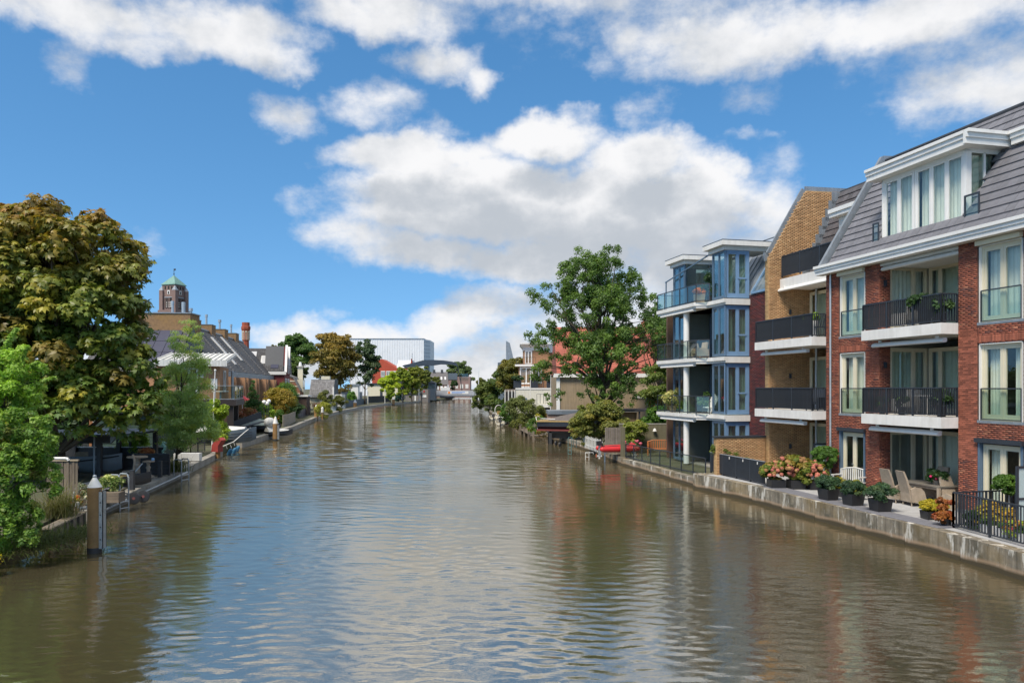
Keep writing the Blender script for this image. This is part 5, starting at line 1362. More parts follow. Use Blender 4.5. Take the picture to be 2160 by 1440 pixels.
# oak between the boats and the rendered house
tree('oak_tree', 'tall dark green oak with a broken open crown in front of the red roof', 'tree', (8.2, 68.2, .4),
     [(6.4, 68, 14.6, 2.5, 2.3, 2.6), (8.6, 68, 15.0, 2.4, 2.3, 2.5), (3.9, 68, 12.4, 2.5, 2.2, 2.1), (10.6, 68.5, 13.0, 2.4, 2.3, 2.4), (7.4, 67.5, 11.5, 3.2, 2.8, 2.6), (3.6, 68, 9.0, 2.5, 2.2, 1.8), (12.2, 68.5, 9.4, 2.4, 2.2, 2.1), (8.0, 67.0, 8.2, 3.4, 2.8, 2.4), (3.7, 67.5, 6.2, 2.2, 1.8, 1.7), (3.6, 67.4, 3.9, 1.3, 1.2, 1.0), (6.8, 66.6, 4.2, 1.8, 1.4, 1.3), (9.9, 66.4, 4.4, 1.7, 1.4, 1.4), (8.3, 66.0, 3.6, 1.6, 1.2, 1.2), (11.0, 67.2, 6.2, 1.8, 1.6, 1.5), (8.8, 66.6, 5.0, 2.4, 1.8, 1.6), (13.4, 68.5, 7.2, 1.4, 1.6, 1.4), (6.6, 67.2, 6.4, 1.8, 1.6, 1.5)],
     [(.062, .105, .024, 4), (.08, .13, .026, 3), (.105, .165, .03, 1.3), (.048, .082, .02, 2)], 560, .17, 31000, .15, .34, 80, seed=230, hue=.28, inner=.25, topz=.88, flat=1.0, up=.25)
tree('tall_tree', 'dark tree behind the oak beside the top glass balcony', 'tree', (14.6, 74, .4), [(14.2, 74, 9.6, 1.7, 1.7, 2.8), (13.4, 74, 12.4, 1.1, 1.1, 1.3), (15.2, 74, 7.0, 1.7, 1.7, 2.0)], GREEN, 70, .28, 4500, .2, .2, 26, seed=231)
# rendered house with a red tiled roof
H1 = thing('rendered_house', 'brown rendered house with a red tiled roof behind the oak', 'house', (4.7, 80, .4))
M_render = pmat('brown_render', (.31, .235, .145), .9, .12, .8, streak=.25, dirt=(.32, .25, .19), dscale=.5, damt=.45)
M_redtile = pmat('red_roof_tile', (.37, .105, .07), .75, .16, 3, obj_rand=.18)
MB().box(0, 12.6, 0, 11, -.2, 5.7).build('wall', M_render, H1)
MB().box(-.35, 12.95, -.4, .1, 5.55, 5.95).build('gutter_board', M_white, H1)
mb = MB(); mb.prism([(-.3, 5.9), (5.5, 11.2), (11.3, 5.9)], 'x', .0, 12.6); rr_ = mb.build('roof', pmat('roof_underlay', (.25, .07, .05), .9), H1)
sl3 = math.atan2(5.3, 5.8); n3 = 0
for r in range(22):
    for k in range(13):
        if n3 >= 286: break
        o_key = 'rt' 
        if n3 == 0: rt_mesh = MB().box(.01, .96, 0, .40, 0, .05).mesh('tile_course', M_redtile)
        o = bpy.data.objects.new('tile_course', rt_mesh); COL.objects.link(o); o.parent = rr_; n3 += 1
        o.matrix_local = Matrix.Translation((k * .97, -.32 + r * .355 * math.cos(sl3), 5.93 + r * .355 * math.sin(sl3))) @ Matrix.Rotation(sl3 - R(4), 4, 'X') @ Matrix.Translation((0, 0, .03))
MB().box(-.02, .35, -.12, .02, -.2, 5.6).build('corner_pilaster', M_white, H1)
MB().box(3.6, 9.0, -.5, .0, 1.9, 2.05).build('ledge', M_concrete, H1)
mb = MB(); mb.box(8.4, 12.0, -5.5, -.02, 0, 3.4); ax = mb.build('annex', M_render, H1); MB().box(8.3, 12.2, -5.6, .0, 3.4, 3.6).build('annex_roof', M_white, H1)
window(H1, (8.75, -5.62, 1.7), 0, 1.0, 1.35, 2, pmat('red_window_frame', (.5, .05, .03), .5), .1, .06, 1)
t = thing('wall_lantern', 'dark lantern hanging on the brown rendered annex', 'lamp', wp(1365, 845, 74.2))
MB().lathe([(.16, -.25), (.2, .05), (.05, .2)], n=8).build('shade', M_anth, t); MB().ball((0, 0, -.3), .13, 8, 6).build('bulb_glass', M_white, t)
MB().box(9.6, 9.8, 2.6, 2.8, 10, 12.0).box(9.4, 10.0, 2.4, 3.0, 10.6, 11.6).build('chimney', M_redtile, H1)
t = thing('dark_pergola', 'long black flat pergola roof below the red window', 'pergola', (7.0, 66.5, .4))
MB().box(0, 8.5, 0, 4, 2.35, 2.55).build('roof', M_black, t)
for x in (.2, 4.2, 8.2): MB().box(x - .07, x + .07, .1, .24, 0, 2.35).build('post', M_black, t)
t = thing('flat_garage', 'low grey flat roofed garage left of the oak trunk', 'garage', (3.6, 74.5, .4)); MB().box(0, 4.6, 0, 4, 0, 1.85).build('wall', pmat('pink_brick_far', (.33, .22, .17), .9, .2, 6), t); MB().box(-.1, 4.7, -.15, 4, 1.85, 2.2).build('roof', M_zinc, t)
t = thing('garden_table', 'white garden table and cover behind the bright green bush', 'table', (8.9, 58.5, .4)); MB().box(0, 2.3, 0, .9, .7, .75).build('table_top', M_white, t)
for x in (.1, 2.2):
    for y in (.1, .8): MB().cbox((x, y, .35), (.06, .06, .7)).build('leg', M_white, t)
shrub('hedge', 'clipped green hedge under the black pergola', 'hedge', (8.2, 57.2, .38), [(.2, 0, .9, 1.6, .5, .6), (2.0, 0, .9, 1.4, .5, .6)], DKGREEN, 240, 2200, .13, stem=False)
# white house with a terrace and the brick house with bays behind it
H2 = thing('white_house', 'white rendered low house with a roof terrace by the canal bend', 'house', (0.0, 96, .45))
MB().box(.5, 5.3, 0, 6, -.2, 4.35).build('wall', pmat('cream_render', (.66, .64, .55), .8, .05, 1, streak=.12), H2)
MB().box(.45, 5.35, -.06, 6, 4.2, 4.38).build('parapet', M_white, H2)
MB().box(.75, 1.9, -.03, .0, 2.9, 3.1).build('name_board', pmat('slate_blue_board', (.09, .15, .22), .5), H2)
railing(H2, [(3.1, -1.2), (5.2, -1.2)], 2.35, 1.3, gap=.42, bw=.06, bd=.06)
MB().box(3.4, 5.3, -1.3, 0, 1.95, 2.32).build('balcony', M_white, H2); MB().box(4.2, 5.1, -.05, -.01, -.1, 1.9).build('opening', M_dark, H2); MB().beam((3.4, 0, 1.0), (4.0, -1.0, 1.9), .1, .1).build('brace', M_white, H2)
MB().box(5.35, 5.6, -.3, 0, -.2, 4.9).build('corner_post', M_white, H2)
MB().box(-.9, .45, -.02, 5, -.2, 4.2).build('gable', pmat('grey_brown_front', (.24, .2, .17), .8, .15, 3), H2)
for x in (-.88, -.45, -.02, .36): MB().box(x - .06, x + .06, -.1, -.03, -.2, 4.1).build('frame_post', M_whitedirt, H2)
for x in (-.8, -.36, .06): MB().box(x, x + .26, -.05, -.03, 2.3, 3.9).build('pane', M_dark, H2)
for i in range(3):
    t = thing('planter_box', 'dark square planter on the white house terrace, ' + ['left end', 'centre', 'right end'][i], 'planter', (.7 + i * 2.1, 96.4, 4.82), 0, 'dark planters on the roof terrace')
    MB().box(-.5, .5, -.3, .3, 0, .95).build('box', M_anth, t); rr = np.random.default_rng(300 + i); P, Rc, _ = clump_points([(0, 0, 1.15, .7, .5, .45)], 14, .4, rr, .4); foliage('foliage', P, Rc, 500, .16, DKGREEN, M_leaf, t, rr)
railing(H2, [(1.6, .1), (4.0, .1)], 4.38, .95, gap=.3, bw=.03)
H3 = thing('bay_house', 'brick house with white framed bays and a flared white cornice', 'house', (1.0, 104, .45))
M_salmon = pmat('salmon_brick', (.36, .19, .10), .9, .15, 6)
MB().box(.6, 6, 0, 8, -.2, 9.6).build('wall', M_salmon, H3); MB().box(-.1, 1.9, -1.4, .0, 4.6, 7.6).build('bay', M_salmon, H3)
mb = MB(); mb.loft([[(a, b, z), (5.4 - a, b, z), (5.4 - a, 6, z), (a, 6, z)] for a, b, z in ((.55, -.1, 9.5), (.5, -.2, 9.9), (.1, -.8, 10.35), (.1, -.8, 10.55))]); mb.build('cornice', M_white, H3)
mb = MB(); mb.box(-.6, 2.4, -1.9, .0, 7.3, 7.55); mb.build('balcony', M_white, H3); railing(H3, [(-.4, -1.7), (2.2, -1.7)], 7.55, 1.0, gap=.28, bw=.03)
for z, h in ((4.9, 2.3),): window(H3, (.05, -1.5, z), 0, 1.75, h, 2, M_white, .1, .06, 0)
window(H3, (.75, -.1, 7.6), 0, 1.0, 1.9, 2, M_white, .1, .06, 0); window(H3, (2.2, -.1, 5.0), 0, .9, 2.2, 2, M_white, .1, .06, 2)
MB().box(-.3, 2.1, -1.6, 0, 4.3, 4.6).build('bay_sill', M_white, H3); MB().box(4.0, 6.5, -1, 6, 9.2, 10.2).build('rear_block', M_zinc, H3)
H4 = thing('angular_house', 'dark blue grey angular house block behind the trees on the right bank', 'house', (-2.6, 138, .45))
M_slate = pmat('slate_cladding', (.10, .13, .16), .6, .12, 3)
mb = MB(); mb.prism([(0, 0), (4.5, 0), (4.5, 9.4), (0, 9.0)], 'y', 0, 6); mb.build('wall', M_slate, H4); mb = MB(); mb.prism([(1.5, 9.2), (3.0, 9.2), (2.2, 12.6), (1.5, 13.0)], 'y', .5, 6); mb.build('roof', M_zinc, H4)
for z in (3.4, 5.4, 7.2): MB().box(.3, .9, -.04, 0, z, z + 1.2).build('window', M_glass, H4)
# ------------------------------------------------------------ near left bank
CHEST = [(.075, .115, .020, 4), (.10, .13, .022, 3), (.055, .092, .02, 3), (.15, .155, .022, 1.8), (.24, .20, .025, .7), (.15, .09, .028, .5)]
tree('chestnut_tree', 'big chestnut tree turning rust brown at the top over the boat shelter', 'tree', (-21.6, 36.0, .45),
     [(-21.0, 35, 10.6, 3.6, 3.3, 2.5), (-22.8, 35, 9.8, 3.6, 3.4, 3.0), (-19.4, 34.6, 8.6, 2.0, 2.2, 1.9), (-20.5, 34.2, 7.4, 4.0, 3.2, 2.6), (-18.1, 34.4, 6.2, 1.8, 2.0, 1.8), (-23.5, 34.2, 6.6, 3.4, 3.0, 2.6), (-18.9, 33.8, 4.3, 2.6, 2.2, 1.6), (-21.6, 33.6, 4.2, 3.2, 2.4, 1.5), (-16.7, 34.6, 4.4, 1.3, 1.4, 1.4), (-24.5, 33.6, 4.2, 2.4, 2.2, 1.5), (-17.4, 34.0, 3.6, 1.6, 1.6, 1.2), (-17.0, 34.2, 5.2, 1.5, 1.5, 1.6), (-20.0, 33.2, 3.5, 2.4, 1.6, 1.1), (-22.8, 33.2, 3.6, 2.2, 1.6, 1.2)],
     CHEST, 880, .19, 20000, .21, .34, 55, M_leafglossy, 401, palm=5, top=(.21, .11, .02), droop=.25, inner=.72, up=.75, hue=.25)
# feathery willow-leaved tree
tree('feathery_tree', 'slender feathery grey green tree on the quay beside the chestnut', 'tree', (-17.9, 40.4, .45),
     [(-17.4, 40.3, 3.2, 1.5, 1.2, 1.6), (-17.2, 40.3, 5.2, 1.35, 1.1, 1.6), (-17.3, 40.3, 7.1, .85, .8, 1.3), (-16.8, 40.2, 2.3, 1.3, 1.1, 1.0), (-18.1, 40.2, 2.6, 1.1, .9, 1.2)],
     [(.22, .29, .10, 3), (.18, .25, .09, 3), (.28, .33, .10, 2), (.32, .32, .06, .8)], 240, .22, 15000, .12, .07, 40, seed=402, droop=1.1, wid=.2, inner=.3)
# front bushes at the water edge
tree('waterside_bush', 'dense bright green bush spilling over the water in the near corner', 'bush', (-13.9, 20.8, .3),
     [(-13.55, 20.7, 3.3, .95, .95, .95), (-13.2, 20.6, 2.2, .85, .8, 1.0), (-14.2, 20.9, 2.6, 1.1, 1.0, 1.3), (-13.5, 20.5, 1.1, .8, .7, .9), (-14.4, 20.7, 1.1, 1.0, .9, .9)],
     [(.095, .17, .025, 4), (.13, .21, .03, 3), (.06, .115, .022, 3), (.18, .25, .045, 1), (.16, .14, .04, .5)], 300, .16, 19000, .075, .05, 40, seed=403, inner=.78, droop=.4, hue=.34, flat=1.0)
t = tree('arching_shrub', 'tall light green shrub with arching sprays at the picture edge', 'shrub', (-15.1, 22.6, .45),
     [(-15.0, 22.5, 5.2, .95, .9, .9), (-14.8, 22.5, 4.2, 1.05, .9, .8), (-15.4, 22.6, 4.5, 1.1, 1, 1.4), (-14.9, 22.3, 3.6, .8, .8, .6)],
     [(.17, .27, .03, 3), (.20, .30, .035, 3), (.11, .19, .025, 2), (.25, .33, .06, 1)], 95, .25, 8000, .085, .05, 40, seed=404, inner=.4, wid=.45, hue=.28)
rr = np.random.default_rng(405); PS, RS = [], []
for b, e, sg in (((.1, 0, 4.3), (.75, -.1, 5.45), .0), ((.2, 0, 4.2), (1.1, -.2, 5.0), 0), ((.2, -.1, 3.7), (1.5, -.1, 4.55), 0), ((.2, -.1, 3.2), (1.35, -.2, 3.7), 0), ((.2, -.2, 2.6), (1.7, -.3, 2.8), 0), ((.2, -.2, 2.2), (1.55, -.3, 2.3), 0), ((-.2, 0, 4.9), (.35, 0, 6.0), 0)):
    for q in np.linspace(0, 1, 13):
        PS.append([b[i] + (e[i] - b[i]) * q + (0, 0, .25 * math.sin(q * 2.6))[i] for i in range(3)]); RS.append(.13 * (1 - .6 * q) + .03)
foliage('spray', np.array(PS), np.array(RS), 2600, .075, [(.13, .21, .03, 3), (.17, .25, .05, 2)], M_leaf, t, rr, wid=.45)
shrub('flowering_shrub', 'patch of orange yellow blooms between the two near left bushes', 'shrub', (-14.2, 21.2, 1.9), [(.05, 0, 1.5, .35, .3, .4)], [(.5, .28, .02, 2), (.12, .16, .03, 2)], 406, 420, .06, stem=False)
shrub('flowering_shrub', 'yellow flowering weeds at the foot of the near left bush', 'shrub', (-13.55, 19.4, .05), [(0, 0, .3, .35, .3, .3)], [(.45, .34, .02, 2), (.10, .13, .03, 2)], 407, 500, .05, stem=False)
def blades(name, label, base, spread, n, ln, pal, seed, lean=(0, 0), cat='grass', kind='stuff', w=.012, up=.8):
    r_ = np.random.default_rng(seed); pc, pw = palette(pal); Vs, cs = [], []
    for i in range(n):
        p = np.array([r_.normal() * spread[0], r_.normal() * spread[1], 0.])
        d = np.array([r_.normal() * .5 + lean[0], r_.normal() * .5 + lean[1], up]); d /= np.linalg.norm(d); l = ln * r_.uniform(.6, 1.2)
        s = np.cross(d, [0, 0, 1.]); s /= max(1e-6, np.linalg.norm(s)); s *= w
        q = [p]; 
        for k in range(3):
            q.append(q[-1] + d * l / 3); d = d + np.array([d[0] * .3, d[1] * .3, -.55]); d /= np.linalg.norm(d)
        ws = [1, .8, .5, .05]
        c = pc[r_.choice(len(pc), p=pw)] * r_.uniform(.75, 1.25)
        for k in range(3): Vs += [q[k] - s * ws[k], q[k] + s * ws[k], q[k + 1] + s * ws[k + 1], q[k + 1] - s * ws[k + 1]]; cs.append(c)
    V = np.array(Vs); o = np_mesh(name, V, np.arange(len(V)).reshape(-1, 4), M_leaf, np.array(cs)); o.location = base
    return tag(o, label, cat, None, kind)
blades('bank_grass', 'long hanging grass on the bank below the near left bush', (-13.6, 21.9, .3), (.5, .9), 900, .85, [(.11, .14, .04, 3), (.16, .17, .06, 2), (.08, .11, .03, 2)], 408, (.5, -.2))
blades('ornamental_grass', 'straw coloured ornamental grass in front of the wooden fence panel', (-15.3, 25.6, .5), (.22, .3), 420, 1.35, [(.22, .20, .09, 3), (.14, .15, .05, 2)], 409, (.1, 0), up=1.5)
blades('bank_grass', 'tuft of green weed at the foot of the timber bank edging', (-14.6, 25.4, .05), (.5, .35), 420, .4, [(.06, .10, .025, 3), (.09, .12, .03, 1)], 410, (.4, -.4))
# mooring posts with white cone caps
def mooring_post(label, x, y, r, ztop, zc, knob=True, channel=True, group='mooring posts along the left bank'):
    t = thing('mooring_post', label, 'mooring post', (x, y, 0), 0, group)
    MB().cyl((0, 0, -1.2), (0, 0, ztop), r, n=24).build('shaft', M_rust, t, smooth=True)
    MB().cyl((0, 0, -.02), (0, 0, .16), r + .006, n=24).build('waterline_band', M_black, t, smooth=True)
    MB().cyl((0, 0, ztop), (0, 0, zc), r * 1.03, .05, 24).build('cap', M_white, t, smooth=True)
    if knob: MB().ball((0, 0, zc + .03), .055, 12, 8).build('knob', M_steel, t, smooth=True)
    if channel:
        mb = MB(); mb.box(r - .02, r + .10, -.10, -.08, .13, ztop - .13); mb.box(r + .08, r + .10, -.10, .10, .13, ztop - .13); mb.box(r - .02, r + .10, .08, .10, .13, ztop - .13); ch = mb.build('side_channel', M_steel, t)
        for k in range(5): MB().cyl((r + .03, -.12, .4 + k * .36), (r + .03, -.1, .4 + k * .36), .018, n=8).build('bolt', M_anth, ch)
    return t
mooring_post('rusty brown mooring post with white cone cap standing in the near water', -12.27, 22.3, .195, 1.92, 2.2)
p = gp(581, 929, 0); mooring_post('brown mooring post with white cap beside the covered boats', p.x, p.y, .24, vz(893, p.y), vz(878, p.y), False)
p = gp(667, 886, 0); mooring_post('brown mooring post with white cap before the round yellow bush', p.x, p.y, .30, vz(863, p.y), vz(853, p.y), False, False)
p = gp(749, 862.5, 0); mooring_post('brown mooring post with white cap by the blue grey canal fence', p.x, p.y, .40, vz(849, p.y), vz(842, p.y), False, False)
p = gp(830, 854, 0); mooring_post('farthest mooring post with white cap below the lime trees', p.x, p.y, .38, vz(842, p.y), vz(837, p.y), False, False)
# timber bank edging near the bush
t = thing('bank_edging', 'rotten timber board edging of the bank near the wooden fence panel', 'edging', (-14.75, 25.2, 0), R(103))
for i in range(5): MB().box(-1.6 + i * .62, -1.0 + i * .62, -.03, .03, .05, .42).build('board', M_timber, t)
for i in range(6): MB().box(-1.66 + i * .62, -1.56 + i * .62, -.10, -.03, -.3, .44).build('stake', M_timber, t)
MB().box(-1.7, 1.6, -.1, .25, .44, .49).build('top_board', M_timberpale, t)
t = thing('stone_kerb', 'concrete quay edge along the near left deck in blocks', 'quay edge')
for a, b in zip(along([p for p in LB if 27 < p[1] < 60], 1.9)[:-1], along([p for p in LB if 27 < p[1] < 60], 1.9)[1:]):
    d = b - a
    MB().box(.01, d.length - .01, -.02, .5, -1, .40).build('block', M_concrete, t, loc=(a.x, a.y, RN.uniform(-.02, .02)), rot=(0, 0, math.atan2(d.y, d.x)))
t = thing('rail_pipe', 'pale steel pipe fender along the quay edge of the grey deck', 'pipe'); t_pts = [Vector((x + .1, y, .2)) for x, y in LB if 27 < y < 42]
mb = MB(); mb.tube(t_pts, .05, 8); mb.build('pipe', M_steel, t, smooth=True)
# fence panel with pipe
t = thing('fence_panel', 'weathered brown slatted fence panel with a white pipe on top', 'fence', (-16.75, 27.3, .42), R(3)); t['kind'] = 'thing'
for i in range(11): MB().box(i * .1, i * .1 + .085, -.02 * (i % 2), .02 - .02 * (i % 2), .02, 1.78).build('slat', M_timber, t)
for z in (.3, 1.5): MB().box(0, 1.1, .02, .06, z, z + .09).build('rail', M_timber, t)
MB().box(-.02, 1.12, -.05, .06, 1.78, 1.83).build('top_rail', M_timberpale, t)
t = thing('white_pipe', 'white plastic pipe lying on the wooden fence panel', 'pipe', (-16.75, 27.3, 2.3)); mb = MB(); mb.tube([(0, 0, 0), (.7, 0, .0), (.78, 0, -.03), (.8, 0, -.08)], .05, 10); mb.build('pipe', M_white, t, smooth=True)
t = thing('post_rod', 'slanting white rod stuck in the bank beside the flower pots', 'rod', gp(149, 1084, .5)); MB().cyl((0, 0, 0), (.12, 0, .78), .02).build('rod', M_white, t)
# flower pots
def flowers(label, loc, r, h, cols, seed, n=500, pot=M_terra, ph=.25, leaf=.06):
    t = pot_plant('flower_pot', label, loc, r, h, r * .55, ph, [(.06, .10, .02, 3)] + cols, pot, seed, 'flower pot', n=n, leaf=leaf); return t
flowers('flower pot with white pink and yellow blooms by the mooring post', gp(172, 1070, .48), .28, .55, [(.7, .6, .5, 1.5), (.6, .3, .28, 1)], 420)
flowers('small red and yellow flower pot in front of the fence panel', gp(160, 1077, .48), .2, .25, [(.55, .05, .03, 1.5), (.6, .4, .03, 1)], 421)
flowers('tub of creamy hydrangea blooms behind the steel mooring channel', gp(231, 1052, .48), .42, .55, [(.5, .5, .22, 1.2)], 422, 900, M_plastic, .35, .08)
t = thing('garden_lamp', 'small white bank lamp on a short stake by the flower pots', 'lamp', gp(163, 1080, .48)); MB().cyl((0, 0, 0), (0, 0, .15), .02).build('stake', M_terra, t); MB().lathe([(.03, .15), (.06, .22), (.07, .34), (.02, .37)], n=10).build('head', M_white, t)
t = thing('garden_lamp', 'grey spot lamp lying on the bank edging beside the white lamp', 'lamp', gp(176, 1077, .5)); MB().cyl((-.1, 0, .08), (.12, 0, .12), .06).build('head', M_steel, t); MB().cyl((0, 0, 0), (0, 0, .09), .015).build('stake', M_anth, t)
# wooden planter box and steps by the ladder
t = thing('wooden_box', 'grey brown timber planter box behind the near mooring post', 'box', (-15.9, 29.4, .42), R(5))
for i in range(3): MB().box(-.75, .75, -.3, .3, i * .13, i * .13 + .125).build('board', M_timber, t)
ladder('quay_ladder', 'pale steel swim ladder with high hoops near the dolly wheels', gp(260, 1060, .3), R(70), .42, 1.12, .45, M_steel, r=.028)
ladder('quay_ladder', 'steel swim ladder beside the white planter farther along the deck', gp(389, 1003, .3), R(70), .5, .85, .45, M_steel, r=.03)
t = thing('boat_dolly', 'boat dolly with two rubber tyres and red hubs hanging over the quay', 'dolly', gp(290, 1056, .2), R(20))
for i, (x, y) in enumerate(((-.12, -.1), (.18, .35))):
    mb = MB(); mb.M = Matrix.Translation((x, y, .12)) @ Matrix.Rotation(R(80), 4, 'X'); mb.lathe([(.12, -.07), (.22, -.06), (.25, 0), (.22, .06), (.12, .07)], n=16); w = mb.build('wheel', M_plastic, t, smooth=True)
    mb = MB(); mb.M = Matrix.Translation((x, y, .12)) @ Matrix.Rotation(R(80), 4, 'X'); mb.cyl((0, 0, -.06), (0, 0, .08), .06, n=12); mb.build('hub', pmat('dull_red_hub', (.16, .05, .045), .6) if i == 0 else MATS['dull_red_hub'], w)
MB().beam((-.1, -.1, .15), (-1.3, .3, .45), .05, .05).build('shaft', M_anth, t); MB().beam((.1, .3, .15), (-1.25, .6, .45), .05, .05).build('shaft', M_anth, t); MB().beam((-.15, -.15, .12), (.2, .4, .12), .04, .04).build('axle', M_anth, t)
t = thing('small_boat', 'small black dinghy with a tan thwart on the deck edge', 'dinghy', (-18.3, 33.6, .5), R(8))
mb = MB(); hull(mb, 2.2, .95, .42, .2); mb.build('hull', M_plastic, t, smooth=True); MB().box(.2, 1.4, -.4, .4, .40, .44).build('thwart', M_varn, t); MB().beam((1.3, .2, .4), (1.75, .25, .95), .04, .04).build('oar', M_steel, t)
# grey deck
deck = thing('grey_deck', 'grey composite deck along the quay with wooden bar table', 'deck', (-17.3, 35.3, .42), math.atan2(36 - 31, -16.9 + 16)); deck['kind'] = 'thing'
for i in range(16): MB().box(-3.4, 3.2, .1 + i * .145, .24 + i * .145, 0, .035).build('board', M_deckgrey if i < 7 else M_pave, deck, loc=(0, 0, 0))
for u, v, hh in ((279, 1033, .83), (337.5, 1006, .78)):
    t = thing('deck_post', 'square black deck post ' + ('near the small dinghy' if u < 300 else 'before the black board fence'), 'post', gp(u, v, .45)); MB().box(-.085, .085, -.085, .085, 0, hh).build('shaft', M_black, t); MB().box(-.095, .095, -.095, .095, hh, hh + .03).build('cap', M_anth, t)
t = thing('board_fence', 'low black horizontal board fence behind the wooden bar table', 'fence', (-19.5, 38.0, .45)); t['kind'] = 'thing'
for i in range(6): MB().box(0, 2.3, -.012 * (i % 2), .03, .02 + i * .175, .19 + i * .175).build('board', M_black, t)
MB().box(-.03, 2.33, -.05, .06, 1.07, 1.1).build('top_rail', M_anth, t); MB().box(2.28, 2.36, -.04, .06, 0, 1.07).build('post', M_black, t); MB().box(-.03, .04, -.04, .06, 0, 1.07).build('post', M_black, t)
M_drift = pmat('driftwood', (.40, .32, .24), .85, .2, 5, .01, 20)
def stump_table(label, loc, h, r, seat=True):
    t = thing('stump_table', label, 'table', loc)
    rr = np.random.default_rng(int(abs(loc[0]) * 100)); mb = MB()
    mb.lathe([(r * .75, 0), (r * .62, h * .12), (r * .30, h * .22), (r * .26, h * .5), (r * .40, h * .6), (r * .38, h * .66), (r * .24, h * .72), (r * .34, h - .06)], n=12)
    mb.v = [(x * (1 + rr.uniform(-.18, .18)), y * (1 + rr.uniform(-.18, .18)), z) for x, y, z in mb.v]
    mb.build('pedestal', M_drift, t, smooth=True)
    mb = MB(); mb.lathe([(r, h - .06), (r * 1.03, h - .02), (r, h)], n=14); mb.v = [(x * (1 + rr.uniform(-.06, .06)), y * (1 + rr.uniform(-.06, .06)), z) for x, y, z in mb.v]; mb.build('table_top', M_drift, t)
    for k in range(4):
        a = k * 1.57 + .4; MB().beam((0, 0, h * .2), (math.cos(a) * r * .95, math.sin(a) * r * .95, 0), .1, .09).build('root_foot', M_drift, t)
    return t
stump_table('tall driftwood bar table on the grey deck', gp(290, 1008, .46), 1.06, .46)
stump_table('driftwood stool with round top right of the bar table', gp(313, 1007, .46), .82, .28)
t = thing('blue_cup', 'blue and white ball shaped cup on the driftwood stool', 'cup', gp(313, 1007, .46) + Vector((.22, 0, .82))); MB().ball((0, 0, .07), .08, 10, 8).build('bowl', pmat('blue_glaze', (.25, .45, .7), .3), t)
t = thing('plank_chair', 'tall leaning driftwood plank chair beside the boat bow', 'chair', gp(271, 1012, .46), R(-70))
mb = MB(); mb.loft([[(-.2, y, z), (.2, y, z), (.2, y + .05, z), (-.2, y + .05, z)] for y, z in ((.12, 0), (.2, .5), (.24, .9), (.16, 1.2))]); mb.build('backrest', M_drift, t); MB().box(-.2, .2, -.25, .18, .38, .44).build('seat', M_drift, t)
for x in (-.17, .17): MB().box(x - .03, x + .03, -.24, -.18, 0, .38).build('leg', M_drift, t)
# boat shelter
t = thing('boat_shelter', 'black timber boat shelter open to the deck under the chestnut', 'shelter', (-19.9, 36.6, .45))
MB().box(-3.9, .55, -.15, .1, 1.72, 2.05).build('beam', M_black, t); MB().box(-4.2, 1.2, -.5, 5, 2.06, 2.16).build('roof', M_anth, t)
for x, y in ((.0, 0), (-3.8, 0), (1.05, 3.5), (-3.8, 4.5), (-1.4, 4.5)): MB().box(x - .1, x + .1, y - .1, y + .1, 0, 2.06).build('post', M_black, t)
MB().box(-6, 1.0, 4.6, 4.7, 0, 1.15).build('back_wall', M_black, t); MB().box(-6, 1.0, 4.55, 4.7, 1.15, 1.2).build('window_sill', M_whitedirt, t)
for x in (-5.2, -2.9, -2.75, -.9): MB().box(x, x + (1.0 if x < -5 else .12), 4.55, 4.65, 1.2, 2.05).build('mullion', M_black, t)
mb = MB(); mb.cyl((-.17, -.16, 0), (-.17, -.16, 2.05), .045, n=10); mb.build('drainpipe', M_zinc, t)
mb = MB(); mb.prism([(.55, 1.7), (1.3, 2.5), (1.2, 2.6), (.45, 1.9)], 'y', -.1, .1); mb.build('barge_board', M_zinc, t)
M_greyhull = pmat('grey_hull', (.155, .175, .19), .45, .08, 3)
t = thing('rowing_boat', 'grey wooden rowing boat under the black boat shelter with its bow to the deck', 'boat', (-23.9, 37.7, .62), R(-4))
mb = MB(); hull(mb, 4.7, 1.8, .72, .3); mb.build('hull', M_greyhull, t, smooth=True)
mb = MB(); mb.tube([(q * 4.7, -(.9 * (1 - max(0, (q - .5) / .5) ** 2.2)) - .02, .70 + .3 * max(0, q - .3) ** 2 * 2 - .10) for q in np.linspace(.02, .98, 14)], .035, 6); mb.build('rubbing_strake', M_plastic, t)
MB().box(.9, 1.25, -.75, .75, .5, .55).build('thwart', M_varn, t); MB().box(2.4, 2.7, -.72, .72, .52, .57).build('thwart', M_varn, t)
t = thing('armchair', 'wooden armchair at the back of the boat shelter', 'chair', (-22.4, 39.6, .45), R(200)); MB().box(-.3, .3, -.3, .3, .38, .46).build('seat', M_terra, t); MB().cbox((0, .3, .75), (.6, .06, .65), 0, 0, -.2).build('backrest', M_terra, t)
for x in (-.27, .27):
    for y in (-.27, .27): MB().cbox((x, y, .19), (.06, .06, .38)).build('leg', M_terra, t)
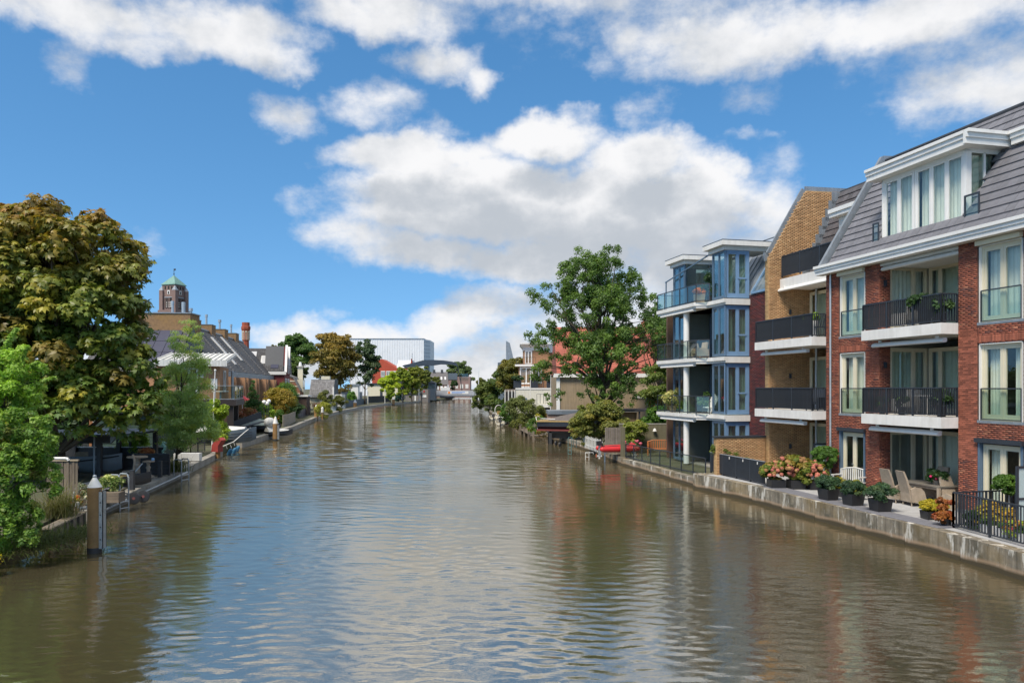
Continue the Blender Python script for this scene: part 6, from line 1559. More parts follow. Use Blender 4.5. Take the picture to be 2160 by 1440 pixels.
# things behind the shelter
M_shed = pmat('dark_green_shed', (.035, .065, .05), .7, .15, 3)
t = thing('green_shed', 'dark green board shed behind the black fence', 'shed', (-25.3, 46, .45))
for i in range(14): MB().box(0, 3.6, -.02 * (i % 2), .05, i * .2, i * .2 + .19).build('board', M_shed, t)
MB().box(0, 3.6, .05, 3, 0, 2.85).build('body', M_shed, t); MB().box(-.2, 3.8, -.3, 3.2, 2.85, 3.0).build('roof', M_anth, t); MB().box(-.1, 0, -.05, .05, 0, 2.85).build('corner_board', M_white, t)
t = thing('orange_hut', 'orange brown timber hut wall seen through the shelter window', 'hut', (-26.2, 47, .45)); MB().box(0, 4, 0, 3, 0, 2.9).build('wall', pmat('orange_timber', (.30, .13, .05), .8, .15, 2), t); MB().box(-.3, 4.3, -.3, 3.2, 2.9, 3.1).build('roof', M_anth, t)
shrub('shrub', 'lime green shrub behind the black board fence', 'shrub', (-20.4, 41.5, .45), [(0, 0, 1.2, .5, .4, .75)], LIME, 430, 900, .09)
shrub('shrub', 'small lime shrub behind the right post of the shelter', 'shrub', (-21.3, 41.5, .45), [(0, 0, 1.2, .3, .3, .4)], LIME, 431, 400, .09)
shrub('shrub', 'rust red low plant by the seahorse statue', 'shrub', (-18.9, 39.2, .45), [(0, 0, 1.05, .45, .3, .18)], [(.28, .10, .04, 2), (.3, .2, .1, 1)], 432, 500, .07)
M_verd = pmat('verdigris', (.27, .46, .36), .7, .2, 10)
t = thing('seahorse_statue', 'pale green seahorse statue on a dark post by the feathery tree', 'statue', wp(346, 955, 38.4) - Vector((0, 0, 1.05)))
MB().cyl((0, 0, 0), (0, 0, 1.05), .05).build('post', M_black, t)
mb = MB(); mb.tube([(.06, 0, 1.06), (.02, 0, 1.02), (-.06, 0, 1.05), (-.07, 0, 1.13), (.02, 0, 1.22), (.06, 0, 1.32), (.01, 0, 1.43), (-.06, 0, 1.50), (-.05, 0, 1.58), (.02, 0, 1.60)], [.02, .035, .045, .055, .065, .075, .07, .055, .055, .05], 10); mb.tube([(.0, 0, 1.585), (.13, 0, 1.54)], [.045, .02], 8); mb.cbox((-.09, 0, 1.42), (.1, .03, .12)); mb.build('body', M_verd, t, smooth=True)
t = thing('white_planter', 'long low white planter on the deck behind the steel ladder', 'planter', gp(366, 972, .45), R(4)); MB().loft([[(0, 0, z), (1.5 + .0 * z, 0, z), (1.5, .5, z), (0, .5, z)] for z in (0, .45)]).build('box', M_white, t); MB().box(.04, 1.46, .04, .46, .36, .40).build('soil', M_soil, t)
blades('reed_grass', 'tall yellow green reed grass round the feathery tree trunk', (-17.5, 39.6, .45), (.25, .2), 240, 1.0, [(.16, .17, .04, 2), (.09, .13, .03, 2)], 433, (0, 0), up=2.0)
mb = None
for x, s in ((-.15, 1), (.2, -1)):
    pass
# iron fence, red bollard hood, blue fenders
t = thing('iron_fence', 'thin black iron fence between the white planter and the red hood', 'fence')
pts_ = [gp(372, 968, .45), gp(402, 962, .45), gp(432, 951, .45)]
railing(t, [(p.x, p.y) for p in pts_], .45, 1.05, M_anth, gap=.22, bw=.018, bd=.018, post=2.2)
t = thing('red_hood', 'red painted steel hood on a dark stub at the quay edge', 'mooring hood', gp(459, 957, .40), R(-25))
mb = MB(); mb.prism([(-.36, .15), (.25, .15), (.25, .55), (.55, .95), (.32, 1.12), (.0, .95), (-.3, .6)], 'y', -.22, .22); mb.build('hood', pmat('faded_red_paint', (.33, .05, .045), .6, .12, 4), t); MB().box(-.1, .15, -.1, .1, -.3, .16).build('stub', M_rust, t)
M_bluef = pmat('blue_fender', (.05, .20, .36), .45, .08, 4)
for i, (u, v) in enumerate(((484, 955), (493, 953), (500, 948))):
    t = thing('boat_fender', 'blue boat fender hanging at the quay, ' + ['nearest the red hood', 'middle of three', 'nearest the grey boat'][i], 'fender', gp(u, v, .12), R(-20), 'blue boat fenders at the quay')
    mb = MB(); mb.M = Matrix.Rotation(R(32), 4, 'Y'); mb.lathe([(.03, -.36), (.12, -.28), (.15, -.1), (.15, .15), (.12, .28), (.04, .36)], n=12); mb.build('body', M_bluef, t, smooth=True); MB().cyl((-.2, 0, .3), (-.32, 0, .55), .012, n=5).build('line', M_white, t)
flagpole('leaning white flagpole with a red cap over the yellow shrub', gp(460, 905, .8), wp(470, 784, 74), .09, pmat('red_cap', (.5, .08, .06), .5))
flagpole('white flagpole standing on the quay by the iron fence', gp(447, 950, .45), wp(454, 781, gp(447, 950, .45).y), .06)
shrub('climbing_shrub', 'lime yellow climbing shrub beside the flagpoles', 'shrub', (-20.9, 53.5, .45), [(0, 0, 2.4, .75, .6, 1.0), (.25, 0, 1.3, .7, .5, .8), (-.1, 0, 3.0, .5, .4, .5)], [(.20, .26, .025, 3), (.14, .21, .02, 2), (.25, .27, .03, 1)], 434, 3200, .12, nc=60)
shrub('shrub', 'small golden shrub right of the leaning flagpole', 'shrub', gp(470, 908, .6), [(0, 0, .5, .45, .4, .5)], YELLOW, 435, 600, .09)
# ------------------------------------------------------------ houses and gardens farther along the left bank
M_salm = pmat('salmon_fin_brick', (.40, .22, .12), .9, .14, 5)
M_brown = pmat('brown_block_brick', (.25, .15, .075), .9, .2, 4, dirt=(.30, .17, .03), dscale=.5, damt=.5)
M_dktile = pmat('dark_pantile', (1, 1, 1), .65, .2, 3, attr=True)
M_solar = pmat('solar_panel', (.055, .055, .085), .3, .08, 1)
M_sky = pmat('rooflight_blind', (.5, .5, .5), .4, .05, 2)
def pantiles(parent, x0, x1, y0, z0, sl, ln, g=.075, w=.33, ex=.36, name='tiles', skip=None):
    mb = MB(); rows = int(ln / ex)
    for r in range(rows):
        x = x0
        while x < x1 - .05:
            b = min(x1, x + w)
            if not (skip and skip((x + b) / 2, r * ex)):
                k = g * RN.uniform(.75, 1.3); mb.col = (k, k * .97, k * .98)
                mb.M = Matrix.Translation((x, y0 + r * ex * math.cos(sl), z0 + r * ex * math.sin(sl))) @ Matrix.Rotation(sl - R(4), 4, 'X') @ Matrix.Translation((0, 0, .03))
                mb.box(.01, b - x - .01, 0, ex + .04, 0, .05)
            x += w
    return mb.build(name, M_dktile, parent, kind='stuff')
RZ = math.atan2(.987, -.158)
for i in range(5):
    o = Vector((-31.9, 81.6, .45)) + Vector((-.158, .987, 0)) * (7.6 * i)
    lab = ['nearest terraced house of the dark roofed row, behind the balcony house', 'second terraced house of the dark roofed row with a rooflight', 'middle terraced house of the dark roofed row with a long rooflight', 'fourth terraced house of the dark roofed row', 'farthest terraced house of the dark roofed row, beside the red chimney'][i]
    t = thing('terraced_house', lab, 'house', o, RZ, 'terraced houses with brown chimney blocks')
    mb = MB(); mb.prism([(0, 0), (0, 6.3), (4.15, 11.35), (8.3, 6.3), (8.3, 0)], 'x', 0, 7.6); mb.build('wall', M_salm, t)
    sl4 = math.atan2(5.1, 4.45); ln4 = math.hypot(5.1, 4.45)
    mb = MB(); mb.prism([(-.35, 6.2), (4.15, 11.45), (8.6, 6.2), (8.6, 6.0), (4.15, 11.2), (-.35, 6.0)], 'x', -.05, 7.62); rf = mb.build('roof', M_anth, t)
    pantiles(rf, .0, 7.6, -.35, 6.28, sl4, ln4 - .1)
    vm = MB()
    for k in range(18):
        p = Vector((-.02, -.35 + k * .38 * math.cos(sl4), 6.34 + k * .38 * math.sin(sl4))); vm.cyl(p, p + Vector((0, .44 * math.cos(sl4), .44 * math.sin(sl4))), .20, .15, 8)
    vm.build('verge_tiles', pmat('verge_tile', (.11, .108, .112), .6, .2, 4) if i == 0 else MATS['verge_tile'], t, kind='stuff')
    mb = MB(); mb.cyl((0, 4.15, 11.5), (7.6, 4.15, 11.5), .17, n=8); mb.build('ridge', M_zinc, t)
    c = MB(); c.box(-.2, 2.0, 3.7, 6.2, 10.6, 12.35 if i else 12.3); ch = c.build('chimney', M_brown, t); MB().box(-.25, 2.05, 3.65, 6.25, 12.35, 12.42).build('coping', M_zinc, ch)
    f = MB(); f.cyl((.9, 4.6, 12.42), (.9, 4.6, 13.4), .13, n=10); f.cyl((.9, 4.6, 13.4), (.9, 4.6, 13.75), .22 if i % 2 else .17, n=10); f.build('flue', M_steel, ch)
    MB().box(.1, 7.5, -.75, -.30, 5.6, 6.25).build('gutter_box', M_zinc, t)
    MB().box(-.1, .5, -1.7, 0, 0, 5.6).build('fin_wall', M_salm, t); MB().box(3.6, 4.1, -1.4, 0, 0, 5.6).build('fin_wall', M_salm, t)
    for x in (.55, 4.2):
        for z in (.3, 2.9): wo = MB().box(x, x + 2.9, -.06, -.02, z, z + 2.2).build('window', M_dark, t); MB().box(x + .1, x + 2.8, -.075, -.065, z + .1, z + 2.1).build('pane', M_glass, wo)
    if i in (1, 2):
        for k, (a, b) in enumerate(((1.2, 5.6),) if i == 1 else ((2.2, 4.2), (4.3, 6.3))):
            m = MB(); m.M = Matrix.Translation((4.9, -.35 + a * math.cos(sl4), 6.36 + a * math.sin(sl4))) @ Matrix.Rotation(sl4, 4, 'X'); m.box(0, 1.0, 0, b - a, 0, .14); w = m.build('rooflight', M_white, t)
            m = MB(); m.M = Matrix.Translation((4.9, -.35 + a * math.cos(sl4), 6.36 + a * math.sin(sl4))) @ Matrix.Rotation(sl4, 4, 'X'); m.box(.08, .92, .08, b - a - .08, .14, .15); m.build('pane', M_sky, w)
# end house of the row with solar panels on the slope towards the bridge
t = thing('end_house', 'end house of the row with solar panels and a brown brick block on its ridge', 'house', (-41.5, 73.5, .45), R(3))
mb = MB(); mb.box(0, 8.3, 0, 10, 0, 5.9); mb.build('wall', M_salm, t)
sl5 = math.atan2(4.9, 5.2); ln5 = math.hypot(4.9, 5.2)
mb = MB(); mb.prism([(-.3, 5.8), (5.0, 10.7), (10.3, 5.8)], 'x', -.2, 8.6); rf = mb.build('roof', M_anth, t); pantiles(rf, -.2, 8.6, -.3, 5.88, sl5, ln5)
for r in range(3):
    for k in range(5):
        m = MB(); m.M = Matrix.Translation((2.2 + k * 1.15, -.3 + (1.0 + r * 1.75) * math.cos(sl5), 5.98 + (1.0 + r * 1.75) * math.sin(sl5))) @ Matrix.Rotation(sl5, 4, 'X'); m.box(0, 1.1, 0, 1.7, .05, .11); m.build('solar_panel', M_solar, t)
MB().box(2.5, 8.55, 4.3, 7.0, 10.2, 12.05).build('ridge_block', M_brown, t); MB().box(2.4, 8.65, 4.2, 7.1, 12.05, 12.15).build('block_coping', M_zinc, t); MB().cyl((7.6, 5, 12.15), (7.6, 5, 13.3), .18, n=10).build('flue', M_steel, t)
MB().box(1, 3, -.05, 0, 1, 3.2).build('window', M_glass, t)
# house with balcony
t = thing('balcony_house', 'brick house with a pale ribbed metal roof and a glazed balcony on dark posts', 'house', (-26.2, 68, .45), R(13.9))
MB().box(-5.2, 0, 0, 6.4, 0, 6.3).build('wall', M_salm, t)
mb = MB(); mb.prism([(-.7, 6.55), (6.9, 7.5), (6.9, 7.75), (-.7, 6.8)], 'x', -5.4, .7); rf = mb.build('roof', M_whitedirt, t)
for k in range(13):
    x = -5.2 + k * .48; MB().beam((x, -.65, 6.86), (x, 6.85, 7.8), .07, .09).build('roof_rib', M_whitedirt, rf)
MB().box(-5.4, .7, -.78, -.68, 6.3, 6.85).build('eave_board', M_whitedirt, t)
window(t, (-3.3, -.12, 3.7), 0, 1.5, 2.5, 2, M_white, .1, .07, 1, cmat=M_curtaing); window(t, (.12, 2.2, 4.0), R(90), 1.3, 2.0, 1, M_white, .1, .07, 0)
MB().box(-.75, -.2, -.06, -.0, 4.3, 5.2).build('notice_box', M_white, t); MB().box(-1.6, -1.35, -.12, 0, 5.3, 5.6).build('wall_lamp', M_white, t)
mb = MB(); mb.box(-3.2, 1.7, -3.1, 4.0, 2.85, 3.35); bal = mb.build('balcony', pmat('brown_black_beam', (.03, .022, .02), .6), t)
glass_railing(bal, [(-3.1, -3.0), (1.6, -3.0), (1.6, 3.8)], 3.35, 1.25, M_steel, 1.6)
for x, y in ((1.2, -2.6), (1.2, 1.2), (-1.3, -2.6)): MB().box(x - .25, x + .25, y - .25, y + .25, 0, 2.85).build('balcony_post', MATS['brown_black_beam'], t)
MB().box(-3.0, -.2, -.6, -.5, .2, 2.6).build('garden_window', M_glass, t); MB().box(-4.6, -.1, -.4, -.3, 0, 2.8).build('ground_wall', MATS['brown_black_beam'], t)
M_tblw = M_white
b = thing('balcony_table', 'white table and parasol base on the steel railed balcony', 'table', Vector((-25.6, 66.6, 3.8)), R(13)); MB().cyl((0, 0, .7), (0, 0, .76), .7, n=18).build('table_top', M_white, b); MB().cyl((0, 0, 0), (0, 0, .7), .08).build('pedestal', M_white, b)
b = thing('street_pole', 'galvanised pole at the corner of the steel railed balcony', 'pole', gp(490, 914, .45)); MB().cyl((0, 0, 0), (0, 0, 5.9), .13, n=10).build('shaft', M_steel, b); MB().ball((0, 0, 5.9), .15, 8, 6).build('cap', M_steel, b)
# maroon house with two white edged gables
M_maroon = pmat('maroon_brick', (.16, .035, .035), .9, .12, 5)
t = thing('maroon_house', 'maroon brick house with brown tiled roof and two white edged gables', 'house', (-35.4, 118, .45), R(12.2))
MB().box(-9, 0, 0, 11, 0, 6.5).build('wall', M_maroon, t)
sl6 = math.atan2(3.9, 5.0); ln6 = math.hypot(3.9, 5)
mb = MB(); mb.prism([(-.2, 6.95), (5.0, 10.75), (11.2, 6.95)], 'x', -9, -.1); rf = mb.build('roof', M_anth, t); pantiles(rf, -9, -.2, -.2, 7.02, math.atan2(3.8, 5.2), 6.3, .065)
MB().box(-9.1, .25, -.3, .1, 6.45, 6.95).build('eave_board', M_white, t)
for k in range(2):
    y = .3 + k * 5.2
    mb = MB(); mb.prism([(y, 6.5), (y + 4.6, 6.5), (y + 2.3, 10.9)], 'x', -.25, .12); mb.build('gable', M_maroon, t)
    mb = MB(); mb.prism([(y - .1, 6.6), (y + 4.7, 6.6), (y + 2.3, 11.0)], 'x', -3.0, -.26); mb.build('gable_roof', M_anth, t)
    mb = MB(); mb.beam((.15, y - .1, 6.7), (.15, y + 2.3, 11.15), .22, .35, (1, 0, 0)); mb.beam((.15, y + 4.7, 6.7), (.15, y + 2.3, 11.15), .22, .35, (1, 0, 0)); mb.build('barge_board', M_white, t)
    for z in (.8, 3.6):
        window(t, (.06, y + .8, z), R(90), 1.2, 2.3, 1, M_white, .15, .07, 3); window(t, (.06, y + 2.7, z), R(90), 1.2, 2.3, 1, M_white, .15, .07, 3)
def on_roof(nm, x0, x1, q0, q1, mat, dz=.12):
    s_ = math.atan2(3.8, 5.2); m = MB(); m.M = Matrix.Translation((0, -.2 + q0 * math.cos(s_), 7.0 + q0 * math.sin(s_))) @ Matrix.Rotation(s_, 4, 'X'); m.box(x0, x1, 0, q1 - q0, .05, dz); return m.build(nm, mat, t)
on_roof('solar_panel', -2.1, -.95, .6, 5.6, M_solar, .16); on_roof('solar_panel', -6.6, -4.5, 3.6, 5.2, M_sky, .16)
w = on_roof('rooflight', -3.7, -2.55, 1.8, 4.0, M_whitedirt, .18); on_roof('rooflight_pane', -3.6, -2.65, 1.9, 3.9, M_sky, .20)
# gambrel house and low tiled house
t = thing('gambrel_house', 'small brick house with a grey gambrel roof and pale stone bands', 'house', (-43.0, 145, .45), R(12))
M_or = pmat('orange_brick_far', (.27, .12, .07), .9, .14, 5)
mb = MB(); mb.prism([(-4.5, 0), (2.4, 0), (2.4, 4.0), (1.2, 6.4), (-1.5, 7.5), (-4.5, 6.4)], 'y', 0, 11); mb.build('wall', M_or, t)
mb = MB(); mb.prism([(2.65, 3.9), (1.35, 6.5), (-1.5, 7.7), (-4.5, 7.7), (-4.5, 7.4), (-1.5, 7.4), (1.1, 6.3), (2.35, 3.9)], 'y', -.2, 11); mb.build('roof', pmat('grey_gambrel', (.16, .155, .15), .8, .15, 3), t)
for z in (1.4, 3.2, 4.6, 5.6): MB().box(-4.4, 2.35 - max(0, z - 4) * .5, -.06, 0, z, z + .18).build('stone_band', M_cream, t)
mb = MB(); mb.box(1.6, 2.75, 2.5, 9.5, 4.1, 6.0); d = mb.build('dormer', M_cream, t)
for k in range(5): MB().box(2.76, 2.8, 2.8 + k * 1.3, 3.8 + k * 1.3, 4.3, 5.8).build('pane', M_glass, d)
MB().box(2.4, 2.9, 2.2, 9.8, 3.6, 4.1).build('cornice', M_cream, t)
for k in range(3): MB().box(2.41, 2.5, 2.6 + k * 2.3, 4.0 + k * 2.3, .3, 2.9).build('window', M_white, t)
c = MB(); c.box(1.3, 2.3, 10.0, 11.0, 4.0, 8.6); ch = c.build('chimney', M_cream, t); MB().box(1.1, 2.5, 9.8, 11.2, 8.6, 8.85).build('chimney_cap', M_concrete, ch); MB().cyl((1.8, 10.5, 8.85), (1.8, 10.5, 9.7), .4, .2, 10).build('chimney_pot', M_white, ch)
t = thing('low_house', 'low house with a plain weathered grey tiled roof behind the canal gardens', 'house', (-42.6, 160, .45), R(4))
MB().box(0, 4.6, 0, 7, 0, 2.8).build('wall', M_cream, t)
mb = MB(); mb.prism([(-.5, 2.3), (2.4, 6.2), (6.5, 6.2), (7, 2.3)], 'x', -.2, 4.8); rf = mb.build('roof', M_anth, t); pantiles(rf, -.2, 4.8, -.5, 2.36, math.atan2(3.9, 2.9), 4.8, .15, .4, .4)
MB().box(1.8, 3.6, 3, 4.5, 6.2, 6.9).build('roof_hatch', M_cream, t); MB().box(4.7, 5.0, -.3, 0, 0, 4.6).build('white_post', M_white, t); MB().box(4.7, 6.6, 0, 5, 0, 3.0).build('annex', M_whitedirt, t)
for x in (1.0, 2.6): MB().box(x, x + 1.0, -.04, 0, .6, 2.0).build('window', M_glass, t)
# tall red chimney
t = thing('factory_chimney', 'tall red brick factory chimney with pale arched crown', 'chimney', (ux(518.5, 165), 165, .45))
M_redch = pmat('red_chimney_brick', (.33, .075, .04), .9, .12, 3)
mb = MB(); mb.lathe([(.85, 0), (.70, 14.6), (.80, 14.7), (.82, 16.6), (1.02, 17.2), (1.02, 17.7), (.86, 17.8), (.86, 18.6), (.6, 18.6)], n=8); mb.build('shaft', M_redch, t)
for k in range(8):
    a = k * math.pi / 4 + .39
    m = MB(); m.M = Matrix.Rotation(a, 4, 'Z'); m.box(.74, .84, -.22, -.14, 14.8, 16.5).box(.74, .84, .14, .22, 14.8, 16.5).box(.74, .86, -.22, .22, 16.5, 16.7); m.build('arch', M_cream, t)
# plants and garden things of the far left bank: foot pixel, then shape in metres
def lsh(label, u, v, env, pal, seed, n=1500, size=.14, name='shrub', cat='shrub', **k):
    return shrub(name, label, cat, gp(u, v, .45), env, pal, seed, n, size, **k)
def cone(r, h): return [(0, 0, h * f, r * (1.05 - f) * 1.05, r * (1.05 - f) * 1.05, h * .17) for f in (.12, .28, .45, .62, .78, .92)]
lsh('cone shaped dark green conifer in the garden beside the balcony house', 535, 909, cone(1.25, 4.9), [(.035, .08, .02, 3), (.05, .11, .025, 2)], 501, 5200, .13, 'conifer', 'conifer', nc=110, rel=.4, inner=.75)
lsh('clipped round dark green bush against the maroon wall', 563, 882, [(0, 0, 2.6, 1.5, 1.4, 1.6)], GREEN, 502, 3400, .16, inner=.8, nc=70)
lsh('golden brown topiary bush with a rounded top', 590, 890, [(0, 0, 2.7, 1.7, 1.3, 1.5), (0, 0, 1.2, 1.1, 1, 1.0)], [(.20, .15, .025, 3), (.15, .13, .02, 2), (.25, .17, .03, 1)], 503, 3600, .16, inner=.75, nc=70)
lsh('tall green clipped hedge block behind the golden topiary', 602, 879, [(0, 0, 2.5, 1.5, 1.3, 2.3)], [(.07, .13, .02, 3), (.05, .10, .02, 2)], 504, 3600, .18, inner=.8, nc=80)
lsh('dark ivy bush left of the slatted grey fence', 620, 886, [(0, 0, 1.4, 1.2, 1, 1.3)], DKGREEN, 505, 1600, .16)
lsh('rust red garden shrub below the balcony of the brick house', 522, 912, [(0, 0, 1.5, .9, .8, .8)], [(.20, .07, .04, 2), (.15, .1, .03, 1)], 506, 1100, .12)
lsh('yellow green flower bed shrub under the white globe lamps', 560, 893, [(0, 0, 1.3, 1.0, .9, 1.1)], LIME, 507, 1300, .13)
lsh('golden low plants along the garden edge below the topiary', 575, 896, [(-.9, 0, .5, .9, .6, .5), (.6, 0, .5, .9, .6, .5)], [(.25, .16, .03, 2), (.12, .13, .03, 1)], 508, 1000, .12)
lsh('small clipped green bush on the quay behind the second post', 590, 898, [(0, 0, .9, .55, .5, .85)], FRESH, 509, 900, .12)
lsh('bed of rust coloured grasses before the gambrel house', 645, 875, [(-1.6, 0, .9, 1.6, 1, .9), (1.2, 0, 1.0, 1.7, 1, .9)], [(.22, .10, .05, 3), (.13, .12, .04, 2)], 510, 2200, .16, stem=False, wid=.25)
lsh('round yellow green bush at the water edge behind the third post', 682, 882, [(0, 0, 1.1, 1.0, 1, 1.15)], [(.20, .20, .03, 3), (.15, .17, .03, 2)], 511, 2400, .13, inner=.7)
lsh('olive bushes before the low house', 700, 867, [(-1, 0, 1.8, 1.6, 1.2, 1.7), (1.4, 0, 1.4, 1.5, 1.2, 1.4)], OLIVE, 512, 2600, .2)
lsh('yellow bush left of the wooden garden fence', 716, 858, [(0, 0, 1.3, 1.5, 1.2, 1.2)], [(.25, .19, .03, 2), (.14, .14, .03, 1)], 513, 1400, .2)
lsh('pointed bright green conifer in front of the grey slatted wall', 741, 854, [(0, 0, 1.6, 1.15, 1.1, 1.6), (0, 0, 2.7, .75, .7, 1.3)], [(.06, .13, .02, 3), (.10, .18, .02, 2)], 514, 2800, .17, 'conifer', 'conifer', inner=.7)
lsh('dark brown bush against the trunk of the autumn tree', 722, 846, [(0, 0, 2.2, 2.4, 1.6, 2.0)], [(.10, .07, .02, 2), (.07, .07, .02, 2)], 515, 2200, .25)
M_globe = pmat('white_globe', (.85, .85, .83), .3, .02)
for i, (u, v) in enumerate(((557, 848), (563, 851), (567, 846))):
    b = thing('globe_lamp', 'white globe garden lamp on a thin pole, ' + ['leftmost of three', 'lower middle of three', 'rightmost of three'][i], 'lamp', (ux(u, 84 + i), 84 + i, .45), 0, 'white globe lamps in the garden')
    z = vz(v, 84 + i) - .45; MB().cyl((0, 0, 0), (0, 0, z - .2), .04, n=6).build('pole', M_anth, b); MB().ball((0, 0, z), .24, 12, 8).build('globe', M_globe, b, smooth=True)
def simple_fence(label, u0, v0, u1, v1, h, mat, n, name='garden_fence', z=.45, piece='board', horiz=False):
    a, b_ = gp(u0, v0, z), gp(u1, v1, z); d = b_ - a; L_ = math.hypot(d.x, d.y)
    t = thing(name, label, 'fence', a, math.atan2(d.y, d.x)); t['kind'] = 'thing'
    if horiz:
        for i in range(n): MB().box(0, L_, -.02, .02, i * h / n + .02, (i + 1) * h / n).build(piece, mat, t)
        for i in range(4): MB().box(i * L_ / 3 - .05, i * L_ / 3 + .05, .02, .1, 0, h).build('post', mat, t)
    else:
        for i in range(n): MB().box(i * L_ / n + .01, (i + 1) * L_ / n - .02, -.02, .02, .03, h).build(piece, mat, t)
        MB().box(0, L_, .02, .06, h * .8, h * .8 + .08).build('rail', mat, t); MB().box(0, L_, .02, .06, .2, .28).build('rail', mat, t)
    return t
M_pf = pmat('pale_fence', (.30, .27, .22), .85, .15, 3); M_bf = pmat('blue_grey_fence', (.06, .085, .11), .6, .1, 2); M_dgf = pmat('dark_grey_fence', (.06, .065, .075), .7, .1, 3); M_plum = pmat('plum_fence', (.045, .035, .055), .6, .1, 2)
simple_fence('pale wooden garden fence with horizontal boards on the quay', 598, 900, 609, 897, 1.35, M_pf, 6, horiz=True)
simple_fence('pale upright board fence at the quay edge beside the garden steps', 609, 897, 623, 889, 1.35, M_pf, 10)
simple_fence('dark grey slatted fence before the dark ivy bush', 624, 884, 637, 880, 1.9, M_dgf, 7, horiz=True)
simple_fence('plum coloured low panel fence along the quay', 637, 880, 655, 870, 1.1, M_plum, 8)
simple_fence('brown wooden upright board fence beside the yellow bush', 705, 862, 718, 859, 2.0, M_fence, 9)
simple_fence('dark blue grey metal fence along the quay past the conifer', 724, 860, 774, 851, 1.5, M_bf, 14, piece='panel')
simple_fence('grey horizontally slatted garden wall fence behind the conifer', 720, 853, 764, 851, 3.3, pmat('mid_grey_slat', (.19, .21, .24), .6, .1, 2), 8, horiz=True)
simple_fence('dark wooden fence continuing along the far left quay', 776, 850, 822, 847.5, 2.0, M_dgf, 14)
# far left quay edge
t = thing('quay_edging', 'stone and timber edge of the left quay in the distance', 'quay edge')
for a, b_ in zip(along([p for p in LB if 60 < p[1] < 265], 4.0)[:-1], along([p for p in LB if 60 < p[1] < 265], 4.0)[1:]):
    d = b_ - a; MB().box(.02, d.length - .02, -.02, .55, -1, .5).build('block', M_concrete, t, loc=(a.x, a.y, RN.uniform(-.03, .03)), rot=(0, 0, math.atan2(d.y, d.x)))
# boats of the left bank
t = thing('sloop_boat', 'blue grey open boat with a white cover lying on the quay behind the red hood', 'boat', (-23.9, 58.6, .55), R(8))
mb = MB(); hull(mb, 4.0, 1.7, .95, .35, bow=.55); mb.build('hull', pmat('blue_grey_hull', (.13, .17, .21), .4, .1, 3), t, smooth=True)
for k in range(3): mb = MB(); mb.tube([(q * 4, -(.85 * (1 - max(0, (q - .55) / .45) ** 2.2)) * (.86 + .14 * min(1, q / .3)) - .015, .35 + k * .2 + .3 * max(0, q - .3) ** 2) for q in np.linspace(.02, .93, 10)], .02, 5); mb.build('strake', M_anth, t)
mb = MB(); mb.loft([[(x, -w, z), (x, -w * .5, z + h), (x, w * .5, z + h), (x, w, z)] for x, w, z, h in ((-.3, .8, .9, .3), (.6, .9, .95, .55), (1.6, .86, .98, .35), (2.6, .7, 1.05, .22), (3.2, .4, 1.15, .1))]); mb.build('cover', M_whitedirt, t)
mb = MB(); mb.tube([(3.6, -.2, 1.2), (3.3, -.8, .9), (2.6, -1.4, .2), (1.9, -1.8, -.1)], .03, 6); mb.build('mooring_rope', M_white, t)
t = thing('covered_boat', 'boat under a pale green tarpaulin on the garden quay by the balcony house', 'boat', (-27.2, 74.5, .5), R(-4))
mb = MB(); hull(mb, 4.6, 1.8, .7, .2); mb.build('hull', M_navy, t); mb = MB(); mb.loft([[(x, -w, .7), (x, 0, h), (x, w, .7)] for x, w, h in ((0, .9, 1.9), (1.2, .95, 1.6), (3.0, .9, 1.2), (4.4, .4, .9))]); mb.build('tarpaulin', pmat('pale_green_tarp', (.36, .42, .36), .6, .12, 2, .03, 4), t)
t = thing('covered_outboard', 'white tarpaulin over an outboard boat at the quay before the second post', 'boat', (ux(562, 71.5), 71.5, .25), R(40))
mb = MB(); hull(mb, 2.6, 1.3, .5, .15); mb.build('hull', M_anth, t); mb = MB(); mb.ball((.3, 0, 1.35), (.6, .4, .45), 12, 8); mb.build('motor_cover', M_whitedirt, t, smooth=True); mb = MB(); mb.loft([[(x, -w, .45), (x, 0, h), (x, w, .45)] for x, w, h in ((.0, .6, 1.1), (.9, .65, .8), (2.2, .3, .6))]); mb.build('cover', M_whitedirt, t)
t = thing('gangway', 'dark gangway board rising along the quay behind the blue grey boat', 'gangway', (-25.6, 66.8, .6), R(52)); MB().beam((0, 0, .2), (4.2, 0, 1.15), .5, .08).build('plank', M_anth, t); MB().beam((0, .25, .6), (4.2, .25, 1.75), .05, .6).build('side_panel', M_anth, t)
t = thing('white_table', 'small white garden table at the foot of the balcony house', 'table', gp(506, 905, .6)); MB().cyl((0, 0, .85), (0, 0, .9), .75, n=16).build('table_top', M_white, t); MB().cyl((0, 0, 0), (0, 0, .85), .2).build('pedestal', M_white, t)
t = thing('red_crate', 'small red crate on the quay by the white garden table', 'crate', gp(501, 911, .5)); MB().box(-.4, .4, -.3, .3, 0, .4).build('crate_body', M_red, t); MB().box(-.43, .43, -.33, .33, .36, .42).build('rim', M_red, t)
t = thing('parasol', 'red garden parasol beside the terraced houses', 'parasol', gp(511, 897, .5)); MB().cyl((0, 0, 0), (0, 0, 3.2), .05).build('pole', M_white, t); MB().cyl((0, 0, 2.9), (0, 0, 3.5), 1.0, .05, 12).build('canopy', M_red, t)
t = thing('parasol', 'folded beige parasol before the low tiled house', 'parasol', gp(670, 858, .45)); MB().cyl((0, 0, 0), (0, 0, 4), .06).build('pole', M_cream, t); MB().cyl((0, 0, 1.6), (0, 0, 3.9), .4, .05, 10).build('canopy', M_drift, t)
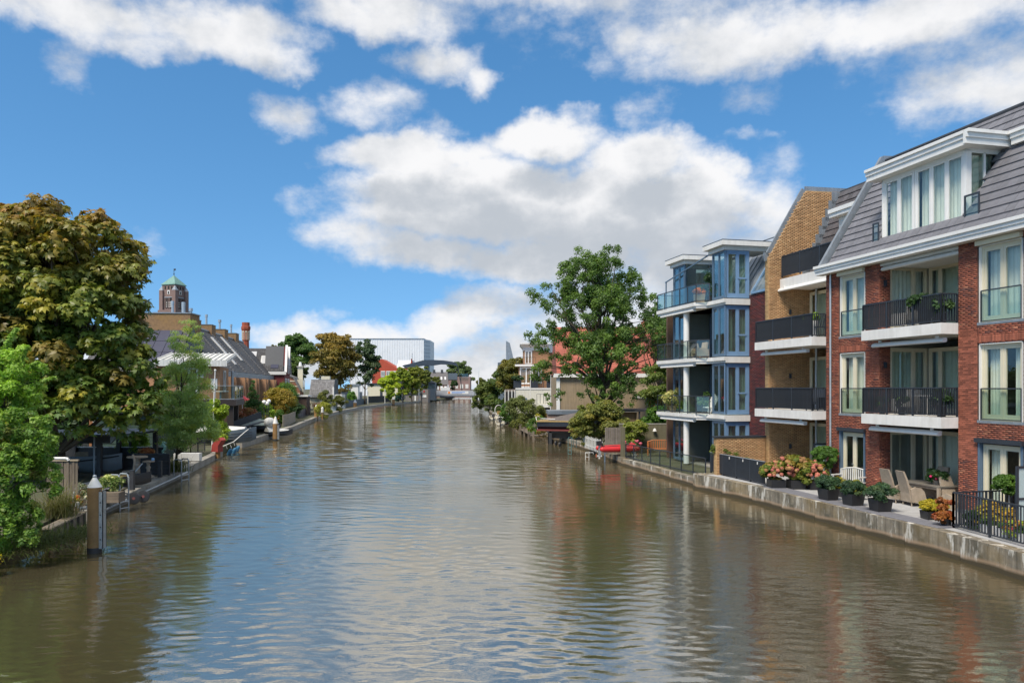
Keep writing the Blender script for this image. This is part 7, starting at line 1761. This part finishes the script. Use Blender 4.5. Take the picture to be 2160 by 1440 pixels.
t = thing('parasol', 'white garden parasol beside the gambrel house', 'parasol', gp(629, 863, .45)); MB().cyl((0, 0, 0), (0, 0, 2.2), .05).build('pole', M_white, t); MB().cyl((0, 0, 1.9), (0, 0, 2.6), 1.1, .05, 10).build('canopy', M_white, t)
t = thing('garden_cabin', 'small dark garden cabin with white eave behind the ivy bush', 'cabin', gp(607, 876, .45)); MB().box(0, 3.0, 0, 2, 0, 3.0).build('wall', pmat('dark_brown_cabin', (.07, .045, .035), .8), t); MB().box(-.2, 3.3, -.3, 2, 3.0, 3.25).build('roof', M_white, t)
t = thing('water_tank', 'pale blue grey water butt on the quay beside the round yellow bush', 'tank', gp(701, 867, .45)); MB().box(-.8, .8, -.5, .5, 0, 1.6).build('tank_body', pmat('pale_tank', (.33, .38, .4), .5), t); MB().box(-.85, .85, -.55, .55, 1.6, 1.7).build('lid', M_steel, t)
t = thing('garden_lantern', 'white lantern post in the round yellow bush', 'lamp', gp(684.5, 884, .45) + Vector((0, -1.2, 0))); MB().cyl((0, 0, 0), (0, 0, 1.0), .09).build('post', M_rust, t); MB().cyl((0, 0, 1.0), (0, 0, 1.6), .17, n=10).build('lantern', M_white, t); MB().cyl((0, 0, 1.6), (0, 0, 1.8), .17, .03, 10).build('cap', M_white, t)
# dark planting behind the shelter so that the gardens close off
for i, (x, y, r, h, pal) in enumerate(((-31, 52, 3.2, 5.0, DKGREEN), (-36, 56, 3.5, 6.0, GREEN), (-41, 54, 3.5, 5.5, DKGREEN), (-27.5, 60, 2.2, 3.6, GREEN), (-47, 58, 4, 6, GREEN))):
    shrub('garden_bush', 'dark bush behind the boat shelter, ' + ['behind the orange hut', 'second from the orange hut', 'third from the orange hut', 'between hut and balcony house', 'hidden farthest left'][i], 'bush', (x, y, .45), [(0, 0, h * .5, r, r * .8, h * .5), (r * .5, 0, h * .35, r * .7, r * .6, h * .35)], pal, 520 + i, 4200, .26, nc=80, group='bushes closing off the gardens')
# ------------------------------------------------------------ distance: church, trees, bridge, theatre
t = thing('church_tower', 'square brick church tower with a green copper spire', 'church', (ux(367, 260), 260, .45), R(-16)); t['kind'] = 'thing'
M_chb = pmat('church_brick', (.22, .145, .125), .9, .1, .6); M_cop = pmat('copper_green', (.15, .29, .25), .6, .15, .5); M_lead = pmat('lead_roof', (.28, .30, .33), .6, .1, 1)
w = 2.6
MB().box(-w, w, -w, w, 0, 39.4).build('shaft', M_chb, t)
for sx_ in (-1, 1):
    for sy_ in (-1, 1):
        MB().box(sx_ * w - .7, sx_ * w + .7, sy_ * w - .7, sy_ * w + .7, 0, 37.5).build('corner_pier', M_chb, t)
        q = MB(); q.loft([[(sx_ * w - a, sy_ * w - a, z), (sx_ * w + a, sy_ * w - a, z), (sx_ * w + a, sy_ * w + a, z), (sx_ * w - a, sy_ * w + a, z)] for a, z in ((.75, 37.5), (.06, 39.1))]); q.build('pinnacle_roof', M_lead, t)
q = MB(); q.loft([[(-a, -a, z), (a, -a, z), (a, a, z), (-a, a, z)] for a, z in ((2.85, 39.4), (2.85, 39.6), (.08, 42.9))]); q.build('spire', M_cop, t)
q = MB(); q.cyl((0, 0, 42.8), (0, 0, 45.2), .09); q.ball((0, 0, 43.4), .22, 8, 6); q.box(-.1, .7, -.05, .05, 44.6, 45.2); q.build('weathercock', M_anth, t)
for a in (0, 90, 180, 270):
    def side(nm, mat, x0, x1, z0, z1, d=.06, out=.0):
        m = MB(); m.M = Matrix.Rotation(R(a), 4, 'Z'); m.box(x0, x1, -w - d - out, -w - out, z0, z1); return m.build(nm, mat, t)
    for x in (-1.3, 0, 1.3): side('belfry_opening', M_dark, x - .3, x + .3, 37.9, 38.9)
    side('small_window', M_white, -.5, .5, 36.2, 37.5); side('window_void', M_dark, -.25, .25, 36.3, 37.2, .1)
    side('louvre_recess', M_dark, -1.4, 1.4, 31.4, 35.0); side('lintel', M_lead, -1.6, 1.6, 35.0, 35.3, .2)
    for x in (-.8, .25, 1.0):
        for z in (31.8, 32.5, 33.2): side('louvre', M_whitedirt, x - .3, x + .25, z, z + .35, .12)
    side('mullion', M_chb, -.12, .12, 31.4, 35.0, .2); side('mullion', M_chb, .5, .7, 31.4, 35.0, .2); side('mullion', M_chb, -1.0, -.8, 31.4, 35.0, .2)
side_base = MB(); side_base.box(-w - 1.0, w + 1.0, -w - 1.0, w + 1.0, 0, 30.8); side_base.build('base_stage', M_chb, t)
# white theatre
t = thing('theatre_building', 'tall pale ribbed metal theatre block behind the red gabled building', 'theatre', (ux(738, 420), 420, .45), 0)
M_pale = pmat('pale_metal_cladding', (.74, .75, .77), .45, .05, .3); xr = ux(894, 420) - ux(738, 420)
MB().box(0, xr, 0, 30, 0, 31.4).build('wall', M_pale, t)
for i in range(30): MB().box(i * xr / 30, i * xr / 30 + .25, -.15, 0, 0, 31.2).build('rib', M_pale, t)
MB().box(-.2, xr + .2, -.3, 30, 31.4, 31.8).build('parapet', M_zinc, t)
q = MB(); q.prism([(xr, 0), (xr + 2.6, 8), (xr + 2.6, 30), (xr, 30)], 'z', 0, 31.3); q.build('side_wall', pmat('pale_cladding_shaded', (.55, .58, .62), .5, .05, .3), t)  # same cladding as the front, the turned face's shade put into its colour
for i in range(14): MB().beam((xr + .1, 0, 4 + i * 2), (xr + 2.7, 8, 4 + i * 2), .1, .15).build('seam', M_zinc, t)
MB().beam((xr + .9, 2.1, 16), (xr + 2.3, 6.4, 16), .3, 5).build('louvre_panel', M_anth, t)
# red gabled building
t = thing('gabled_building', 'bright red gabled building with white windows and a pale zinc roof', 'building', (ux(785, 330), 330, .45))
M_redb = pmat('bright_red_render', (.42, .07, .035), .8, .08, .5); q = MB()
q.prism([(0, 0), (10.8, 0), (10.8, 13.0), (4.0, 17.0), (0, 15.0)], 'y', 0, 14); q.build('wall', M_redb, t)
MB().box(10.8, 17.2, .6, 14, 0, 13.2).build('wing', M_redb, t); q = MB(); q.prism([(.3, 13.2), (6, 16.6), (14, 16.6), (14, 13.2)], 'x', 10.6, 16.6); q.build('roof', M_pale, t); q = MB(); q.prism([(16.6, 13.2), (17.3, 13.2), (17.3, 15.0), (16.9, 17.2), (16.6, 15)], 'y', .4, 4); q.build('gable_end', M_redb, t)
MB().cyl((17.0, 3, 17), (17.0, 3, 19.6), .12).build('finial', M_zinc, t)
for z in (9.2, 4.9, 1.2):
    for x in (3.8, 6.2, 8.4): w_ = MB().box(x, x + 1.9, -.12, 0, z, z + 2.6).build('window', M_white, t); MB().box(x + .2, x + .85, -.15, -.12, z + .3, z + 2.3).build('pane', M_glass, w_); MB().box(x + 1.05, x + 1.7, -.15, -.12, z + .3, z + 2.3).build('pane', M_glass, w_)
    w_ = MB().box(11.3, 15.8, .48, .6, z, z + 3.0).build('window', M_white, t); MB().box(11.6, 13.2, .44, .48, z + .4, z + 2.6).build('pane', M_glass, w_); MB().box(13.6, 15.5, .44, .48, z + .4, z + 2.6).build('pane', M_glass, w_)
t = thing('white_hall', 'low white walled hall with dark roof behind the lime trees', 'building', (ux(775, 300), 300, .45)); MB().box(0, 12, 0, 10, 0, 5.6).build('wall', M_cream, t); MB().box(-.5, 22, -.4, 10, 5.6, 6.3).build('roof', M_anth, t); MB().box(12, 22, .5, 10, 0, 9).build('dark_block', M_dgf, t); MB().box(5, 6, -.1, 0, .5, 4).build('door', M_anth, t); MB().box(7.5, 10, -.1, 0, 1.5, 4).build('window', M_glass, t)
t = thing('white_cabin', 'small white cabin behind the grey slatted fence', 'cabin', (ux(739, 196), 196, .45)); MB().box(0, 2.0, 0, 2, 0, 4.9).build('wall', M_white, t); MB().box(-.2, 2.3, -.2, 2.2, 4.9, 5.4).build('roof', M_zinc, t)
# bascule bridge
M_bridge = pmat('bridge_slate_blue', (.035, .05, .07), .5, .08, 1)
t = thing('bascule_bridge', 'slate blue drawbridge with a long curved balance beam across the canal end', 'bridge', (-20, 286, 0))
q = MB(); pts = [(-22.0, 14.4), (-14, 15.4), (-8, 16.3), (-2, 16.5), (6, 16.3), (12, 15.8), (14.4, 15.3), (15.2, 13.9), (14.6, 14.2), (12, 14.7), (4, 14.8), (-2, 14.3), (-6, 14.5), (-14, 13.6), (-20, 13.6)]
pts = [((p[0] * .5645) - 9.1, p[1] - 1.1) for p in pts]
q.prism(pts, 'y', -.8, .8); q.build('balance_beam', M_bridge, t)
q = MB(); q.beam((-12, 0, .5), (-12, 0, 13.4), 1.2, 1.4); q.build('tower_leg', M_bridge, t)
q = MB(); q.tube([(-.7, 0, 13.0), (.6, 0, 8), (1.3, 0, 2.6)], .18, 6); q.build('lifting_rod', M_anth, t)
MB().box(-12, 30, -3.5, 3.5, 1.7, 2.5).build('bridge_deck', pmat('bridge_deck_grey', (.20, .21, .22), .7), t); MB().box(-12, 30, -3.62, -3.5, 2.1, 3.9).build('parapet_panel', pmat('parapet_grey', (.36, .37, .39), .6), t)
b = MB().box(-4.0, 3.8, -3.72, -3.64, 2.6, 3.6).build('banner', M_white, t); MB().box(-3.8, -3.0, -3.76, -3.72, 2.75, 3.5).build('orange_mark', pmat('banner_orange', (.75, .22, .03), .6), b); MB().box(-2.5, 2.6, -3.76, -3.72, 3.15, 3.4).build('blue_stripe', pmat('banner_blue', (.08, .22, .55), .6), b); MB().box(-2.5, 1.4, -3.76, -3.72, 2.8, 2.95).build('blue_stripe', MATS['banner_blue'], b)
for x in (6, 12, 20): MB().beam((x, -3.7, 2.2), (x, -3.7, 4.2), .12, .12).build('parapet_post', M_zinc, t)
t = thing('bridge_pier', 'grey bridge keeper pier with a white notice and a red lamp at the water', 'bridge pier', (-33.0, 262, 0)); MB().box(-3.5, 1.8, -2, 5, -1, 2.9).build('wall', pmat('pier_brick', (.19, .17, .155), .9, .15, 2), t); MB().box(1.8, 4.2, -1.5, 5, -1, 4.4).build('tower_wall', MATS['pier_brick'], t); MB().box(-3.8, 2.0, -2.4, 5.2, 2.9, 3.5).build('roof', M_dgf, t); MB().box(2.2, 3.6, -1.6, -1.5, 1.6, 2.4).build('notice_board', M_white, t); MB().box(2.6, 3.0, -1.62, -1.5, 3.4, 3.9).build('signal_lamp', M_red, t); MB().box(-.4, .1, -2.1, -2.0, -.2, 2.2).build('white_post', M_white, t)
t = thing('keeper_hut', 'dark bridge keeper cabin with a window band above the pier', 'cabin', (-32.2, 274, .45)); MB().box(0, 4.4, 0, 5, 0, 6.2).build('wall', M_bridge, t); MB().box(.8, 4.2, -.08, 0, 4.2, 5.6).build('window', M_glass, t); q = MB(); q.prism([(-.4, 6.2), (4.8, 6.2), (2.0, 7.2)], 'y', -.4, 5.4); q.build('roof', M_anth, t)
t = thing('dark_barge', 'dark barge lying under the far bridge', 'boat', (ux(929, 330), 330, -.1), R(20)); q = MB(); hull(q, 6, 2.4, 1.6, .3); q.build('hull', M_navy, t); MB().box(1, 4, -.8, .8, 1.5, 2.2).build('cabin', M_anth, t)
t = thing('row_of_houses', 'row of brick houses with grey pitched roofs beyond the bridge', 'house', (ux(903, 335), 335, .45), R(10)); MB().box(0, 8.6, 0, 14, 0, 6.0).build('wall', pmat('far_brick', (.24, .15, .12), .9, .1, 1), t)
q = MB(); q.prism([(-.4, 5.8), (4.5, 11.5), (8.8, 5.8)], 'x', -1, 9); q.build('roof', pmat('far_grey_roof', (.14, .13, .13), .8, .1, 1), t)
for i in range(5):
    m = MB(); m.M = Matrix.Translation((.6 + i * 1.7, 1.6, 8.0)) @ Matrix.Rotation(math.atan2(5.7, 4.9), 4, 'X'); m.box(0, .7, 0, 1.6, .05, .2); m.build('rooflight', M_white, t)
for i in range(5):
    for z in (1.0, 3.6): MB().box(.3 + i * 1.7, 1.4 + i * 1.7, -.08, 0, z, z + 1.6).build('window', M_white, t)
for x in (2.5, 6): MB().box(x, x + 1, 4, 5, 11, 12.6).build('chimney', M_dgf, t)
MB().box(5.5, 9.5, -1.6, 0, 2.9, 4.6).build('balcony', M_white, t)
t = thing('flat_block', 'pinkish flat roofed apartment block past the bridge', 'building', (ux(946, 350), 350, .45)); MB().box(0, 10, 0, 10, 0, 9.6).build('wall', pmat('pink_far_brick', (.30, .2, .18), .9, .08, 1), t); MB().box(5, 9, -.3, 0, 8.0, 11).build('glass_front', M_glass, t)
for i in range(4):
    for z in (1, 4.2): MB().box(.6 + i * 2.4, 2.0 + i * 2.4, -.08, 0, z, z + 1.9).build('window', M_white, t)
MB().box(-.1, 4, -.2, 3, 8.2, 11.2).build('penthouse', M_slate, t)
t = thing('bridge_mast', 'pale mast with a cross arm on the right side of the far bridge', 'mast', (ux(1009.5, 280), 280, 0)); MB().cyl((0, 0, 0), (0, 0, 12), .2, .12).build('shaft', M_pale, t); MB().beam((-.6, 0, 11.4), (.6, 0, 11.4), .12, .12).build('cross_arm', M_pale, t)
t = thing('right_abutment', 'grey bridge abutment on the right bank end', 'abutment', (-14.2, 284, 0)); MB().box(-.4, 8, 0, 6, -1, 2.3).build('wall', MATS['pier_brick'], t); MB().box(-.6, .2, -.4, .4, -1, 2.9).build('guide_post', M_dgf, t)
for i in range(4):
    b = thing('channel_marker', 'white marker post before the lime trees, ' + ['leftmost', 'second', 'third', 'rightmost'][i], 'post', gp(776 + i * 36, 852.5 - i * 2, .4), 0, 'white marker posts'); MB().cyl((0, 0, 0), (0, 0, 3.2 + i * .6), .12, n=8).build('shaft', M_whitedirt, b); MB().ball((0, 0, 3.3 + i * .6), .16, 8, 6).build('cap', M_white, b)
# trees in the distance: crown centre pixel, half sizes in pixels, distance
def dtree(label, u, v, ru, rv, y, pal, seed, n=5000, size=.4, nc=80, lobes=4, rel=.27, top=None, name='broadleaf_tree', group=None, inner=.4, base_u=None, hue=.22):
    k = y / F; rr = np.random.default_rng(seed); c = wp(u, v, y); env = [(c.x, y, c.z, ru * k * .8, ru * k * .75, rv * k * .8)]
    for i in range(lobes):
        a = 2 * math.pi * i / lobes + rr.uniform(-.3, .3); env.append((c.x + math.cos(a) * ru * k * .5, y + rr.uniform(-.3, .3) * ru * k, c.z + math.sin(a) * rv * k * .52, ru * k * .5, ru * k * .5, rv * k * .46))
    return tree(name, label, 'tree', (ux(base_u or u, y), y, .45), env, pal, nc, rel, n, size, .02 * ru * k + .12, 28, seed=seed, top=top, group=group, inner=inner, hue=hue)
AUT = [(.16, .115, .025, 3), (.12, .10, .02, 3), (.21, .15, .03, 1), (.085, .08, .02, 2)]
dtree('dark green broad tree behind the autumn tree', 625, 752, 46, 50, 196, GREEN, 601, 6500, .5, 100)
dtree('large golden brown autumn tree with a dark trunk behind the canal fences', 705, 762, 56, 70, 172, AUT, 602, 12000, .38, 150, 6, top=(.22, .14, .025))
dtree('airy dark green tree right of the autumn tree', 770, 765, 36, 58, 205, [(.035, .06, .025, 3), (.05, .075, .03, 2)], 603, 4200, .42, 70, 6, inner=.3)
dtree('green tree low behind the maroon house gables', 622, 782, 30, 30, 180, [(.06, .09, .02, 3), (.045, .07, .02, 2)], 604, 3200, .42)
dtree('small golden tree top beyond the solar panel house', 580, 735, 14, 9, 230, AUT, 605, 900, .45, 24, 3)
GL = 'lime trees along the canal quay'
dtree('bright yellow green lime tree nearest in the quay row', 823, 812, 24, 30, 222, [(.24, .29, .02, 3), (.19, .25, .02, 2), (.29, .32, .03, 1)], 606, 5200, .42, 80, 4, group=GL, inner=.6)
dtree('yellow green lime tree second in the quay row', 850, 806, 20, 33, 232, [(.17, .20, .02, 3), (.13, .17, .02, 2)], 607, 4400, .45, 70, 4, group=GL, inner=.6)
dtree('olive green lime tree third in the quay row', 869, 803, 20, 36, 243, [(.14, .155, .02, 3), (.11, .13, .02, 2)], 608, 4400, .45, 70, 4, group=GL, inner=.6)
dtree('olive lime tree fourth in the quay row below the balance beam', 884, 800, 16, 32, 252, [(.125, .135, .02, 3), (.09, .11, .02, 2)], 609, 3600, .45, 60, 4, group=GL, inner=.6)
dtree('dark olive lime tree farthest in the quay row beside the bridge', 897, 797, 13, 26, 262, [(.10, .115, .02, 3), (.08, .1, .02, 2)], 610, 3000, .45, 50, 4, group=GL, inner=.6)
dtree('low bright green bush under the first lime tree', 824, 836, 11, 15, 218, [(.17, .22, .02, 3), (.10, .15, .02, 2)], 611, 1500, .4, 30, 3, name='garden_bush')
dtree('dark teal hedge between the lime tree trunks', 842, 838, 12, 10, 236, [(.02, .06, .045, 1)], 612, 1500, .4, 30, 3, name='garden_bush')
dtree('small olive tree in front of the row of houses past the bridge', 921, 806, 13, 14, 300, OLIVE, 613, 1800, .5, 30, 3)
dtree('big green tree beyond the bridge on the canal bend', 968, 790, 32, 30, 372, [(.07, .10, .03, 3), (.055, .085, .03, 2)], 614, 5200, .8, 80, 5)
dtree('round dark tree clipped beside the flat roofed block', 958, 812, 10, 12, 340, DKGREEN, 615, 1200, .5, 24, 3)
dtree('small yellowish tree at the far right of the bridge', 1013, 808, 12, 14, 330, OLIVE, 616, 1200, .6, 24, 3)
for i, (u, w_) in enumerate(((-120, 90), (60, 110), (230, 90), (1180, 100), (1330, 110), (1500, 140), (560, 70))):
    dtree('distant green tree on the horizon, ' + ['far left behind the chestnut', 'left behind the chestnut', 'behind the end house', 'behind the oak', 'right behind the red roof', 'behind the blue apartments', 'behind the terraced row'][i], u, 795, w_, 34, 300, GREEN, 630 + i, 3600, .9, 60, 5, group='distant trees on the horizon')
